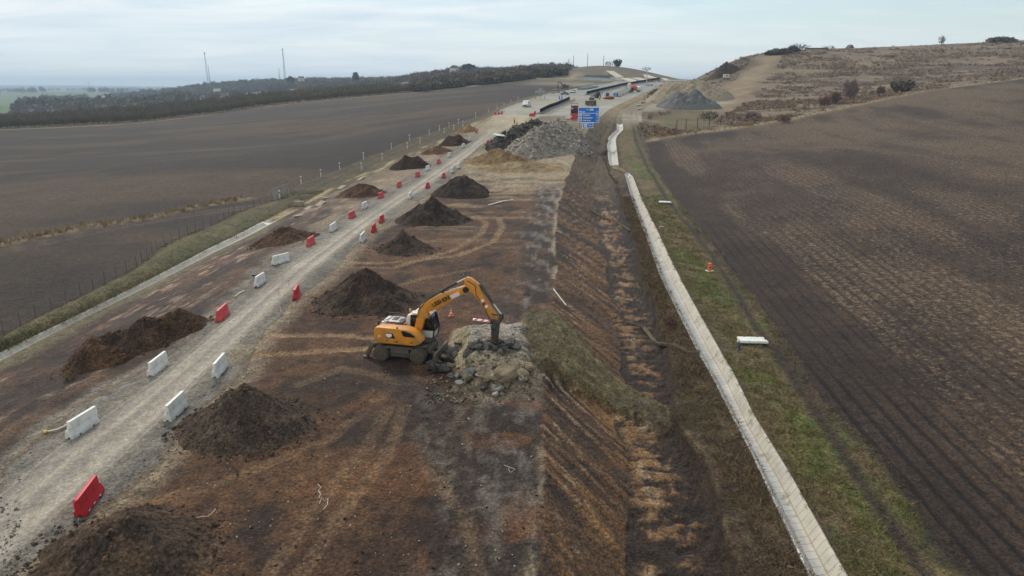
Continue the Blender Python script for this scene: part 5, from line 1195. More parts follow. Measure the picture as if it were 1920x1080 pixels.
# ------------------------------------------------------------------ barriers
def barrier_meshes():
    """water-filled plastic barrier 2 m long: splayed foot, slim top, stepped ends, fork slots"""
    def sect(z0, z1, x0, x1, b):
        prof = [(0, .24), (.16, .235), (.42, .13), (.66, .105), (.90, .085)]
        zs = sorted({z0, z1} | {z for z, _ in prof if z0 < z < z1}); hw = [np.interp(z, *zip(*prof)) for z in zs]
        pts = [(-h, z) for z, h in zip(zs, hw)] + [(h, z) for z, h in reversed(list(zip(zs, hw)))]
        b.prism([(p[0], p[1]) for p in pts], x0, x1, 'yz')
    b = MB()
    for y in (-1, 1):                              # two feet with a gap between them, and notches for forks
        for x0, x1 in ((-1.0, -.55), (-.40, .40), (.55, .90)):
            b.prism([(y * .07, .0), (y * .24, .0), (y * .238, .10), (y * .07, .10)], x0, x1, 'yz')
    sect(.10, .46, -1.0, .90, b); sect(.463, .90, -.90, 1.0, b); b.box((.99, 0, .80), (.10, .10, .16)); b.cyl((-.95, 0, .44), (-.95, 0, .56), .05)
    for x in (-.35, .35):
        for y in (-1, 1): b.box((x, y * .118, .60), (.05, .03, .40), (y * .08, 0, 0))
    return b
b = barrier_meshes(); tmp_ = b.build('barrier', M_wht, None, .018); BAR_ME = tmp_.data; bpy.data.objects.remove(tmp_)
def me_with(me, mat, name):
    m2 = me.copy(); m2.name = name; m2.materials.clear(); m2.materials.append(mat); return m2
BAR = {'w': me_with(BAR_ME, M_wht, 'barrier_white'), 'r': me_with(BAR_ME, M_red, 'barrier_red'), 'p': me_with(BAR_ME, M_pink, 'barrier_pale_red')}
b = MB(); b.box((0, 0, 0), (.16, .012, .05)); tmp_ = b.build('reflector', M_wht, None); REF_ME = tmp_.data; bpy.data.objects.remove(tmp_)
GL, GR = 'barriers along the far edge of the gravel road', 'barriers along the dug-out edge of the gravel road'
def barrier(px, py, k, label, group, turn=0, lie=False, heading=None, dz=0, sc=1.0, mark=False):
    p = at(px, py); h = (road_dir(p.y) if heading is None else heading) + turn
    o = link('water_barrier', BAR[k], None, (p.x, p.y, p.z + dz), (rng.normal(0, .02), rng.normal(0, .02), h + (math.pi if int(px) % 3 == 0 and not lie else 0))); tag(o, label, 'barrier', group); o.scale = (sc, sc, sc)
    if lie: o.rotation_euler = Euler((rad(lie), 0, h)); o.location.z += .12
    if mark:
        for y in (-1, 1):
            for x in (-.5, .05, .55): link('reflector', REF_ME, o, (x, y * .246, .10))
    return o
WR = [(157,806,'w','white plastic barrier beside the yellow-tipped hose on the gravel edge'),(298,694,'w','white barrier at the foot of the long brown soil bank'),(418,596,'p','pale red barrier past the end of the long brown soil bank'),
      (488,533,'w','white barrier with a scrap of black rubbish behind it'),(527,493,'w','white barrier turned askew to the gravel road'),(583,459,'p','pale red barrier just past the askew white one'),
      (625,432,'w','white barrier beside the brown heap, between two pale red ones'),(660,408,'p','pale red barrier opposite the two close red ones'),(684,390,'w','white barrier between the third and fourth pale red barriers of the far edge'),
      (714,371,'p','pale red barrier at the foot of the third brown heap of the far edge'),(749,350,'p','pale red barrier second after the small white one, opposite the pair of stakes'),(783,331,'p','pale red barrier just before the white one under the ridge-shaped heap'),
      (802,319,'w','white barrier at the foot of the dark ridge-shaped heap'),(823,306,'p','pale red barrier just past the dark ridge-shaped heap'),(842,294,'w','white barrier before the two white ones near the dark low heap'),
      (869,276,'w','lower of two white barriers beside the dark low heap'),(881,264,'w','upper of two white barriers beside the dark low heap'),(893,249,'p','pale red barrier beside the tan heap at the top of the ramp')]
for px, py, k, lb in WR:
    p = at(px, py); h = road_dir(p.y); wpx = px_m(p)
    barrier(px, py, k, lb, GL, turn=(-.55 if px == 527 else -.0 + random.uniform(-.05, .05)))
RR = [(168,946,'r','bright red barrier beside the dark heap at the bottom of the picture'),(331,775,'w','white barrier at the roadside edge of the big dark heap'),(413,697,'w','white barrier opposite the long brown soil bank, alone on the gravel edge'),
      (557,557,'r','bright red barrier beside two thin striped stakes'),(680,451,'w','white barrier just before two red ones on the dug-out side'),(701,433,'r','first of the two close red barriers after the white one'),
      (716,416,'r','second of the two close red barriers after the white one'),(769,371,'w','white barrier standing with two striped stakes'),(802,352,'r','red barrier just past the white one with stakes'),
      (832,333,'r','red barrier before the two white ones at the pale sand'),(847,323,'w','first of two white barriers at the edge of the pale sand'),(859,315,'w','second of two white barriers at the edge of the pale sand'),
      (915,269,'r','lone red barrier at the foot of the dark asphalt pile')]
for px, py, k, lb in RR: barrier(px, py, k, lb, GR, turn=.08 + random.uniform(-.05, .05), mark=(k == 'r' and py > 540))
GM = 'barriers closing the concrete motorway'
for i, (px, py, k, lb) in enumerate([(929,214.5,'p','first red barrier of the cluster at the guardrail end'),(935,214,'p','middle red barrier of the cluster at the guardrail end'),(940.5,213.4,'p','last red barrier of the cluster at the guardrail end'),(943,210,'w','white barrier standing behind the red cluster at the guardrail end')]):
    barrier(px, py, k, lb, GM, heading=rad(78) if i < 3 else rad(60))
barrier(998, 218, 'r', 'red barrier across the end of the dark central barrier, seen above the rubble', GM, heading=rad(8)); barrier(1003, 214, 'r', 'red barrier behind another one at the end of the dark central barrier', GM, heading=rad(75))
barrier(1076, 226, 'r', 'red barrier behind the blue sign at the edge of the rubble', GM, heading=rad(10), dz=.2); barrier(1066, 224, 'w', 'white barrier beside the red one at the edge of the rubble', GM, heading=rad(10), dz=.2)
GO = 'barriers dropped beside the works'
barrier(1247, 381, 'w', 'white barrier lying on the grass near the field corner, farther up the verge', GO, lie=80, heading=rad(-14)); barrier(1407, 640, 'w', 'white barrier lying on the grass beside the small blue marker', GO, lie=80, heading=rad(-4), sc=1.05)
barrier(1200, 205, 'w', 'white barrier lying at the roadside below the grey gravel heap', GO, lie=75, heading=rad(-4)); barrier(1198, 198.5, 'w', 'white barrier lying on the earth just above another by the gravel heap', GO, lie=75, heading=rad(2))

# ------------------------------------------------------------------ soil heaps
def rock_tmpl(n, rg, sq=.6):
    bm = bmesh.new(); bmesh.ops.create_icosphere(bm, subdivisions=1, radius=1)
    V = np.array([v.co for v in bm.verts]); F = np.array([[v.index for v in f.verts] for f in bm.faces]); bm.free(); out = []
    for k in range(n):
        q = V * (1 + rg.uniform(-.35, .35, (len(V), 1))) * rg.uniform([.8, .6, .4], [1.2, 1.0, .4 + sq]); out.append((q, F))
    return out
def slab_tmpl(n, rg, th=(.10, .22)):
    out = []
    for k in range(n):
        m = rg.integers(5, 8); an = np.sort(rg.uniform(0, 2 * math.pi, m)); r = rg.uniform(.6, 1.05, m); t = rg.uniform(*th)
        top = np.stack([np.cos(an) * r, np.sin(an) * r * .8, np.full(m, t) + rg.uniform(-.03, .03, m)], 1); bot = top * [1.04, 1.04, 0] - [0, 0, t]
        V = np.concatenate([top, bot, [top.mean(0)], [bot.mean(0)]]); F = []
        for i in range(m): j = (i + 1) % m; F += [(i, m + i, m + j), (i, m + j, j), (2*m, i, j), (2*m+1, m + j, m + i)]
        out.append((V, np.array(F)))
    return out
ROCKS = rock_tmpl(10, rg); SLABS = slab_tmpl(10, rg)
def scatter(tm, pos, s, rg, tilt=.5, aniso=None):
    Vs, Fs, off = [], [], 0
    for i in range(len(pos)):
        V, F = tm[rg.integers(len(tm))]; E = np.array(Euler((rg.normal(0, tilt), rg.normal(0, tilt), rg.uniform(0, 6.28))).to_matrix())
        Vs.append((V * s[i]) @ E.T + pos[i]); Fs.append(F + off); off += len(V)
    return np.concatenate(Vs), np.concatenate(Fs)
def heap(px, py, wpx, h, label, cols, asp=1.0, turn=0.0, ridge=0.0, seed=0, n=90, clods=160, name='soil_heap', cat='heap', group='dumped soil heaps', slump=.8, rough=1.0, csz=.12, peak=0.0):
    """px, py: ground point under the middle; wpx: width in the picture"""
    rr = np.random.default_rng(seed + 5); p = at(px, py); r = wpx / 2 / px_m(p)
    g = np.linspace(-1.25, 1.25, n); U, Vv = np.meshgrid(g, g)
    X = U * r; Y = Vv * r * asp; ct, st_ = math.cos(turn), math.sin(turn); WX = p.x + X * ct - Y * st_; WY = p.y + X * st_ + Y * ct
    th = np.arctan2(Vv, U); lump = 1 + .24 * (fbm(np.cos(th) * 1.3 + seed, np.sin(th) * 1.3, 3, seed) - .5) * 2
    ru = np.maximum(np.abs(U) - ridge, 0) / (1 - ridge) * np.sign(U); rho = np.hypot(ru, Vv) / lump
    prof = np.clip(1 - rho, 0, 1); prof = prof ** slump * (.88 + .12 * prof); prof = np.where(prof > .86, .86 + (prof - .86) * (.35 + peak), prof)
    k = 1.0 / r
    N1 = fbm(WX * 1.1 + seed, WY * 1.1, 5, seed + 1) - .5; N2 = fbm(WX * 4.2, WY * 4.2, 4, seed + 2) - .5; N3 = np.abs(fbm(WX * 2.2 + 3, WY * 2.2, 4, seed + 3) - .5)
    gul = np.abs(vn(th * 9 + seed, rho * 2.5, seed + 6) - .5)
    z = h * prof * (1 + .35 * N1) + rough * np.minimum(1, prof * 5) * (.30 * N1 + .12 * N2 - .16 * N3 - .05 * gul * h) + .10 * h * (ridge > 0) * np.sin(U * 9 + seed) * prof
    inside = rho < 1.16; z = np.where(inside, z, -.3); Z = tz(WX, WY) + z - .10 + (rho < 1.0) * .0
    edge = np.clip((rho - .98) / .15, 0, 1); Z = Z - edge * .25
    ca, cb, cc_ = cols; nn = fbm(WX / 1.4, WY / 1.4, 4, seed + 4); col = mx(ca, cb, sst(.35, .7, nn * .6 + (N2 + .5) * .4)); col = mx(col, cc_, sst(.54, .68, fbm(WX / .8, WY / .8, 4, seed + 9)) * .55)
    col = mx(col, cb * 1.12, sst(.75, 1.05, rho) * .5)
    L = np.stack([WX - p.x, WY - p.y, Z - p.z], -1); ii = np.arange(n * n).reshape(n, n); q = np.stack([ii[:-1, :-1], ii[:-1, 1:], ii[1:, 1:], ii[1:, :-1]], -1).reshape(-1, 4)
    keep = inside[:-1, :-1].ravel() | inside[1:, 1:].ravel(); q = q[keep]; tri = np.concatenate([q[:, [0, 1, 2]], q[:, [0, 2, 3]]])
    u, inv = np.unique(tri, return_inverse=True); V = L.reshape(-1, 3)[u]; F = inv.reshape(-1, 3); cV = col.reshape(-1, 3)[u]
    # clods lying over the surface and round the foot
    a = rr.uniform(0, 6.28, clods); q = np.where(rr.random(clods) < .6, rr.uniform(.78, 1.12, clods), rr.uniform(.1, .9, clods)); cu = np.cos(a) * q * (1 if not ridge else 1.0); cv = np.sin(a) * q
    fi = np.clip(((cu + 1.25) / 2.5 * (n - 1)).round().astype(int), 0, n - 1); fj = np.clip(((cv + 1.25) / 2.5 * (n - 1)).round().astype(int), 0, n - 1)
    cp_ = L[fj, fi].copy(); cp_[:, 2] = np.maximum(cp_[:, 2], tz(WX[fj, fi], WY[fj, fi]) - p.z) + .02
    sz = csz * (.35 + 1.1 * rr.random(clods) ** 3)
    V2, F2 = scatter(ROCKS, cp_, sz, rr); c2 = np.repeat(mx(ca, cb * 1.1, rr.random(clods)), 12, 0)
    me = np_mesh(name, np.concatenate([V, V2]), np.concatenate([F, F2 + len(V)]), M_soil, np.concatenate([cV, c2]), False)
    sm = np.zeros(len(me.polygons), bool); sm[:len(F)] = True; me.polygons.foreach_set('use_smooth', sm)
    o = link(name, me, None, p); return tag(o, label, cat, group)
DK = (C(58, 50, 45, 1.45), C(80, 68, 59, 1.45), C(46, 40, 37, 1.45)); BR = (C(66, 50, 41, 1.45), C(92, 70, 54, 1.45), C(54, 42, 36, 1.45)); TN = (C(106, 88, 64, 1.45), C(136, 114, 84, 1.45), C(84, 70, 52, 1.45))
DK2 = (C(50, 43, 39, 1.45), C(68, 57, 50, 1.45), C(40, 35, 32, 1.45))
heap(232, 1040, 350, 1.9, 'dark soil heap cut by the bottom edge, beside the red barrier', (C(62, 53, 47, 1.45), C(88, 72, 58, 1.45), C(50, 43, 38, 1.45)), asp=.8, seed=1, clods=420, n=150, csz=.10)
heap(462, 800, 268, 2.7, 'big dark soil heap with a stony foot beside the white barrier', (C(66, 57, 51, 1.45), C(88, 75, 65, 1.45), C(54, 47, 43, 1.45)), asp=.85, seed=2, clods=520, n=150, peak=.65, slump=1.0, csz=.10)
heap(690, 566, 205, 3.0, 'dark soil heap standing behind the excavator', (C(54, 46, 41, 1.45), C(76, 63, 54, 1.45), C(44, 38, 34, 1.45)), asp=.9, seed=3, clods=420, n=130, peak=.65, slump=.95)
heap(757, 468, 122, 2.2, 'small ragged dark heap, second beyond the excavator', DK, asp=.9, seed=4, clods=240, peak=.65, slump=1.05)
heap(813, 413, 136, 3.3, 'steep blackish heap with a trailing foot, third beyond the excavator', DK2, asp=.85, seed=5, clods=240, n=80, peak=.65, slump=.95)
heap(866, 365, 112, 3.4, 'blackish heap beside the pale sand, farthest of the dark row', DK2, asp=.85, seed=6, clods=160, n=70, slump=.7)
heap(262, 648, 285, 1.9, 'long brown soil bank with grass clumps beside the gravel road', (C(64, 50, 41, 1.45), C(92, 70, 53, 1.45), C(52, 42, 36, 1.45)), asp=.36, turn=rad(61), ridge=.55, seed=7, clods=380, n=120, group='soil heaps beyond the gravel road')
heap(530, 452, 130, 1.9, 'brown heap with a dark flank, first past the long bank', BR, asp=.7, turn=rad(20), seed=8, clods=180, n=80, group='soil heaps beyond the gravel road')
heap(678, 366, 96, 2.3, 'brown heap with rust-coloured flank, second past the long bank', BR, asp=.8, seed=9, clods=120, n=70, group='soil heaps beyond the gravel road')
heap(770, 314, 78, 2.6, 'dark ridge-shaped heap with a sharp crest beyond the gravel road', (C(46, 38, 34, 1.45), C(66, 52, 44, 1.45), C(36, 30, 28, 1.45)), asp=.7, seed=10, ridge=.2, clods=110, n=70, group='soil heaps beyond the gravel road')
heap(818, 286, 62, 1.8, 'low reddish brown heap between two darker heaps', (C(84, 62, 46, 1.45), C(104, 80, 58, 1.45), C(66, 50, 40, 1.45)), asp=.8, seed=11, clods=70, n=60, group='soil heaps beyond the gravel road')
heap(852, 270, 62, 2.4, 'dark low heap beside two white barriers', (C(46, 36, 32, 1.45), C(70, 52, 42, 1.45), C(38, 30, 28, 1.45)), asp=.8, seed=12, ridge=.2, clods=70, n=60, group='soil heaps beyond the gravel road')
heap(876, 247, 48, 2.2, 'tan earth heap at the top of the gravel ramp', TN, asp=.8, seed=13, clods=60, n=60, group='soil heaps beyond the gravel road')
heap(935, 303, 130, 3.0, 'low tan earth heap in front of the rubble piles', TN, asp=.6, seed=14, clods=120, n=70, slump=1.0, group='heaps at the end of the old road')
heap(975, 318, 205, 1.9, 'flat grey-brown earth bank at the pale sand', (C(120, 104, 80, 1.45), C(150, 134, 104, 1.45), C(104, 98, 90, 1.45)), asp=.35, seed=15, clods=120, n=70, group='heaps at the end of the old road')
# rubble piles
def rubble(px, py, wpx, h, label, cols, asp, turn, ridge, seed, nrub, rs, rcols, kind):
    o = heap(px, py, wpx, h, label, cols, asp, turn, ridge, seed, 90, 60, 'rubble_pile', 'rubble pile', 'rubble piles at the end of the old road', .75, 1.2)
    rr = np.random.default_rng(seed); me = o.data; V = np.empty(len(me.vertices) * 3, np.float32); me.vertices.foreach_get('co', V); V = V.reshape(-1, 3)
    zt = V[:, 2] + o.location.z; base = V[:, 2]; ok = base > base.min() + .5
    pk = V[ok][rr.integers(0, ok.sum(), nrub)] + rr.normal(0, .12, (nrub, 3))
    v, f = scatter(kind, pk, rs * (.3 + rr.random(nrub) ** 2.5), rr, .55); per = np.concatenate([[0], []])
    cc_ = mx(rcols[0], rcols[1], np.repeat(rr.random(len(v) // 7 + 1), 7)[:len(v)])
    link('chunks', np_mesh('chunks', v, f, M_stone, cc_), o); o.children[0]['kind'] = 'stuff'
    return o
rubble(981, 262, 280, 3.9, 'dark heap of ripped-up asphalt slabs', (C(58, 55, 53), C(92, 87, 80), C(42, 40, 39)), .30, rad(70), .45, 21, 1300, .7, (C(52, 50, 49), C(118, 112, 104)), SLABS)
rubble(1026, 276, 262, 5.6, 'pale heap of broken concrete rubble beside the blue road sign', (C(114, 108, 101, 1.35), C(142, 136, 129, 1.35), C(88, 84, 80, 1.3)), .46, rad(66), .40, 22, 1900, .55, (C(108, 104, 101, 1.4), C(170, 165, 160, 1.45)), SLABS)
rubble(1072, 262, 60, 2.6, 'low spill of pale rubble below the blue road sign', (C(108, 100, 88), C(142, 132, 118), C(80, 74, 66)), .8, 0, .1, 23, 380, .8, (C(110, 104, 96), C(168, 160, 148)), SLABS)
# gravel heaps by the hillside
heap(1290, 201, 118, 6.2, 'blue-grey gravel heap below the scrub hillside', (C(104, 106, 110), C(126, 127, 128), C(92, 92, 94)), asp=.7, seed=31, clods=40, n=80, name='gravel_heap', cat='gravel heap', group='gravel heaps below the hillside', rough=.3, slump=.68, ridge=.12)
heap(1290, 188, 165, 8.2, 'pale beige gravel heap behind the blue-grey one', (C(150, 140, 122), C(170, 160, 140), C(134, 126, 112)), asp=.7, seed=32, clods=30, n=80, name='gravel_heap', cat='gravel heap', group='gravel heaps below the hillside', rough=.4, slump=.68, ridge=.3)
heap(1358, 139, 60, 7.0, 'dark brown earth heap high on the hill shoulder', (C(70, 60, 52), C(92, 78, 64), C(58, 50, 44)), asp=.7, seed=33, clods=20, n=60, group='earth heaps on the hill shoulder', rough=1.2)
heap(1240, 177, 62, 3.4, 'long dark earth heap between road and beige gravel heap', (C(72, 64, 56), C(94, 84, 72), C(60, 54, 48)), asp=.35, turn=rad(28), ridge=.5, seed=34, clods=30, n=60, group='earth heaps on the hill shoulder')
# broken asphalt beside the excavator
rr = np.random.default_rng(9)
def slab(x, y, s, th, rot, col, label, group, name='asphalt_slab', cat='slab', dz=0.0, kind='slab'):
    m = rr.integers(5, 8); an = np.sort(rr.uniform(0, 6.28, m)) if kind == 'slab' else None
    b = MB()
    if kind == 'slab':
        an = np.linspace(0, 6.28, m, endpoint=False) + rr.uniform(-.35, .35, m); r = s * rr.uniform(.65, 1.15, m)
        b.prism([(math.cos(a) * q, math.sin(a) * q * .75) for a, q in zip(an, r)], -th / 2, th / 2, 'xy')
    o = b.build(name, col, None, min(th * .2, .03), loc=(x, y, gz(x, y) + dz), rot=rot); return tag(o, label, cat, group)
M_asp = pmat('broken_asphalt', C(50, 50, 52), .8, .3, 5, dirt=C(120, 110, 96), dirt_amt=.2, bump=.7, bscale=14)
M_asp2 = pmat('grey_asphalt', C(112, 116, 122), .75, .2, 4, dirt=C(140, 128, 108), dirt_amt=.3, bump=.5, bscale=14)
M_bld = pmat('stabilised_base', C(136, 124, 104), .9, .3, 3, dirt=C(106, 92, 74), dirt_amt=.4, bump=1.4, bscale=5)
M_cslab0 = pmat('pale_rubble', C(166, 160, 150), .85, .2, 3, dirt=C(120, 106, 88), dirt_amt=.4, bump=.8, bscale=9)
G1 = 'slabs heaped at the excavator blade'; L1 = 'black asphalt slab heaped between excavator blade and pale mound'
for i in range(22):
    t = rr.random(); p = wpt(rr.uniform(812, 868) , 0 + np.interp(t, [0, 1], [655, 702])); ppx = np.interp(t, [0, 1], [850, 822]) + rr.uniform(-18, 20); p = wpt(ppx, np.interp(t, [0, 1], [658, 700]) + rr.uniform(-4, 4))
    slab(p[0], p[1], rr.uniform(.25, .62), rr.uniform(.10, .2), (rr.normal(0, .5), rr.normal(.2, .5), rr.uniform(0, 6.28)), M_asp, L1, G1, dz=rr.uniform(.10, .5))
for (px, py) in [(836,680),(846,698)]:
    p = wpt(px, py); slab(p[0], p[1], .42, .22, (rr.normal(0, .3), .5, 1.0), M_bld, 'tan base chunk lying among black slabs at the excavator blade', 'tan chunks at the excavator blade', name='base_chunk', dz=.45)
G2 = 'slabs under the breaker'; L2 = 'black asphalt slab breaking off the top of the pale mound under the breaker'
for i in range(26):
    x = rr.uniform(-2.9, .2); y = 40.4 + rr.uniform(-.7, .9) - .1 * x
    slab(x, y, rr.uniform(.22, .6), rr.uniform(.10, .18), (rr.normal(0, .3), rr.normal(0, .3), rr.uniform(0, 6.28)), M_asp, L2, G2, dz=rr.uniform(.02, .28))
G3 = 'grey slabs at the foot of the mound'
for (px, py, s, q, lb) in [(878,711,.55,1.0,'upright grey asphalt slab leaning on the front of the pale mound'),(891,706,.42,.9,'smaller grey asphalt slab leaning beside the upright one'),(919,716,.65,.5,'large tan-topped asphalt slab tilted at the front of the mound'),(905,735,.4,.3,'dark asphalt slab lying under the large tilted one'),(932,738,.5,.05,'flat pale slab lying at the very front of the mound'),(915,702,.35,.4,'small tan slab just above the large tilted one'),(861,728,.3,.2,'little pale slab lying apart before the mound'),(845,715,.36,.3,'dark slab alone at the corner of the mound')]:
    p = at(px, py); slab(p[0], p[1] + .2, s, .16, (q, rr.normal(0, .3), rr.uniform(-.4, .4)), M_asp2 if 'grey' in lb or 'pale' in lb else (M_bld if 'tan' in lb else M_asp), lb, G3, dz=.22)
G4 = 'chunks tumbled down the front of the mound'
for i in range(30):
    u = rr.uniform(858, 985); v = rr.uniform(692, 742); p = at(u, v); mt = (M_bld, M_asp2, M_asp, M_cslab0)[i % 4]
    lb = ('tan chunk of road base tumbled down the front of the pale mound', 'grey asphalt piece tumbled down the front of the pale mound', 'black asphalt piece tumbled down the front of the pale mound', 'pale concrete piece tumbled down the front of the pale mound')[i % 4]
    slab(p.x, p.y, rr.uniform(.16, .42), rr.uniform(.12, .34), (rr.normal(0, .55), rr.normal(0, .55), rr.uniform(0, 6.28)), mt, lb, lb.split(' tumbled')[0] + 's on the mound front', name='rubble_chunk', cat='chunk', dz=.08)
def boulder(px, py, r, label, sq=.8):
    p = at(px, py); bm = bmesh.new(); bmesh.ops.create_icosphere(bm, subdivisions=5, radius=r * .82)
    for v in bm.verts:
        n = fbm(np.array([v.co.x / r * 1.2 + px, v.co.x * 3]), np.array([v.co.y / r * 1.2 + v.co.z / r * 1.4, v.co.z * 3 + py]), 4, int(px)) - .5; v.co *= 1 + .9 * n[0] + .35 * n[1]; v.co.z *= sq
    me = bpy.data.meshes.new('boulder'); bm.to_mesh(me); bm.free(); me.materials.append(M_bld); me.polygons.foreach_set('use_smooth', np.ones(len(me.polygons), bool))
    tag(link('boulder', me, None, (p[0], p[1] + .5, gz(p[0], p[1] + .5) + r * .25), (0, 0, px)), label, 'boulder', 'boulders of old road base')
boulder(905, 712, .62, 'tan lump of old road base between grey slabs and tilted slab'); boulder(945, 724, .85, 'largest tan lump at the front of the pale mound', .75); boulder(978, 724, .55, 'rounded tan lump at the corner of the mound below the grass'); boulder(992, 702, .42, 'pale lump lying at the edge of the grass tongue'); boulder(960, 706, .6, 'brown lump just above the largest tan one')
# small stones and clods over the site
def pebbles(n, f, sz, ca, cb, name, label):
    pos, s = [], []
    P = []
    while len(P) < n:
        u, v = rng.uniform(0, 1500), rng.uniform(480, 1090)
        if f(u, v): P.append(wpt(u, v)[:2])
    P = np.array(P); z = tz(P[:, 0], P[:, 1]); s = sz * (.4 + rng.random(n) ** 3 * 1.4)
    V, F = scatter(ROCKS, np.column_stack([P, z + s * .15]), s, rng); cc_ = np.repeat(mx(ca, cb, rng.random(n)), 12, 0)
    tag(link(name, np_mesh(name, V, F, M_stone, cc_)), label, 'stones', kind='stuff')
RCp = np.array(LN['RC'][0], float); LCp = np.array(LN['LC'][0], float); CRp = np.array(LN['CR'][0], float)
onfloor = lambda u, v: np.interp(v, RCp[::-1, 1], RCp[::-1, 0]) < u < np.interp(v, CRp[::-1, 1], CRp[::-1, 0])
pebbles(900, onfloor, .034, C(150, 140, 124), C(210, 204, 194), 'pebbles', 'pale pebbles strewn over the dug brown soil')
pebbles(700, lambda u, v: onfloor(u, v) or (np.interp(v, CRp[::-1, 1], CRp[::-1, 0]) < u < np.interp(v, CRp[::-1, 1], CRp[::-1, 0]) + 330 * (v / 1080)), .05, C(58, 46, 38), C(92, 72, 55), 'soil_clods', 'dark soil clods strewn over the dug ground')
pebbles(1300, lambda u, v: (np.interp(v, LCp[::-1, 1], LCp[::-1, 0]) - 10 < u < np.interp(v, LCp[::-1, 1], LCp[::-1, 0]) + 45 * v / 1080) or (np.interp(v, RCp[::-1, 1], RCp[::-1, 0]) - 55 * v / 1080 < u < np.interp(v, RCp[::-1, 1], RCp[::-1, 0]) + 12), .045, C(110, 108, 104), C(176, 172, 164), 'roadside_gravel', 'loose grey gravel along the road margins')
pebbles(420, lambda u, v: 800 < u < 1000 and 700 < v < 755, .085, C(92, 84, 72), C(156, 146, 130), 'mound_rubble', 'loose rubble scattered around the pale mound')
# ------------------------------------------------------------------ road signs
def pole(b, x, y, z0, z1, r=.06): b.cyl((x, y, z0), (x, y, z1), r, n=10)
sb = at(1111, 271); sg_d = sb.y
SGN = empty('road_sign', (sb.x, sb.y, sb.z), rad(3), 'tall blue motorway direction sign on four grey posts beside the concrete rubble', 'road sign', None)
pm = px_m(sb)                                     # pixels per metre there
W_, H_ = 39.5 / pm, 29.0 / pm
x0 = (1082.2 - 1111) / pm; top = None
def zz(py): a, b_, c_ = ray(1102, py); d = sb.y / b_; return H + c_ * d - sb.z
z_t, z_b, z_s = zz(201), zz(230), zz(240)
for pxp in (1085.5, 1094.5, 1103.5, 1112.5):
    x = (pxp - 1111) / pm; b = MB(); yb_ = sb.y + .12; pole(b, x, .14, min(gz(sb.x + x, yb_) - sb.z - .4, z_b - 1), z_t - .1, .085); b.build('post', M_grey, SGN, smooth=True)
xc = x0 + W_ / 2
def panel(cx, cz, w, h, name='panel'):
    b = MB(); b.box((cx, 0, cz), (w, .06, h)); o = b.build(name, M_blue, SGN, .01)
    b = MB(); t = .13
    for s_ in (-1, 1): b.box((cx, -.036, cz + s_ * (h / 2 - t / 2)), (w, .012, t)); b.box((cx + s_ * (w / 2 - t / 2), -.0365, cz), (t, .012, h - 2 * t))
    b.build('border', M_sgnw, o); return o
P1 = panel(xc, (z_t + z_b) / 2, W_, z_t - z_b); wS = 20.0 / pm; P2 = panel((1101.0 - 1111) / pm, (z_b + z_s) / 2 - .02, wS, z_b - z_s - .04)
hh = z_t - z_b
def sgt(txt, fx, fz, size, par, al='LEFT', mat=None, w=W_, cx=xc, zc=None, h_=None, sx=1.0):
    M = Matrix.Translation((cx - w / 2 + fx * w, -.045, z_t - fz * hh)) @ Matrix.Rotation(math.pi / 2, 4, 'X'); text_obj('lettering', txt, size * hh, mat or M_sgnw, par, M, .012, sx, .003, al)
b = MB(); b.box((xc - .055 * W_, -.04, z_t - .155 * hh), (.155 * W_, .02, .125 * hh)); b.build('route_plate', M_green, P1, .01)
b = MB(); b.box((xc + .13 * W_, -.04, z_t - .155 * hh), (.165 * W_, .02, .125 * hh)); b.build('route_plate', M_sgnw, P1, .01)
text_obj('lettering', 'E71', .10 * hh, M_sgnw, P1, Matrix.Translation((xc - .055 * W_, -.055, z_t - .19 * hh)) @ Matrix.Rotation(math.pi / 2, 4, 'X'), .006, 1, .003, 'CENTER')
text_obj('lettering', 'M30', .10 * hh, M_blue, P1, Matrix.Translation((xc + .13 * W_, -.055, z_t - .19 * hh)) @ Matrix.Rotation(math.pi / 2, 4, 'X'), .006, 1, .003, 'CENTER')
sgt('Miskolc', .05, .335, .13, P1); sgt('14', .95, .335, .13, P1, 'RIGHT')
b = MB(); b.box((xc, -.04, z_t - .39 * hh), (W_ * .94, .012, .030 * hh)); b.build('divider', M_sgnw, P1)
for k, (rt, nm, km) in enumerate([('M3', 'Budapest', '188'), ('M3', 'Nyíregyháza', '119'), ('M35', 'Debrecen', '153')]):
    f = .545 + .175 * k
    b = MB(); b.box((xc - W_ * .385, -.04, z_t - (f - .045) * hh), (.15 * W_, .012, .115 * hh)); b.build('route_plate', M_sgnw, P1)
    text_obj('lettering', rt, .095 * hh, M_blue, P1, Matrix.Translation((xc - W_ * .385, -.05, z_t - (f - .01) * hh)) @ Matrix.Rotation(math.pi / 2, 4, 'X'), .006, 1, .003, 'CENTER')
    sgt(nm, .235, f, .135, P1, sx=.96); sgt(km, .95, f, .125, P1, 'RIGHT', sx=.9)
c2x = (1101.0 - 1111) / pm; c2z = (z_b + z_s) / 2
b = MB(); b.cyl((c2x - wS * .22, -.045, c2z), (c2x - wS * .22, -.03, c2z), .34 * (z_b - z_s), n=24); ic = b.build('symbol', M_sgnw, P2)
b = MB(); b.box((c2x - wS * .22, -.05, c2z), (.2 * (z_b - z_s), .012, .26 * (z_b - z_s))); b.build('symbol_centre', M_blue, ic)
text_obj('lettering', '7 km', .40 * (z_b - z_s), M_sgnw, P2, Matrix.Translation((c2x - wS * .02, -.05, c2z - .15 * (z_b - z_s))) @ Matrix.Rotation(math.pi / 2, 4, 'X'), .01, 1, .003)
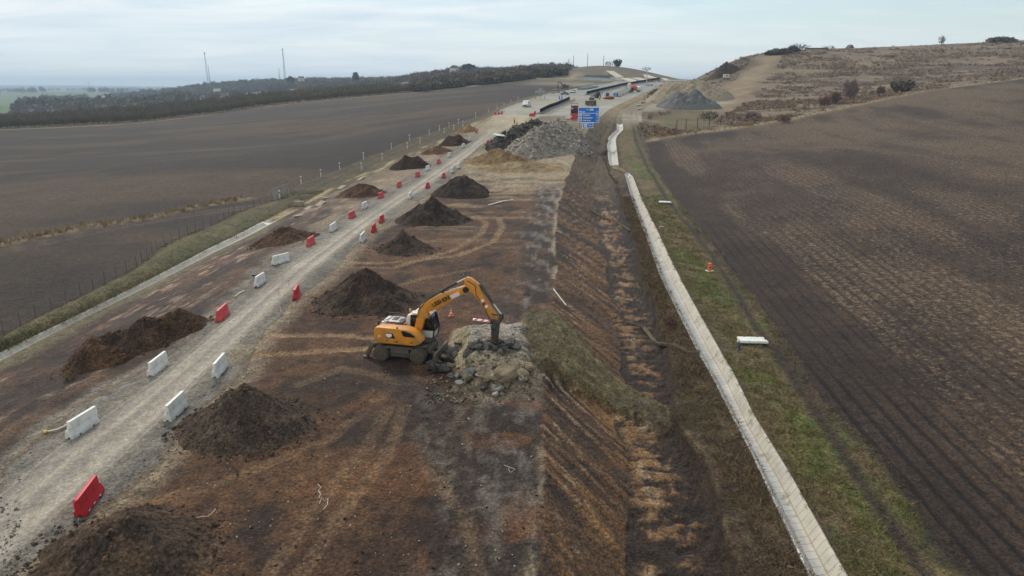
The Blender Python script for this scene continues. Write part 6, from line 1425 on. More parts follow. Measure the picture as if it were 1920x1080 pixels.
# back of the sign for the other direction
p = at(1013, 186); pm = px_m(p); g = empty('sign_back', p, rad(-6), 'grey back of a large sign on three posts beside the guardrail', 'road sign')
b = MB(); b.box((0, 0, 20.0 / pm * .66), (20.0 / pm, .12, 5.0 / pm)); b.build('panel', M_grey, g, .01); b = MB(); b.box((0, .07, 20.0 / pm * .66), (6.4 / pm, .12, 14.5 / pm)); b.build('panel', M_grey, g, .01)
for x in (-8.4, 0, 8.4): b = MB(); pole(b, x / pm, .1, -.6, 15 / pm, .12); b.build('post', M_grey, g, smooth=True)
p = at(1051, 191); pm = px_m(p); g = empty('median_sign', p, rad(4), 'small square blue sign standing at the dark central barrier', 'road sign')
b = MB(); b.box((0, 0, 7.5 / pm), (6.5 / pm, .06, 6.5 / pm)); b.build('panel', M_blue, g, .01); b = MB(); pole(b, 0, .06, -.3, 7 / pm, .06); b.build('post', M_grey, g, smooth=True)
b = MB(); b.prism([(-.5, .2), (.0, .75), (.5, .2), (.2, .2), (.2, -.6), (-.2, -.6), (-.2, .2)], -.045, -.035, 'xz', Matrix.Translation((0, 0, 7.5 / pm))); b.build('arrow', M_sgnw, g)
p = at(1195, 157); pm = px_m(p); g = empty('median_sign', p, 0, 'tiny blue sign far up the motorway against the pale drain slabs', 'road sign')
b = MB(); b.box((0, 0, 4.2 / pm), (3.4 / pm, .06, 4 / pm)); b.build('panel', M_blue, g, .01); b = MB(); pole(b, 0, .06, -.3, 5 / pm, .07); b.build('post', M_grey, g, smooth=True)

# ------------------------------------------------------------------ rails and central barriers
def line_pts(pts, step):
    P = np.array([tuple(at(px, py)) for px, py in pts]); L = np.concatenate([[0], np.cumsum(np.hypot(np.diff(P[:, 0]), np.diff(P[:, 1])))]); n = max(2, int(L[-1] / step))
    t = np.linspace(0, L[-1], n + 1); X = np.interp(t, L, P[:, 0]); Y = np.interp(t, L, P[:, 1]); return np.stack([X, Y, tz(X, Y)], 1)
def ribbon(b, P, prof):
    """sweep a closed (across, up) profile along P"""
    V, F = [], []; n = len(P); m = len(prof)
    for i in range(n):
        t = P[min(i+1, n-1)] - P[max(i-1, 0)]; t = t / (np.hypot(t[0], t[1]) + 1e-9); nx, ny = -t[1], t[0]
        for a, z in prof: V.append((P[i][0] + nx * a, P[i][1] + ny * a, P[i][2] + z))
    for i in range(n - 1):
        for k in range(m): F.append((i*m+k, i*m+(k+1) % m, (i+1)*m+(k+1) % m, (i+1)*m+k))
    F += [tuple(range(m)), tuple(range((n-1)*m, n*m))[::-1]]; b._add(V, F)
def guardrail(pts, label, hgt=.75, side=1):
    P = line_pts(pts, 4.0); o0 = P[0]; P = P - o0; g = empty('guardrail', tuple(o0), 0, label, 'guardrail', 'steel guardrails of the motorway')
    b = MB(); ribbon(b, P, [(.00, hgt - .32), (.07, hgt - .25), (.02, hgt - .16), (.07, hgt - .07), (.0, hgt), (-.05, hgt), (-.05, hgt - .32)]); b.build('rail', M_grey, g)
    for q in P[:90:1]: b = MB(); b.box((q[0] - .12, q[1], q[2] + hgt / 2 - .15), (.1, .1, hgt + .3)); b.build('post', M_grey, g)
guardrail([(929,212.5),(970,195.2),(1007,183.2),(1030,176.8)], 'grey steel guardrail along the field side of the concrete motorway', 1.1)
guardrail([(1056,170),(1080,166),(1110,161.5),(1150,154.6)], 'grey steel guardrail far up the motorway past the crossing', 1.1)
M_navy = pmat('dark_panel', C(26, 29, 34), .95, .2, 1, spec=.05)
def central(pts, label, h1, h2):
    P = line_pts(pts, 5.0); o0 = P[0].copy(); P = P - o0; g = empty('central_barrier', tuple(o0), 0, label, 'barrier wall', 'dark barrier walls between the motorway lanes')
    b = MB(); ribbon(b, P, [(-.55, h1), (-.40, h1), (-.40, h2), (-.55, h2)]); b.build('dark_panel', M_navy, g)
    b = MB(); ribbon(b, P, [(-.75, -.2), (.75, -.2), (.6, h1 * .5), (.45, h1), (-.7, h1)]); b.build('concrete_base', M_conc, g)
    b = MB(); ribbon(b, P + np.array([2.6, -.3, 0]), [(0, .35), (.08, .45), (.08, .75), (0, .85), (-.06, .85), (-.06, .35)]); b.build('rail', M_grey, g)
    for q in P[::2]: b = MB(); b.box((q[0] + 2.5, q[1] - .3, q[2] + .3), (.12, .12, 1.0)); b.build('post', M_grey, g)
M_conc = pmat('grey_concrete', C(150, 150, 146), .85, .15, 1.5, dirt=C(120, 116, 108), dirt_amt=.3)
central([(1010,214),(1040,200.5),(1066,188.5)], 'dark wall on a concrete base between the nearer motorway lanes', .5, 1.6)
central([(1098,178.5),(1130,170.2),(1165,161.8),(1200,156),(1236,150.5)], 'dark wall on a concrete base between the farther motorway lanes', .5, 1.8)
# ------------------------------------------------------------------ delineators, fence, gate
b = MB(); b.prism([(-.06, 0), (.06, 0), (.06, .95), (-.06, .80)], -.04, .04); t1 = b.build('marker_post', M_wht, None, .01); MP = t1.data; bpy.data.objects.remove(t1)
b = MB(); b.box((0, 0, 1.10), (.20, .17, .26)); t1 = b.build('reflector_cap', M_wht, None, .015); MP2 = t1.data; bpy.data.objects.remove(t1)
b = MB(); b.box((0, 0, .90), (.135, .10, .14)); t1 = b.build('band', M_black, None); MP3 = t1.data; bpy.data.objects.remove(t1)
for grp, lst, lb in (('marker posts along the field side of the dirt track', [(565,346),(602,332),(637,319),(682,299),(734,281),(768,264),(805,254),(824,246),(842,240),(860,233),(892,221),(916,211),(932,204),(945,199),(958,193),(972,187)], 'white marker post in the row between ploughed field and dirt track'),
                     ('marker posts along the works side of the dirt track', [(678,319.5),(717,301),(764,279.5),(788,270.5),(833,251),(851,245),(868,237)], 'white marker post in the row between dirt track and dug strip')):
    for px, py in lst:
        p = at(px, py); g = empty('marker_post', p, rng.uniform(-.3, .3), lb, 'marker post', grp); s_ = 1.25 if p.y < 240 else 1.1; g.scale = (1.2, 1.2, s_); link('post', MP, g); link('reflector_cap', MP2, g); link('band', MP3, g)
def fence(pts, n, h, label, post_r=.032, mesh=True, mat=None):
    P = [at(px, py) for px, py in pts]; L = [0]
    for a, b_ in zip(P[:-1], P[1:]): L.append(L[-1] + math.hypot(b_.x - a.x, b_.y - a.y))
    t = np.linspace(0, L[-1], n); X = np.interp(t, L, [p.x for p in P]); Y = np.interp(t, L, [p.y for p in P]); Z = tz(X, Y)
    g = empty('wire_fence', (X[0], Y[0], Z[0]), 0, label, 'fence', None)
    for x, y, z in zip(X, Y, Z): b = MB(); b.cyl((x - X[0], y - Y[0], z - Z[0] - .2), (x - X[0] + rng.normal(0, .04), y - Y[0], z - Z[0] + h), post_r, n=6); b.build('post', mat or M_grey, g)
    b = MB()
    for k in range(6):
        zz_ = .15 + (h - .2) * k / 5
        b.pipe([(x - X[0], y - Y[0], z - Z[0] + zz_) for x, y, z in zip(X, Y, Z)], .008, 3)
    b.build('wire', mat or M_grey, g)
M_postd = pmat('weathered_post', C(96, 92, 88), .8, .25, 4); M_wood = pmat('old_wood', C(74, 62, 52), .9, .3, 4)
fence([(-80,668),(12,630),(67,600),(118,575),(170,549),(217,525),(257,504),(293,472),(330,452),(415,417),(443,402),(511,378)], 34, 1.35, 'thin wire fence with grey posts along the grass bank', mat=M_postd)
fence([(1268,247),(1290,243),(1310,241),(1362,234),(1400,229)], 7, 3.2, 'old leaning wooden fence posts at the corner of the right hand field', .11, mat=M_wood)
# steel gate
p = at(512, 377); q = at(540, 366); h = math.atan2(q.y - p.y, q.x - p.x); Lg = math.hypot(q.x - p.x, q.y - p.y)
g = empty('metal_gate', p, h, 'tall grey steel mesh gate at the end of the wire fence', 'gate'); hg = 2.1
for x in (0, Lg * .52, Lg): b = MB(); b.cyl((x, 0, -.2), (x, 0, hg), .06, n=8); b.build('post', M_grey, g)
for x0, x1 in ((.08, Lg * .52 - .08), (Lg * .52 + .08, Lg - .08)):
    b = MB()
    for z in (.15, hg - .08): b.cyl((x0, 0, z), (x1, 0, z), .04, n=6)
    for x in (x0, x1): b.cyl((x, 0, .15), (x, 0, hg - .08), .04, n=6)
    fr = b.build('leaf_frame', M_grey, g); b = MB()
    for k in range(1, 14): x = x0 + (x1 - x0) * k / 14; b.cyl((x, 0, .15), (x, 0, hg - .08), .010, n=4, cap=False)
    for k in range(1, 12): z = .15 + (hg - .23) * k / 12; b.cyl((x0, .01, z), (x1, .01, z), .010, n=4, cap=False)
    b.build('mesh', M_grey, fr)
b = MB(); b.cyl((0, 0, hg * .9), (-1.0, -.9, -.1), .05, n=6); b.cyl((Lg, 0, hg * .9), (Lg - 1.4, -1.0, -.1), .05, n=6); b.build('brace', M_grey, g)
p = at(525, 374); g = empty('marker_post', p, 0, 'white marker post standing in front of the steel gate', 'marker post', 'marker posts along the field side of the dirt track'); g.scale = (1.2, 1.2, 1.25); link('post', MP, g); link('reflector_cap', MP2, g); link('band', MP3, g)
# concrete block and slabs of the old channel
M_cslab = pmat('pale_slab', C(172, 162, 150), .85, .2, 2, dirt=C(120, 104, 86), dirt_amt=.5, bump=.4)
p = at(561, 386); b = MB(); b.prism([(-.7, 0), (-.7, .75), (.75, .75), (.62, 0), (.4, 0), (.3, .3), (-.3, .3), (-.4, 0)], -.25, .25); tag(b.build('concrete_headwall', M_cslab, None, .03, loc=p, rot=(0, 0, .1)), 'small concrete headwall at the end of the grey slab channel', 'headwall')
for i, (px, py, w, l, lb) in enumerate([(578,391,.8,2.4,'pale slab lying flat just past the end of the grey channel'),(600,383,.9,3.0,'longest pale slab lying flat in the dug strip'),(612,372,.7,2.6,'pale slab tilted against the bank past the longest one'),(640,352,.8,3.4,'pale slab of old channel still lying along the bank'),(560,405,.7,2.0,'small pale slab beside the end of the grey channel'),(676,336,.8,3.0,'pale slab far along the bank below the ridge-shaped heap')]):
    p = at(px, py); b = MB(); b.prism([(-l/2, -w/2), (l/2 * .9, -w/2 * 1.1), (l/2, w/2 * .8), (-l/2 * .8, w/2)], 0, .12, 'xy'); tag(b.build('concrete_slab', M_cslab, None, .02, loc=(p.x, p.y, p.z + .02), rot=(rng.normal(0, .08), rng.normal(0, .1), road_dir(p.y) + rng.normal(0, .15))), lb, 'slab', 'slabs of the broken channel')
# ------------------------------------------------------------------ small things
def cone(px, py, h, label):
    p = at(px, py); g = empty('traffic_cone', p, 0, label, 'traffic cone'); r = h * .24
    b = MB(); b.box((0, 0, h * .03), (h * .62, h * .62, h * .06)); b.build('base', M_orange, g, .01); b = MB(); b.lathe([(r, h * .06), (r * .22, h), (r * .1, h)], (0, 0, 0), 'z', 18); b.build('cone', M_orange, g, smooth=True)
    for z0, z1 in ((.32, .52), (.68, .80)): b = MB(); b.lathe([(r * (1 - .78 * (z0 - .06) / .94) * 1.03, h * z0), (r * (1 - .78 * (z1 - .06) / .94) * 1.05, h * z1)], (0, 0, 0), 'z', 18); b.build('stripe', M_wht, g, smooth=True)
cone(846, 592, .62, 'small orange and white traffic cone standing behind the excavator boom')
p = at(1330, 509); g = empty('warning_drum', p, .3, 'orange drum on a white base plate standing in the green verge', 'drum'); b = MB(); b.box((0, 0, .06), (.75, .6, .12)); b.build('base', M_wht, g, .02); b = MB(); b.lathe([(.21, .12), (.22, .3), (.19, .34), (.20, .58), (.17, .62), (.18, .86), (.12, .9)], (0, 0, 0), 'z', 18); b.build('drum', M_orange, g, smooth=True); b = MB(); b.lathe([(.208, .40), (.208, .54)], (0, 0, 0), 'z', 18); b.build('stripe', M_pink, g, smooth=True)
p = wpt(905, 604); b = MB(); b.box((0, 0, 0), (1.55, .22, .05)); g = b.build('warning_board', M_wht, None, .01, loc=(p[0], p[1], gz(p[0], p[1]) + .18), rot=(.5, .05, rad(-14))); tag(g, 'red and white warning board lying on the ground past the pale mound', 'warning board')
for x in (-.5, 0, .5): b = MB(); b.prism([(x - .16, -.112), (x + .04, -.112), (x + .16, .112), (x - .04, .112)], .024, .030, 'xy'); b.build('stripe', M_pink, g)
p = at(1386, 657); b = MB(); b.cyl((0, 0, -.1), (0, 0, .48), .07, n=12); b.cyl((0, 0, .44), (0, 0, .52), .09, n=12); tag(b.build('marker_stub', pmat('blue_plastic', C(36, 62, 120, K), .5, .1, 3), None, loc=p), 'short blue marker stub below the fallen white barrier', 'marker')
p = at(1241, 428); b = MB(); b.box((0, 0, .14), (.7, .34, .28)); b.box((-.55, -.3, .06), (.3, .12, .12), (0, 0, .8)); tag(b.build('concrete_block', M_cslab, None, .02, loc=p, rot=(0, 0, .1)), 'little white concrete block on the grass at the channel edge', 'block')
def stake(px, py, h, label, lean=0):
    p = at(px, py); g = empty('survey_stake', p, 0, label, 'stake', 'striped stakes along the gravel road')
    b = MB(); b.cyl((0, 0, -.1), (lean, 0, h), .022, n=6); b.build('rod', M_wht, g)
    for z in (.25, .75, .9): b = MB(); b.cyl((lean * z, 0, h * z), (lean * (z + .1), 0, h * (z + .1)), .026, n=6); b.build('stripe', M_pink, g)
stake(527, 586, 2.0, 'thin striped stake standing alone before the bright red barrier', -.05); stake(546, 568, 2.0, 'thin striped stake touching the bright red barrier', -.04); stake(768, 367, 2.2, 'left hand one of two striped stakes at the white barrier', -.08); stake(774, 366, 2.4, 'taller one of two striped stakes at the white barrier')
M_hose = pmat('pale_hose', C(200, 196, 186), .6, .1, 4); M_wire = pmat('bare_wire', C(168, 160, 152), .5, .1, 4); M_yelt = pmat('yellow_tip', C(206, 190, 70), .5, .1, 4)
def hose(pts, r, label, cat, name, mat, z=.03, tip=None):
    P = [wpt(*q) for q in pts]; o0 = P[0]; b = MB(); Q = [(q[0] - o0[0], q[1] - o0[1], gz(q[0], q[1]) - gz(o0[0], o0[1]) + z + r) for q in P]; b.pipe(Q, r, 6); g = tag(b.build(name, mat, None, smooth=True, loc=(o0[0], o0[1], gz(o0[0], o0[1]))), label, cat)
    if tip: b = MB(); b.pipe([Q[0], tuple(np.array(Q[0]) * .5 + np.array(Q[1]) * .5)], r * 1.9, 6); b.build('tip', tip, g, smooth=True)
hose([(82,809),(95,808),(108,806),(120,801),(130,795)], .05, 'pale hose with a yellow end lying beside the white barrier', 'hose', 'hose', M_hose, tip=M_yelt)
hose([(596,908),(602,914),(597,920),(601,926),(598,934)], .02, 'thin pale wire snaking over the soil, upper piece', 'wire', 'bent_wire', M_wire); hose([(599,945),(603,933),(609,940),(615,934),(614,946),(606,956)], .02, 'tangled loop of pale wire lying on the brown soil', 'wire', 'bent_wire', M_wire)
hose([(368,970),(390,968),(400,960),(404,954)], .018, 'short pale wire between the two nearest dark heaps', 'wire', 'bent_wire', M_wire); hose([(945,872),(955,876),(966,880),(957,886),(953,878)], .018, 'loop of pale wire on the grey scraped clay', 'wire', 'bent_wire', M_wire)
hose([(915,386),(930,382),(945,378),(962,376)], .11, 'white plastic pipe lying across the soil near the far dark heaps', 'pipe', 'plastic_pipe', M_wht); hose([(1038,543),(1048,552),(1062,563)], .06, 'pale drain pipe poking out of the embankment crest', 'pipe', 'drain_pipe', M_hose)
hose([(440,556),(448,550),(458,545)], .05, 'pale wooden lath lying on the gravel past the pale red barrier', 'lath', 'wooden_lath', M_hose)
# concrete gutter down the embankment
M_cslabd = pmat('dirty_slab', C(128, 120, 108), .9, .25, 2, dirt=C(92, 78, 62), dirt_amt=.7, bump=.4)
def gutter(pts, w, label):
    P = [wpt(px, py, dz) for px, py, dz in pts]; P = np.array([(q[0], q[1], gz(q[0], q[1]) + .02) for q in P]); o0 = P[0].copy(); P = P - o0; b = MB()
    ribbon(b, P, [(-w, .06), (-w, .16), (-w * .82, .16), (-w * .6, -.02), (w * .6, -.02), (w * .82, .16), (w, .16), (w, .06), (w * .7, -.12), (-w * .7, -.12)]); tag(b.build('concrete_gutter', M_cslabd, None, .01, loc=tuple(o0)), label, 'gutter', 'concrete gutters down the embankment')
gutter([(1152,606,-2.6),(1175,606,-2.7),(1205,615,-2.8),(1230,632,-2.2),(1260,648,-2.0),(1290,660,-1.8),(1312,664,-1.8)], .15, 'curved concrete gutter running across the orange terrace to the channel')
gutter([(1105,398,-2.6),(1130,408,-2.7),(1155,414,-2.6),(1180,420,-1.9),(1206,430,-1.8)], .14, 'pale concrete gutter crossing the terrace farther up')
# litter
def hit(px, py):
    """first surface seen at an image point"""
    a, b_, c_ = ray(px, py); bpy.context.view_layer.update(); r = sc.ray_cast(bpy.context.evaluated_depsgraph_get(), Vector((0, 0, H)), Vector((a, b_, c_)).normalized()); return r[1] if r[0] else at(px, py)
p = at(482, 518); b = MB(); b.prism([(-.5, -.2), (.1, -.35), (.6, 0), (.2, .3), (-.3, .2)], 0, .18, 'xy'); tag(b.build('plastic_sheet', M_black, None, .05, loc=p, rot=(.2, .3, .4)), 'scrap of black plastic behind the white barrier', 'rubbish')
p = hit(936, 258); b = MB(); b.box((0, 0, .1), (3.0, 1.6, .14)); tag(b.build('white_panel', M_wht, None, .02, loc=(p.x, p.y, p.z + .5), rot=(.25, .12, .7)), 'white panel lying on the dark asphalt pile', 'panel')
M_gstr = pmat('green_tuft', C(110, 108, 74), .9, .3, 5)
for i, (px, py, lb) in enumerate([(318,590,'larger dry grass clump on top of the long brown bank'),(312,603,'smaller dry grass clump on the long brown bank'),(133,708,'small green grass clump at the foot of the long brown bank')]):
    p = hit(px, py + 5); V, F = twigs(150, .42, .45, rng, (.15, .38), .02, .8, .0); hz = -.03
    o = link('grass_clump', np_mesh('grass_clump', V, F, M_veg, np.repeat(C(112, 104, 76)[None], len(V), 0)), None, (p.x, p.y, p.z + hz)); tag(o, lb, 'grass clump', 'grass clumps on the long bank')
# ------------------------------------------------------------------ vehicles and machines far up the road
M_carw = pmat('white_car_paint', C(224, 228, 232, K), .3, .05, 1.5, dirt=C(170, 166, 158), dirt_amt=.15, spec=.6)
M_carb = pmat('dark_blue_car_paint', C(70, 86, 100, K), .3, .08, 1.5, spec=.6)
M_wheel = pmat('car_tyre', C(34, 34, 36), .8, .2, 6)
M_lamp = pmat('lamp_glass', C(210, 214, 214), .15, .05, 2, spec=.8)
M_teal = pmat('machine_green', C(58, 84, 84), .5, .15, 2, dirt=C(96, 88, 76), dirt_amt=.3)
M_org2 = pmat('machine_orange', C(216, 112, 42, K), .5, .12, 2, dirt=C(140, 96, 60), dirt_amt=.3)
M_dred = pmat('machine_dark_red', C(112, 30, 36, K), .55, .15, 2, dirt=C(60, 40, 40), dirt_amt=.3)
M_cont = pmat('container_white', C(206, 208, 204, K), .5, .08, 1, dirt=C(168, 160, 146), dirt_amt=.3)
M_cblue = pmat('tarp_blue', C(66, 118, 168, K), .5, .1, 1)
def wheels(par, spots, r, w):
    for x, y in spots:
        b = MB(); b.lathe([(r * .55, -w / 2), (r * .95, -w / 2), (r, -w * .3), (r, w * .3), (r * .95, w / 2), (r * .55, w / 2)], (x, y, r), 'y', 18); wh = b.build('wheel', M_wheel, par, smooth=True)
        s_ = 1 if y > 0 else -1; b = MB(); b.cyl((x, y + s_ * w * .3, r), (x, y + s_ * w * .54, r), r * .55, r * .5, n=12); b.build('rim', M_grey, wh, smooth=True)
def car(px, py, hd, mat, label, van=False, sc=1.0):
    p = at(px, py); g = empty('parked_van' if van else 'parked_car', p, hd, label, 'van' if van else 'car'); g.scale = (sc,) * 3
    if van: body = [(-2.5,.32),(-2.52,1.1),(-2.42,1.98),(1.0,2.02),(1.45,1.86),(1.98,1.16),(2.45,1.0),(2.52,.6),(2.45,.32)]; W = .92; gl = [(.35,1.22),(.35,1.82),(.98,1.84),(1.36,1.72),(1.76,1.22)]; ws = ((1.42,1.80),(1.92,1.20)); wb, r = 1.55, .34
    else: body = [(-2.1,.3),(-2.15,.75),(-2.0,.95),(-1.55,1.02),(-1.0,1.42),(.25,1.45),(1.0,1.0),(1.9,.88),(2.12,.62),(2.1,.3)]; W = .86; gl = [(-1.35,1.0),(-.95,1.34),(.2,1.37),(.8,1.02)]; ws = ((.34,1.42),(.98,1.02)); wb, r = 1.32, .32
    b = MB(); b.prism(body, -W, W); bd = b.build('body', mat, g, .07, seg=3)
    for s_ in (-1, 1): b = MB(); b.prism(gl, s_ * (W + .004), s_ * (W - .03)); b.build('side_window', M_glass, g)
    (xa, za), (xb, zb) = ws; nx, nz = (zb - za), -(xb - xa); l = math.hypot(nx, nz); nx, nz = -nx / l * .02, -nz / l * .02; nx, nz = abs(nx), abs(nz)
    b = MB(); b._add([(xa + nx, -W * .86, za + nz), (xa + nx, W * .86, za + nz), (xb + nx, W * .9, zb + nz), (xb + nx, -W * .9, zb + nz)], [(0, 1, 2, 3)]); b.build('windscreen', M_glass, g)
    xf = body[-1][0] + .06
    b = MB(); b.box((xf - .02, 0, .55), (.08, W * 1.1, .22)); b.build('grille', M_black, g)
    for s_ in (-1, 1): b = MB(); b.box((xf - .10, s_ * W * .74, .78), (.10, W * .34, .16)); b.build('headlight', M_lamp, g, .02)
    b = MB(); b.box((xf - .06, 0, .36), (.1, W * 1.9, .16)); b.build('bumper', M_black, g, .02)
    for s_ in (-1, 1): b = MB(); b.box((ws[1][0] - .2, s_ * (W + .1), ws[1][1] + .12), (.12, .18, .16)); b.build('mirror', M_black, g, .02)
    wheels(g, [(wb, W - .08), (wb, -W + .08), (-wb, W - .08), (-wb, -W + .08)], r, .22)
    return g
car(987.5, 200.5, rad(-104), M_carw, 'white van driving on the concrete motorway beside the guardrail', True, 1.1)
car(1074, 174.5, rad(-112), M_carw, 'white car parked on the earth crossing of the motorway', False, 1.12)
car(1059, 178, rad(170), M_carb, 'dark blue-grey car parked left of the white car at the crossing', False, 1.0)
car(1197, 169.5, rad(-140), M_carw, 'small white van parked at the end of the row of machines', True, .95)
def mach(px, py, hd, name, label, cat): p = at(px, py); return empty(name, p, hd, label, cat)
# wheel loader behind the sign
g = mach(1109, 198, rad(-115), 'wheel_loader', 'yellow-topped wheel loader with dark bucket just above the blue sign', 'wheel loader')
b = MB(); b.prism([(-2.6,.7),(-2.7,1.9),(-.6,2.0),(-.4,.7)], -.9, .9); b.build('engine_body', M_teal, g, .08); b = MB(); b.prism([(-.5,.7),(-.4,1.5),(1.6,1.3),(1.7,.7)], -.5, .5); b.build('front_frame', M_dark, g, .05)
b = MB(); b.prism([(-.9,1.9),(-.8,2.9),(.5,2.9),(.75,1.9)], -.75, .75); cb = b.build('cab', M_glass, g, .05); b = MB(); b.box((-.12, 0, 3.02), (1.7, 1.75, .2)); b.build('roof', M_white, cb, .04); b = MB(); b.box((-.1, 0, 1.75), (1.8, 1.6, .5)); b.build('sill', M_yel, cb, .04)
for s_ in (-1, 1): b = MB(); b.prism([(.2,1.5),(1.4,1.9),(2.8,.8),(2.6,.6),(1.4,1.5),(.3,1.25)], s_ * .45 - .08, s_ * .45 + .08); b.build('arm', M_yel, g, .02)
b = MB(); b.prism([(2.6,.3),(2.5,1.1),(2.75,1.75),(3.0,1.8),(2.95,1.1),(3.4,.3)], -1.45, 1.45); b.build('bucket', M_dark, g, .04); wheels(g, [(1.4,.95),(1.4,-.95),(-1.5,.95),(-1.5,-.95)], .75, .5)
# loader tractor with people beside it
g = mach(1119, 184, rad(-150), 'backhoe_loader', 'dark green backhoe loader with bluish windows beside the hi-vis worker', 'backhoe loader')
b = MB(); b.prism([(.2,.8),(.3,1.5),(1.9,1.4),(2.0,.8)], -.55, .55); b.build('bonnet', M_teal, g, .06); b = MB(); b.prism([(-1.2,1.0),(-1.25,2.0),(-1.0,2.75),(.2,2.75),(.5,1.9),(.4,1.0)], -.8, .8); cb = b.build('cab', M_glass, g, .05); b = MB(); b.box((-.4, 0, 2.82), (1.5, 1.7, .12)); b.build('roof', M_teal, cb, .03); b = MB(); b.prism([(2.4,.2),(2.3,.9),(2.5,1.2),(2.8,.3)], -1.15, 1.15); b.build('bucket', M_dark, g, .03)
for s_ in (-1, 1): b = MB(); b.prism([(.4,1.6),(1.4,1.5),(2.5,.8),(2.4,.6),(1.3,1.25),(.4,1.35)], s_ * .7 - .07, s_ * .7 + .07); b.build('arm', M_teal, g)
b = MB(); b.prism([(-1.5,.9),(-1.8,2.4),(-2.6,3.0),(-2.7,2.8),(-2.05,2.2),(-1.8,.8)], -.15, .15); b.prism([(-2.6,2.95),(-2.75,2.9),(-3.0,1.4),(-2.85,1.4)], -.12, .12); b.build('backhoe_boom', M_dark, g, .02); wheels(g, [(1.4,.85),(1.4,-.85)], .5, .35); wheels(g, [(-.9,.9),(-.9,-.9)], .72, .45)
# orange bulldozer
g = mach(1141, 186, rad(-30), 'bulldozer', 'small orange tracked bulldozer beside the white site containers', 'bulldozer')
for s_ in (-1, 1): b = MB(); b.prism([(-1.6,.35),(-1.3,.0),(1.3,0),(1.6,.35),(1.4,.75),(-1.4,.75)], s_ * .95 - .28, s_ * .95 + .28); b.build('track', M_dark, g, .05)
b = MB(); b.prism([(-.2,.7),(-.1,1.5),(1.5,1.35),(1.6,.7)], -.6, .6); b.build('bonnet', M_org2, g, .06); b = MB(); b.prism([(-1.3,.7),(-1.3,1.4),(-.1,1.4),(-.1,.7)], -.7, .7); b.build('engine_body', M_org2, g, .05); b = MB(); b.prism([(-1.2,1.4),(-1.1,2.6),(-.1,2.6),(.1,1.4)], -.62, .62); cb = b.build('cab', M_glass, g, .04); b = MB(); b.box((-.6, 0, 2.68), (1.35, 1.5, .12)); b.build('roof', M_black, cb, .03); b = MB(); b.prism([(2.0,.1),(1.9,.9),(2.1,1.0),(2.15,.1)], -1.4, 1.4); b.build('blade', M_dark, g, .02)
for s_ in (-1, 1): b = MB(); b.box((1.3, s_ * 1.3, .4), (1.6, .12, .16)); b.build('push_arm', M_dark, g)
b = MB(); b.box((-2.0, 0, .5), (.8, .9, .5)); b.build('ripper', M_dark, g, .03)
# site containers with a blue end
for k, (px, py, mt, lb) in enumerate([(1157.5,181.5,M_cont,'white site container with a blue front closest to the bulldozer'),(1164,178.5,M_cont,'white site container in the middle of the row of three'),(1171,175.5,M_cont,'white site container at the far end of the row of three')]):
    g = mach(px, py, rad(28), 'site_container', lb, 'container'); g['group'] = 'white site containers beside the motorway'
    b = MB(); b.box((0, 0, 1.35), (3.4, 2.3, 2.4)); bd = b.build('body', mt, g, .04); b = MB(); b.box((0, 0, 2.58), (3.5, 2.4, .12)); b.build('roof', M_white, g, .02); b = MB(); b.box((0, 0, .08), (3.2, 2.0, .16)); b.build('skid', M_dark, g)
    b = MB()
    for q in range(9): b.box((-1.5 + q * .375, -1.16, 1.35), (.12, .05, 2.2))
    b.build('rib', mt, bd)
    if k == 0: b = MB(); b.box((-1.72, -.1, 1.1), (.06, 1.9, 1.5)); b.box((-1.0, -1.2, 1.0), (1.2, .04, 1.3)); b.build('door', M_cblue, g)
# mixer truck, silo, tipper
g = mach(1188, 172.5, rad(22), 'mixer_truck', 'concrete mixer truck with a red-orange drum at the end of the machines', 'mixer truck')
b = MB(); b.box((0, 0, .85), (7.4, .9, .3)); b.build('chassis', M_dark, g, .03); b = MB(); b.prism([(2.6,.6),(2.6,2.7),(2.9,2.9),(4.0,2.8),(4.2,1.7),(4.2,.6)], -1.2, 1.2); cb = b.build('cab', M_carw, g, .08); b = MB(); b.box((4.15, 0, 2.1), (.12, 2.1, .8), (0, -.12, 0)); b.build('windscreen', M_glass, cb, .02)
b = MB(); b.lathe([(.3, -3.6), (.75, -3.0), (1.3, -1.2), (1.35, .0), (1.0, 1.4), (.5, 2.0)], (0, 0, 2.2), 'x', 24); b.build('drum', pmat('drum_red', C(206, 84, 52, K), .5, .12, 1.2), g, smooth=True); b = MB(); b.prism([(-3.4,2.6),(-3.9,3.2),(-3.5,3.3),(-3.1,2.8)], -.6, .6); b.prism([(-3.5,1.0),(-4.0,2.0),(-3.8,2.1),(-3.3,1.1)], -.25, .25); b.build('chute', M_grey, g, .02); wheels(g, [(3.0,1.0),(3.0,-1.0),(-1.2,1.0),(-1.2,-1.0),(-2.5,1.0),(-2.5,-1.0)], .52, .4)
g = mach(1179.5, 174.5, rad(10), 'cement_silo', 'upright white cement silo standing behind the containers', 'silo')
b = MB(); b.lathe([(.25, 1.0), (.95, 1.9), (.95, 4.6), (.7, 4.95), (.2, 5.0)], (0, 0, 0), 'z', 18); b.build('tank', M_cont, g, smooth=True); b = MB(); b.box((0, 0, 5.1), (.6, .6, .3)); b.build('filter', M_carw, g, .03)
for sx_ in (-.75, .75):
    for sy in (-.75, .75): b = MB(); b.box((sx_, sy, 1.0), (.16, .16, 2.2)); b.build('leg', M_dark, g)
g = mach(1175, 173.5, rad(-160), 'tipper_truck', 'black tipper truck in front of the cement silo', 'truck')
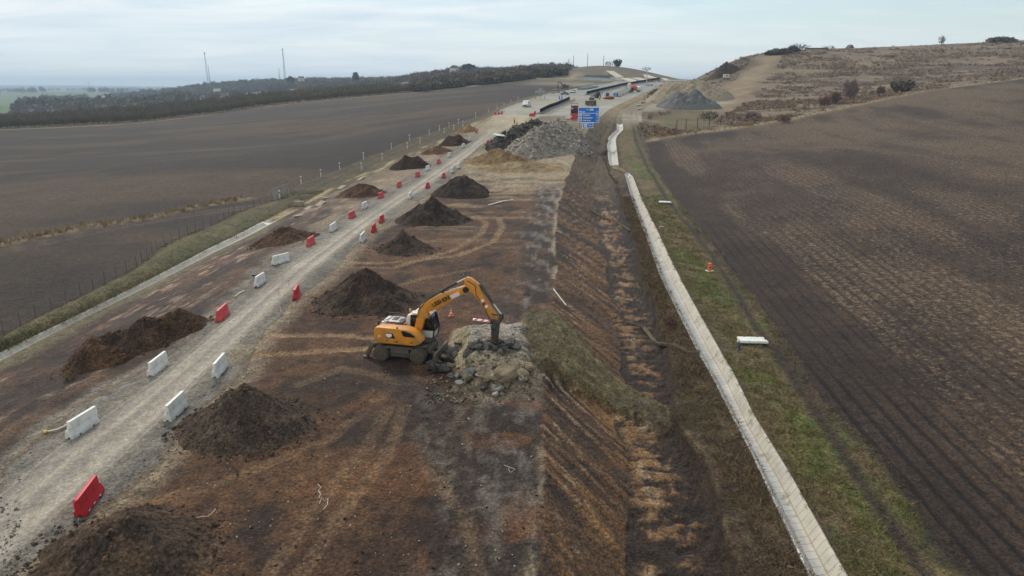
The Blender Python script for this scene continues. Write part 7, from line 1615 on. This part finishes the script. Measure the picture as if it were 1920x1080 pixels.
b = MB(); b.box((0, 0, .85), (6.2, .9, .3)); b.build('chassis', M_dark, g, .03); b = MB(); b.prism([(-3.2,1.1),(-3.4,2.4),(1.2,2.5),(1.2,1.1)], -1.2, 1.2); b.build('tipper_body', M_navy, g, .05); b = MB(); b.prism([(1.5,.6),(1.5,2.6),(2.8,2.6),(3.1,1.7),(3.1,.6)], -1.15, 1.15); cb = b.build('cab', M_carw, g, .08); b = MB(); b.box((3.02, 0, 2.1), (.1, 2.0, .7), (0, -.3, 0)); b.build('windscreen', M_glass, cb); wheels(g, [(2.2,1.0),(2.2,-1.0),(-1.4,1.0),(-1.4,-1.0),(-2.5,1.0),(-2.5,-1.0)], .5, .38)
# dark red machine behind the sign
g = mach(1077, 219, rad(-96), 'milling_machine', 'tall dark red road milling machine partly behind the blue sign', 'milling machine')
b = MB(); b.prism([(-2.6,.9),(-2.7,3.0),(-1.2,3.3),(.6,3.3),(1.6,2.6),(2.3,2.4),(2.3,1.0)], -1.15, 1.15); b.build('body', M_dred, g, .08); b = MB(); b.box((-.3, 0, 3.95), (2.2, 2.3, .12)); b.build('canopy', M_dred, g, .03)
for x in (-1.2, .6):
    for y in (-1.0, 1.0): b = MB(); b.box((x, y, 3.6), (.08, .08, .7)); b.build('canopy_post', M_black, g)
b = MB(); b.box((2.32, 0, 1.9), (.12, 1.7, 1.4)); b.box((2.36, .4, 2.3), (.1, .5, .4)); b.build('front_panel', M_black, g); b = MB(); b.box((2.34, -.6, 2.5), (.16, .36, .3)); b.build('headlight', M_lamp, g, .02); b = MB(); b.box((2.3, 0, .65), (.5, 2.4, .6)); b.build('bumper', M_red, g, .05); b = MB(); b.prism([(2.3,1.4),(5.2,3.0),(5.2,3.3),(2.3,1.8)], -.45, .45, M=Matrix.Rotation(rad(180), 4, 'Z')); b.build('conveyor', M_dark, g, .03)
for x in (-1.8, 1.5):
    for s_ in (-1, 1): b = MB(); b.prism([(x-.8,.2),(x-.6,0),(x+.6,0),(x+.8,.2),(x+.6,.6),(x-.6,.6)], s_ * .95 - .16, s_ * .95 + .16); b.build('track', M_dark, g, .03)
# dark excavator at the left end of the crossing
g = mach(1059, 166.5, rad(200), 'tracked_excavator', 'dark tracked excavator on the bank above the dark blue car', 'excavator')
for s_ in (-1, 1): b = MB(); b.prism([(-1.9,.4),(-1.6,0),(1.6,0),(1.9,.4),(1.6,.8),(-1.6,.8)], s_ * 1.1 - .3, s_ * 1.1 + .3); b.build('track', M_black, g, .04)
b = MB(); b.prism([(-2.0,.9),(-2.1,2.1),(.3,2.2),(1.4,1.8),(1.5,.9)], -1.3, 1.3); b.build('house', M_dark, g, .08); b = MB(); b.prism([(.1,1.6),(.0,2.9),(1.2,2.9),(1.6,1.7)], .3, 1.25); b.build('cab', M_glass, g, .05); b = MB(); b.prism([(1.0,1.6),(2.4,3.6),(4.2,4.0),(4.3,3.7),(2.7,3.2),(1.4,1.4)], -.25, .25); b.prism([(4.1,4.1),(4.4,4.0),(4.9,1.6),(4.6,1.5)], -.2, .2); b.build('boom', M_dark, g, .04); b = MB(); b.prism([(4.5,1.7),(5.1,1.6),(5.3,.9),(4.7,.5),(4.3,.9)], -.5, .5); b.build('bucket', M_dark, g, .04)
# materials laid out beside the crossing
M_pipe2 = pmat('grey_green_pipe', C(112, 130, 130), .5, .15, 1)
rq = np.random.default_rng(44)
for k, (px, py, l, r_) in enumerate([(1092,168,6,.5),(1096,167.2,6,.5),(1100,166.5,7,.5),(1108,165.2,6,.5),(1113,164,6,.45)]):
    p = at(px, py); b = MB(); b.cyl((-l/2, 0, r_), (l/2, 0, r_), r_, n=14, cap=False); b.cyl((l/2, 0, r_), (-l/2, 0, r_), r_ * .8, n=14, cap=False); tag(b.build('drain_pipe', M_pipe2, None, smooth=True, loc=p, rot=(0, 0, rad(15) + rq.normal(0, .1))), 'grey-green pipe lying in the row beside the motorway crossing', 'pipe', 'pipes laid out beside the crossing')
for k, (px, py) in enumerate([(1030,174.5),(1036,175.5),(1041,172.5),(1046,174),(1050,170.5),(1056,172.5),(1040,169.5)]):
    p = at(px, py); l, w = rq.uniform(2, 3.4), rq.uniform(1, 1.8); b = MB(); b.prism([(-l/2,-w/2),(l/2*.8,-w/2),(l/2,w/2*.7),(-l/2*.7,w/2)], 0, .7, 'xy'); tag(b.build('concrete_block', M_cslab, None, .05, loc=p, rot=(rq.normal(0,.15), rq.normal(0,.15), rq.uniform(0, 3))), 'pale concrete block in the row between sign back and crossing', 'block', 'pale blocks beside the crossing')
# trailer on the hill shoulder
p = at(1361, 149); pm = px_m(p); g = empty('site_trailer', p, rad(-8), 'small white box trailer on the bare earth of the hill shoulder', 'trailer'); b = MB(); b.box((0, 0, 1.9), (10 / pm, 2.2, 1.9)); b.build('body', M_cont, g, .06); b = MB(); b.box((0, 0, .95), (9.6 / pm, 2.1, .2)); b.box((-6 / pm, 0, .7), (3 / pm, .2, .15)); b.build('chassis', M_dark, g); b = MB(); b.box((.3, -1.11, 2.1), (.9, .03, .6)); b.build('window', M_glass, g); wheels(g, [(-.9, .95), (-.9, -.95), (.9, .95), (.9, -.95)], .42, .25)
p = at(1211, 187.5); g = empty('box_culvert', p, .3, 'small open concrete box culvert on the earth below the gravel heap', 'culvert'); b = MB(); 
for x in (-.9, .9): b.box((x, 0, .9), (.25, 1.6, 1.8))
b.box((0, 0, 1.9), (2.05, 1.6, .22)); b.build('shell', M_cslab, g, .02)
# ------------------------------------------------------------------ masts, poles and far houses
M_cslab2 = pmat('pale_apron', C(176, 168, 158, 1.1), .85, .1, .3)
M_mast = pmat('mast_steel', C(132, 128, 128), .6, .15, .3); M_mastr = pmat('mast_red', C(150, 110, 106), .6, .15, .3)
def dist_pt(px, py, d): a, b_, c_ = ray(px, py); return Vector((a * d, b_ * d, H + c_ * d))
def mast(px, py0, py1, d, w, label, dish=True, lean=0):
    o0 = dist_pt(px, py1, d); h = (py1 - py0) / FOC * d; o0.z -= 12; h += 12; g = empty('radio_mast', o0, .4, label, 'mast', 'lattice radio masts on the ridge'); n = 16
    legs = [(math.cos(a) * w, math.sin(a) * w) for a in (0, 2.094, 4.189)]; T = .35
    for lx, ly in legs: b = MB(); b.cyl((lx, ly, 0), (lx * T, ly * T, h), .26, .2, n=5); b.build('leg', M_mast, g)
    b = MB()
    for k in range(n):
        z0, z1 = h * k / n, h * (k + 1) / n; f0, f1 = 1 - (1 - T) * k / n, 1 - (1 - T) * (k + 1) / n
        for i in range(3): (ax, ay), (bx, by) = legs[i], legs[(i + 1) % 3]; b.cyl((ax * f0, ay * f0, z0), (bx * f1, by * f1, z1), .13, n=4); b.cyl((ax * f1, ay * f1, z1), (bx * f1, by * f1, z1), .12, n=4)
    b.build('lattice', M_mastr, g)
    if dish:
        for q, (z, an) in enumerate([(.98, .2), (.97, 2.2), (.95, 4.0), (.72, 1.0), (.5, 2.8)]): b = MB(); b.box((math.cos(an) * 1.2, math.sin(an) * 1.2, h * z), (.6, .6, 3.4 if q < 3 else 2)); b.build('antenna', M_mast, g)
mast(389.5, 101, 152, 1380, 1.5, 'taller lattice mast standing apart on the far ridge'); mast(534.5, 94, 148, 1300, 2.2, 'tallest and thickest lattice mast, beside the dark conifer on the ridge')
mast(393.5, 124, 152, 1390, .7, 'thin short mast right behind the one standing apart', False); mast(524.5, 129, 150, 1310, .8, 'thin short mast next to the thickest one', False)
def upole(px, py0, py1, d, r_, mat, label, grp, arm=True, ground=True):
    o0 = dist_pt(px, py1, d); h = (py1 - py0) / FOC * d; g = empty('utility_pole', o0 - Vector((0, 0, 2)), 0, label, 'pole', grp); b = MB(); b.cyl((0, 0, 0), (0, 0, h + 2), r_, r_ * .7, n=7); b.build('shaft', mat, g)
    if arm: b = MB(); b.box((0, 0, h + 1.6), (2.2, .18, .18)); b.build('crossarm', mat, g)
M_pole = pmat('pole_concrete', C(150, 146, 140), .8, .1, .5); M_poled = pmat('pole_dark', C(92, 90, 90), .8, .1, .5)
gq = 'poles on the middle hill'
for px, py0, py1, d, lb in [(1066.5,111,133,585,'utility pole at the end of the wooded ridge, lowest of the hill poles'),(1075,105,128,640,'utility pole just past the lowest one, behind the middle hill'),(1101.5,102,123,610,'utility pole at the very top of the middle hill'),(1131.5,105,125,605,'utility pole right of the hilltop pole, before the bare tree'),(1152,112,128,600,'short utility pole between bare tree and dark evergreen')]: upole(px, py0, py1, d, .28, M_poled, lb, gq, False)
upole(1212, 131, 162, 420, .35, pmat('gantry_steel', C(176, 182, 186), .5, .1, .5, metal=.2), 'pale grey gantry post standing on the motorway by the drain slabs', 'gantry posts of the motorway')
go = 'poles beyond the orchard'
for px, py0, py1, d, lb in [(100.5,199,220,640,'pale concrete pole at the tip of the dark wood'),(351.5,177,194,640,'pale pole in front of the two white farmhouses'),(558.5,157,174,620,'pale pole rising above the orchard rows, under the mast'),(733.5,143,156,640,'thin pole on the slope above the orchard end'),(215,166,184,1600,'thin pole far behind the valley wood'),(168,153,166,4200,'pylon-like pole far out on the plain')]: upole(px, py0, py1, d, .3 if d < 1000 else (.7 if d < 3000 else 2.0), M_pole, lb, go)
M_wall = pmat('house_white', C(214, 208, 198), .8, .08, .4); M_roof = pmat('house_roof', C(94, 82, 78), .8, .15, .4); M_hroof = pmat('hall_roof', C(170, 164, 156), .7, .1, .3)
def house(px, py, d, w, dp, h, label, roof='gable', hd=0.2, rm=None):
    o0 = dist_pt(px, py, d); g = empty('farmhouse' if roof == 'gable' else 'flat_building', o0 - Vector((0, 0, 1.0)), hd, label, 'house' if roof == 'gable' else 'building')
    b = MB(); b.box((0, 0, h / 2), (w, dp, h)); b.build('wall', M_wall if roof == 'gable' else M_roof, g)
    b = MB()
    if roof == 'gable': b.prism([(-dp / 2 - .4, h), (dp / 2 + .4, h), (0, h + dp * .42)], -w / 2 - .3, w / 2 + .3, 'yz')
    else: b.box((0, 0, h + .2), (w + .6, dp + .6, .4))
    rf = b.build('roof', rm or M_roof, g)
    if roof == 'gable': b = MB(); b.box((w * .2, 0, h + dp * .42), (.7, .7, 1.6)); b.build('chimney', M_wall, rf)
    for x in (-w * .25, w * .22): b = MB(); b.box((x, -dp / 2 - .02, h * .55), (1.3, .08, 1.3)); b.build('window', M_glass, g)
    b = MB(); b.box((0, -dp / 2 - .02, 1.05), (1.1, .08, 2.1)); b.build('door', M_black, g)
house(424, 187, 720, 9, 7, 4.5, 'small white farmhouse with dark roof behind the orchard, right of two'); house(381, 191, 715, 5, 6, 4.5, 'narrow white farmhouse behind the orchard, left of two')
house(202, 186, 1350, 22, 9, 4, 'long pale hall beyond the dark wood on the green valley field', rm=M_hroof); house(408, 171, 1260, 13, 8, 2.0, 'pale long roof among the trees under the ridge', rm=M_hroof)
house(565, 151, 1180, 9, 7, 5, 'pale house on the ridge just past the conifer', hd=.5); house(852, 135, 840, 9, 8, 5.5, 'white-gabled house standing on the wooded ridge', hd=1.1)
p = at(1530, 96); house(1530, 95.5, 452, 12.5, 6, 2.4, 'low dark flat-roofed building on the hill skyline', 'flat', 0)
o0 = dist_pt(1593, 92, 452); g = empty('hay_hut', o0 - Vector((0, 0, .8)), .3, 'small dark pointed hut beside a bush on the hill skyline', 'hut'); b = MB(); b.box((0, 0, .8), (3.4, 3, 1.6)); b.build('wall', M_roof, g); b = MB(); b.prism([(-2.2, 1.5), (2.2, 1.5), (0, 3.6)], -1.8, 1.8); b.build('roof', M_roof, g)
b = MB()
p = dist_pt(1120, 146, 500); g = empty('retaining_wall', p - Vector((0, 0, 1.5)), rad(8), 'long blue-grey retaining wall stepped into the middle hill', 'wall'); b.box((0, 0, 1.6), (19, .8, 3.0)); b.build('panel', pmat('blue_grey_wall', C(104, 118, 132), .7, .1, .3), g); b = MB(); b.box((0, -.1, 3.2), (19.4, 1.2, .25)); b.build('coping', M_conc, g)

for P_px, lb in [([(1136,133),(1150,133.5),(1170,145),(1156,145.5)], 'pale drain apron highest on the middle hill, above the retaining wall'), ([(1163,147),(1179,147),(1205,154.5),(1189,156)], 'pale drain apron in the middle of the cut slope'), ([(1184,146.5),(1198,146),(1222,151.5),(1210,152.5)], 'pale drain apron just past the middle one, wide and flat'), ([(1206,140),(1216,141),(1238,149),(1214,150)], 'pale drain apron beside the gantry post'), ([(1240,147),(1247,147),(1256,151),(1248,151.5)], 'smallest pale apron at the far end of the cut slope')]:
    Q = []
    for px, py in P_px:
        a, b_, c_ = ray(px, py); D = np.arange(440, 690, 1.0); g_ = H + D * c_ - tz(D * a, D * b_); d_ = D[np.argmax(g_ < 0)] if (g_ < 0).any() else 560.; Q.append(Vector((d_ * a, d_ * b_, H + d_ * c_ + .25)))
    o0 = Q[0].copy(); b = MB(); b._add([tuple(q - o0) for q in Q] + [tuple(q - o0 - Vector((0, 0, .8))) for q in Q], [(0,1,2,3),(7,6,5,4),(0,4,5,1),(1,5,6,2),(2,6,7,3),(3,7,4,0)]); tag(b.build('drain_apron', M_cslab2, None, loc=tuple(o0)), lb, 'drain apron', 'concrete aprons on the cut slope')
# ------------------------------------------------------------------ people
def person(px, py, hd, h, jacket, trousers, helmet, label, pose=0):
    p = at(px, py); me = bpy.data.meshes.new('person'); k = h / 1.75
    J = {'pel': (0,0,.95), 'spi': (.01,0,1.2), 'che': (.0,0,1.38), 'nec': (.0,0,1.5), 'hea': (.02,0,1.60), 'top': (.01,0,1.73)}
    V = [(0,0,.95),(.01,0,1.18),(0,0,1.38),(0,0,1.50),(.015,0,1.60),(.01,0,1.70)]; Rr = [.16,.15,.17,.06,.095,.075]; E = [(0,1),(1,2),(2,3),(3,4),(4,5)]
    for s_ in (-1, 1):
        i = len(V); fw = .10 * s_ * (1 if pose == 0 else 1.8)
        V += [(0,s_*.10,.88),(fw*.6+.02,s_*.11,.48),(fw,s_*.12,.09),(fw+.14,s_*.13,.04)]; Rr += [.10,.068,.05,.045]; E += [(0,i),(i,i+1),(i+1,i+2),(i+2,i+3)]
        i = len(V); el = (.02, s_*.27, 1.14) if pose == 0 or s_ > 0 else (.1, s_*.28, 1.18); ha = (.08, s_*.27, .90) if pose == 0 or s_ > 0 else (.34, s_*.2, 1.22)
        V += [(0,s_*.19,1.41),el,ha]; Rr += [.075,.05,.038]; E += [(2,i),(i,i+1),(i+1,i+2)]
        hi = len(V) - 1; d = Vector(ha) - Vector(el); d.normalize(); sd = Vector((0, s_, 0))
        for q, (sp_, ln) in enumerate([(-.03,.085),(-.012,.10),(.006,.095),(.024,.075)]):
            j = len(V); c0 = Vector(ha) + d * .05 + Vector((sp_, 0, 0)); V += [tuple(c0), tuple(c0 + d * ln * .6 + sd * -.005), tuple(c0 + d * ln + sd * -.02)]; Rr += [.012,.009,.008]; E += [(hi, j), (j, j+1), (j+1, j+2)]
        j = len(V); c0 = Vector(ha) + Vector((.035, -s_ * .01, 0)); V += [tuple(c0), tuple(c0 + d * .05 + Vector((.012, 0, 0)))]; Rr += [.012, .009]; E += [(hi, j), (j, j+1)]
    me.from_pydata([tuple(q * k for q in v) for v in V], E, []); o = link('person', me); sk = o.modifiers.new('s', 'SKIN'); sv = me.skin_vertices[0].data
    for i, r_ in enumerate(Rr): sv[i].radius = (r_ * k, r_ * k)
    sv[0].use_root = True; su = o.modifiers.new('u', 'SUBSURF'); su.levels = su.render_levels = 1
    dg = bpy.context.evaluated_depsgraph_get(); m2 = bpy.data.meshes.new_from_object(o.evaluated_get(dg)); o.modifiers.clear(); o.data = m2; m2.materials.clear()
    for m in (M_skin, jacket, trousers, M_boot): m2.materials.append(m)
    for f in m2.polygons:
        c = f.center / k; f.material_index = 3 if c.z < .12 else 2 if c.z < .98 and abs(c.y) < .2 else 1 if (c.z < 1.47 and not (abs(c.y) > .2 and c.z < .9) and not (pose and c.x > .3)) else 0
        f.use_smooth = True
    o.location = p; o.rotation_euler = (0, 0, hd); tag(o, label, 'person')
    b = MB(); b.lathe([(.125, 0), (.12, .06), (.085, .11), (.02, .13)], (.012 * k, 0, 1.665 * k), 'z', 16); b.box((.10, 0, 1.675 * k), (.12, .16, .015)); b.build('helmet', helmet, o, smooth=True)
    b = MB()
    for y in (-.035, .035): b.cyl((.095 * k, y, 1.625 * k), (.106 * k, y, 1.625 * k), .012, n=8)
    b.build('eye', M_black, o); b = MB(); b.cyl((.09 * k, 0, 1.60 * k), (.125 * k, 0, 1.585 * k), .012, .016, n=8); b.build('nose', M_skin, o); b = MB(); b.box((.098 * k, 0, 1.555 * k), (.012, .05, .010)); b.build('mouth', M_red, o)
    if jacket is M_hiv: b = MB(); b.lathe([(.185, 1.12), (.188, 1.12), (.188, 1.17), (.185, 1.17)], (.01, 0, 0), 'z', 18); b.build('reflective_band', M_grey, o, smooth=True)
    return o
M_skin = pmat('skin', C(196, 150, 124), .55, .06, 8); M_hiv = pmat('hi_vis_yellow', C(222, 206, 56, K), .7, .08, 6); M_jk = pmat('dark_jacket', C(44, 52, 46), .8, .15, 8); M_tr = pmat('dark_trousers', C(48, 50, 58), .85, .15, 8); M_boot = pmat('boot', C(40, 36, 34), .7, .15, 8); M_hg = pmat('hi_vis_green', C(196, 222, 60, K), .7, .08, 6)
person(964.5, 234.5, rad(-20), 1.82, M_jk, M_tr, M_black, 'worker in dark clothes standing at the top of the gravel ramp')
person(969.5, 235.5, rad(190), 1.76, M_hiv, M_tr, M_hiv, 'worker in a yellow hi-vis jacket facing the one in dark clothes', 1)
person(1124, 187.5, rad(-80), 1.78, M_hg, M_tr, M_carw, 'worker in yellow-green hi-vis beside the backhoe loader')

# ------------------------------------------------------------------ air
hz = MB(); hz.box((0, 4250, 3), (16000, 8700, 198)); o = hz.build('haze', None); mh = bpy.data.materials.new('haze_air'); t, N, L = nodes_of(mh)
out = N('ShaderNodeOutputMaterial'); v = N('ShaderNodeVolumePrincipled'); v.inputs['Color'].default_value = (.70, .86, 1.0, 1); v.inputs['Density'].default_value = .00018; v.inputs['Anisotropy'].default_value = .15; L(v.outputs[0], out.inputs['Volume'])
o.data.materials.append(mh); tag(o, kind='stuff')
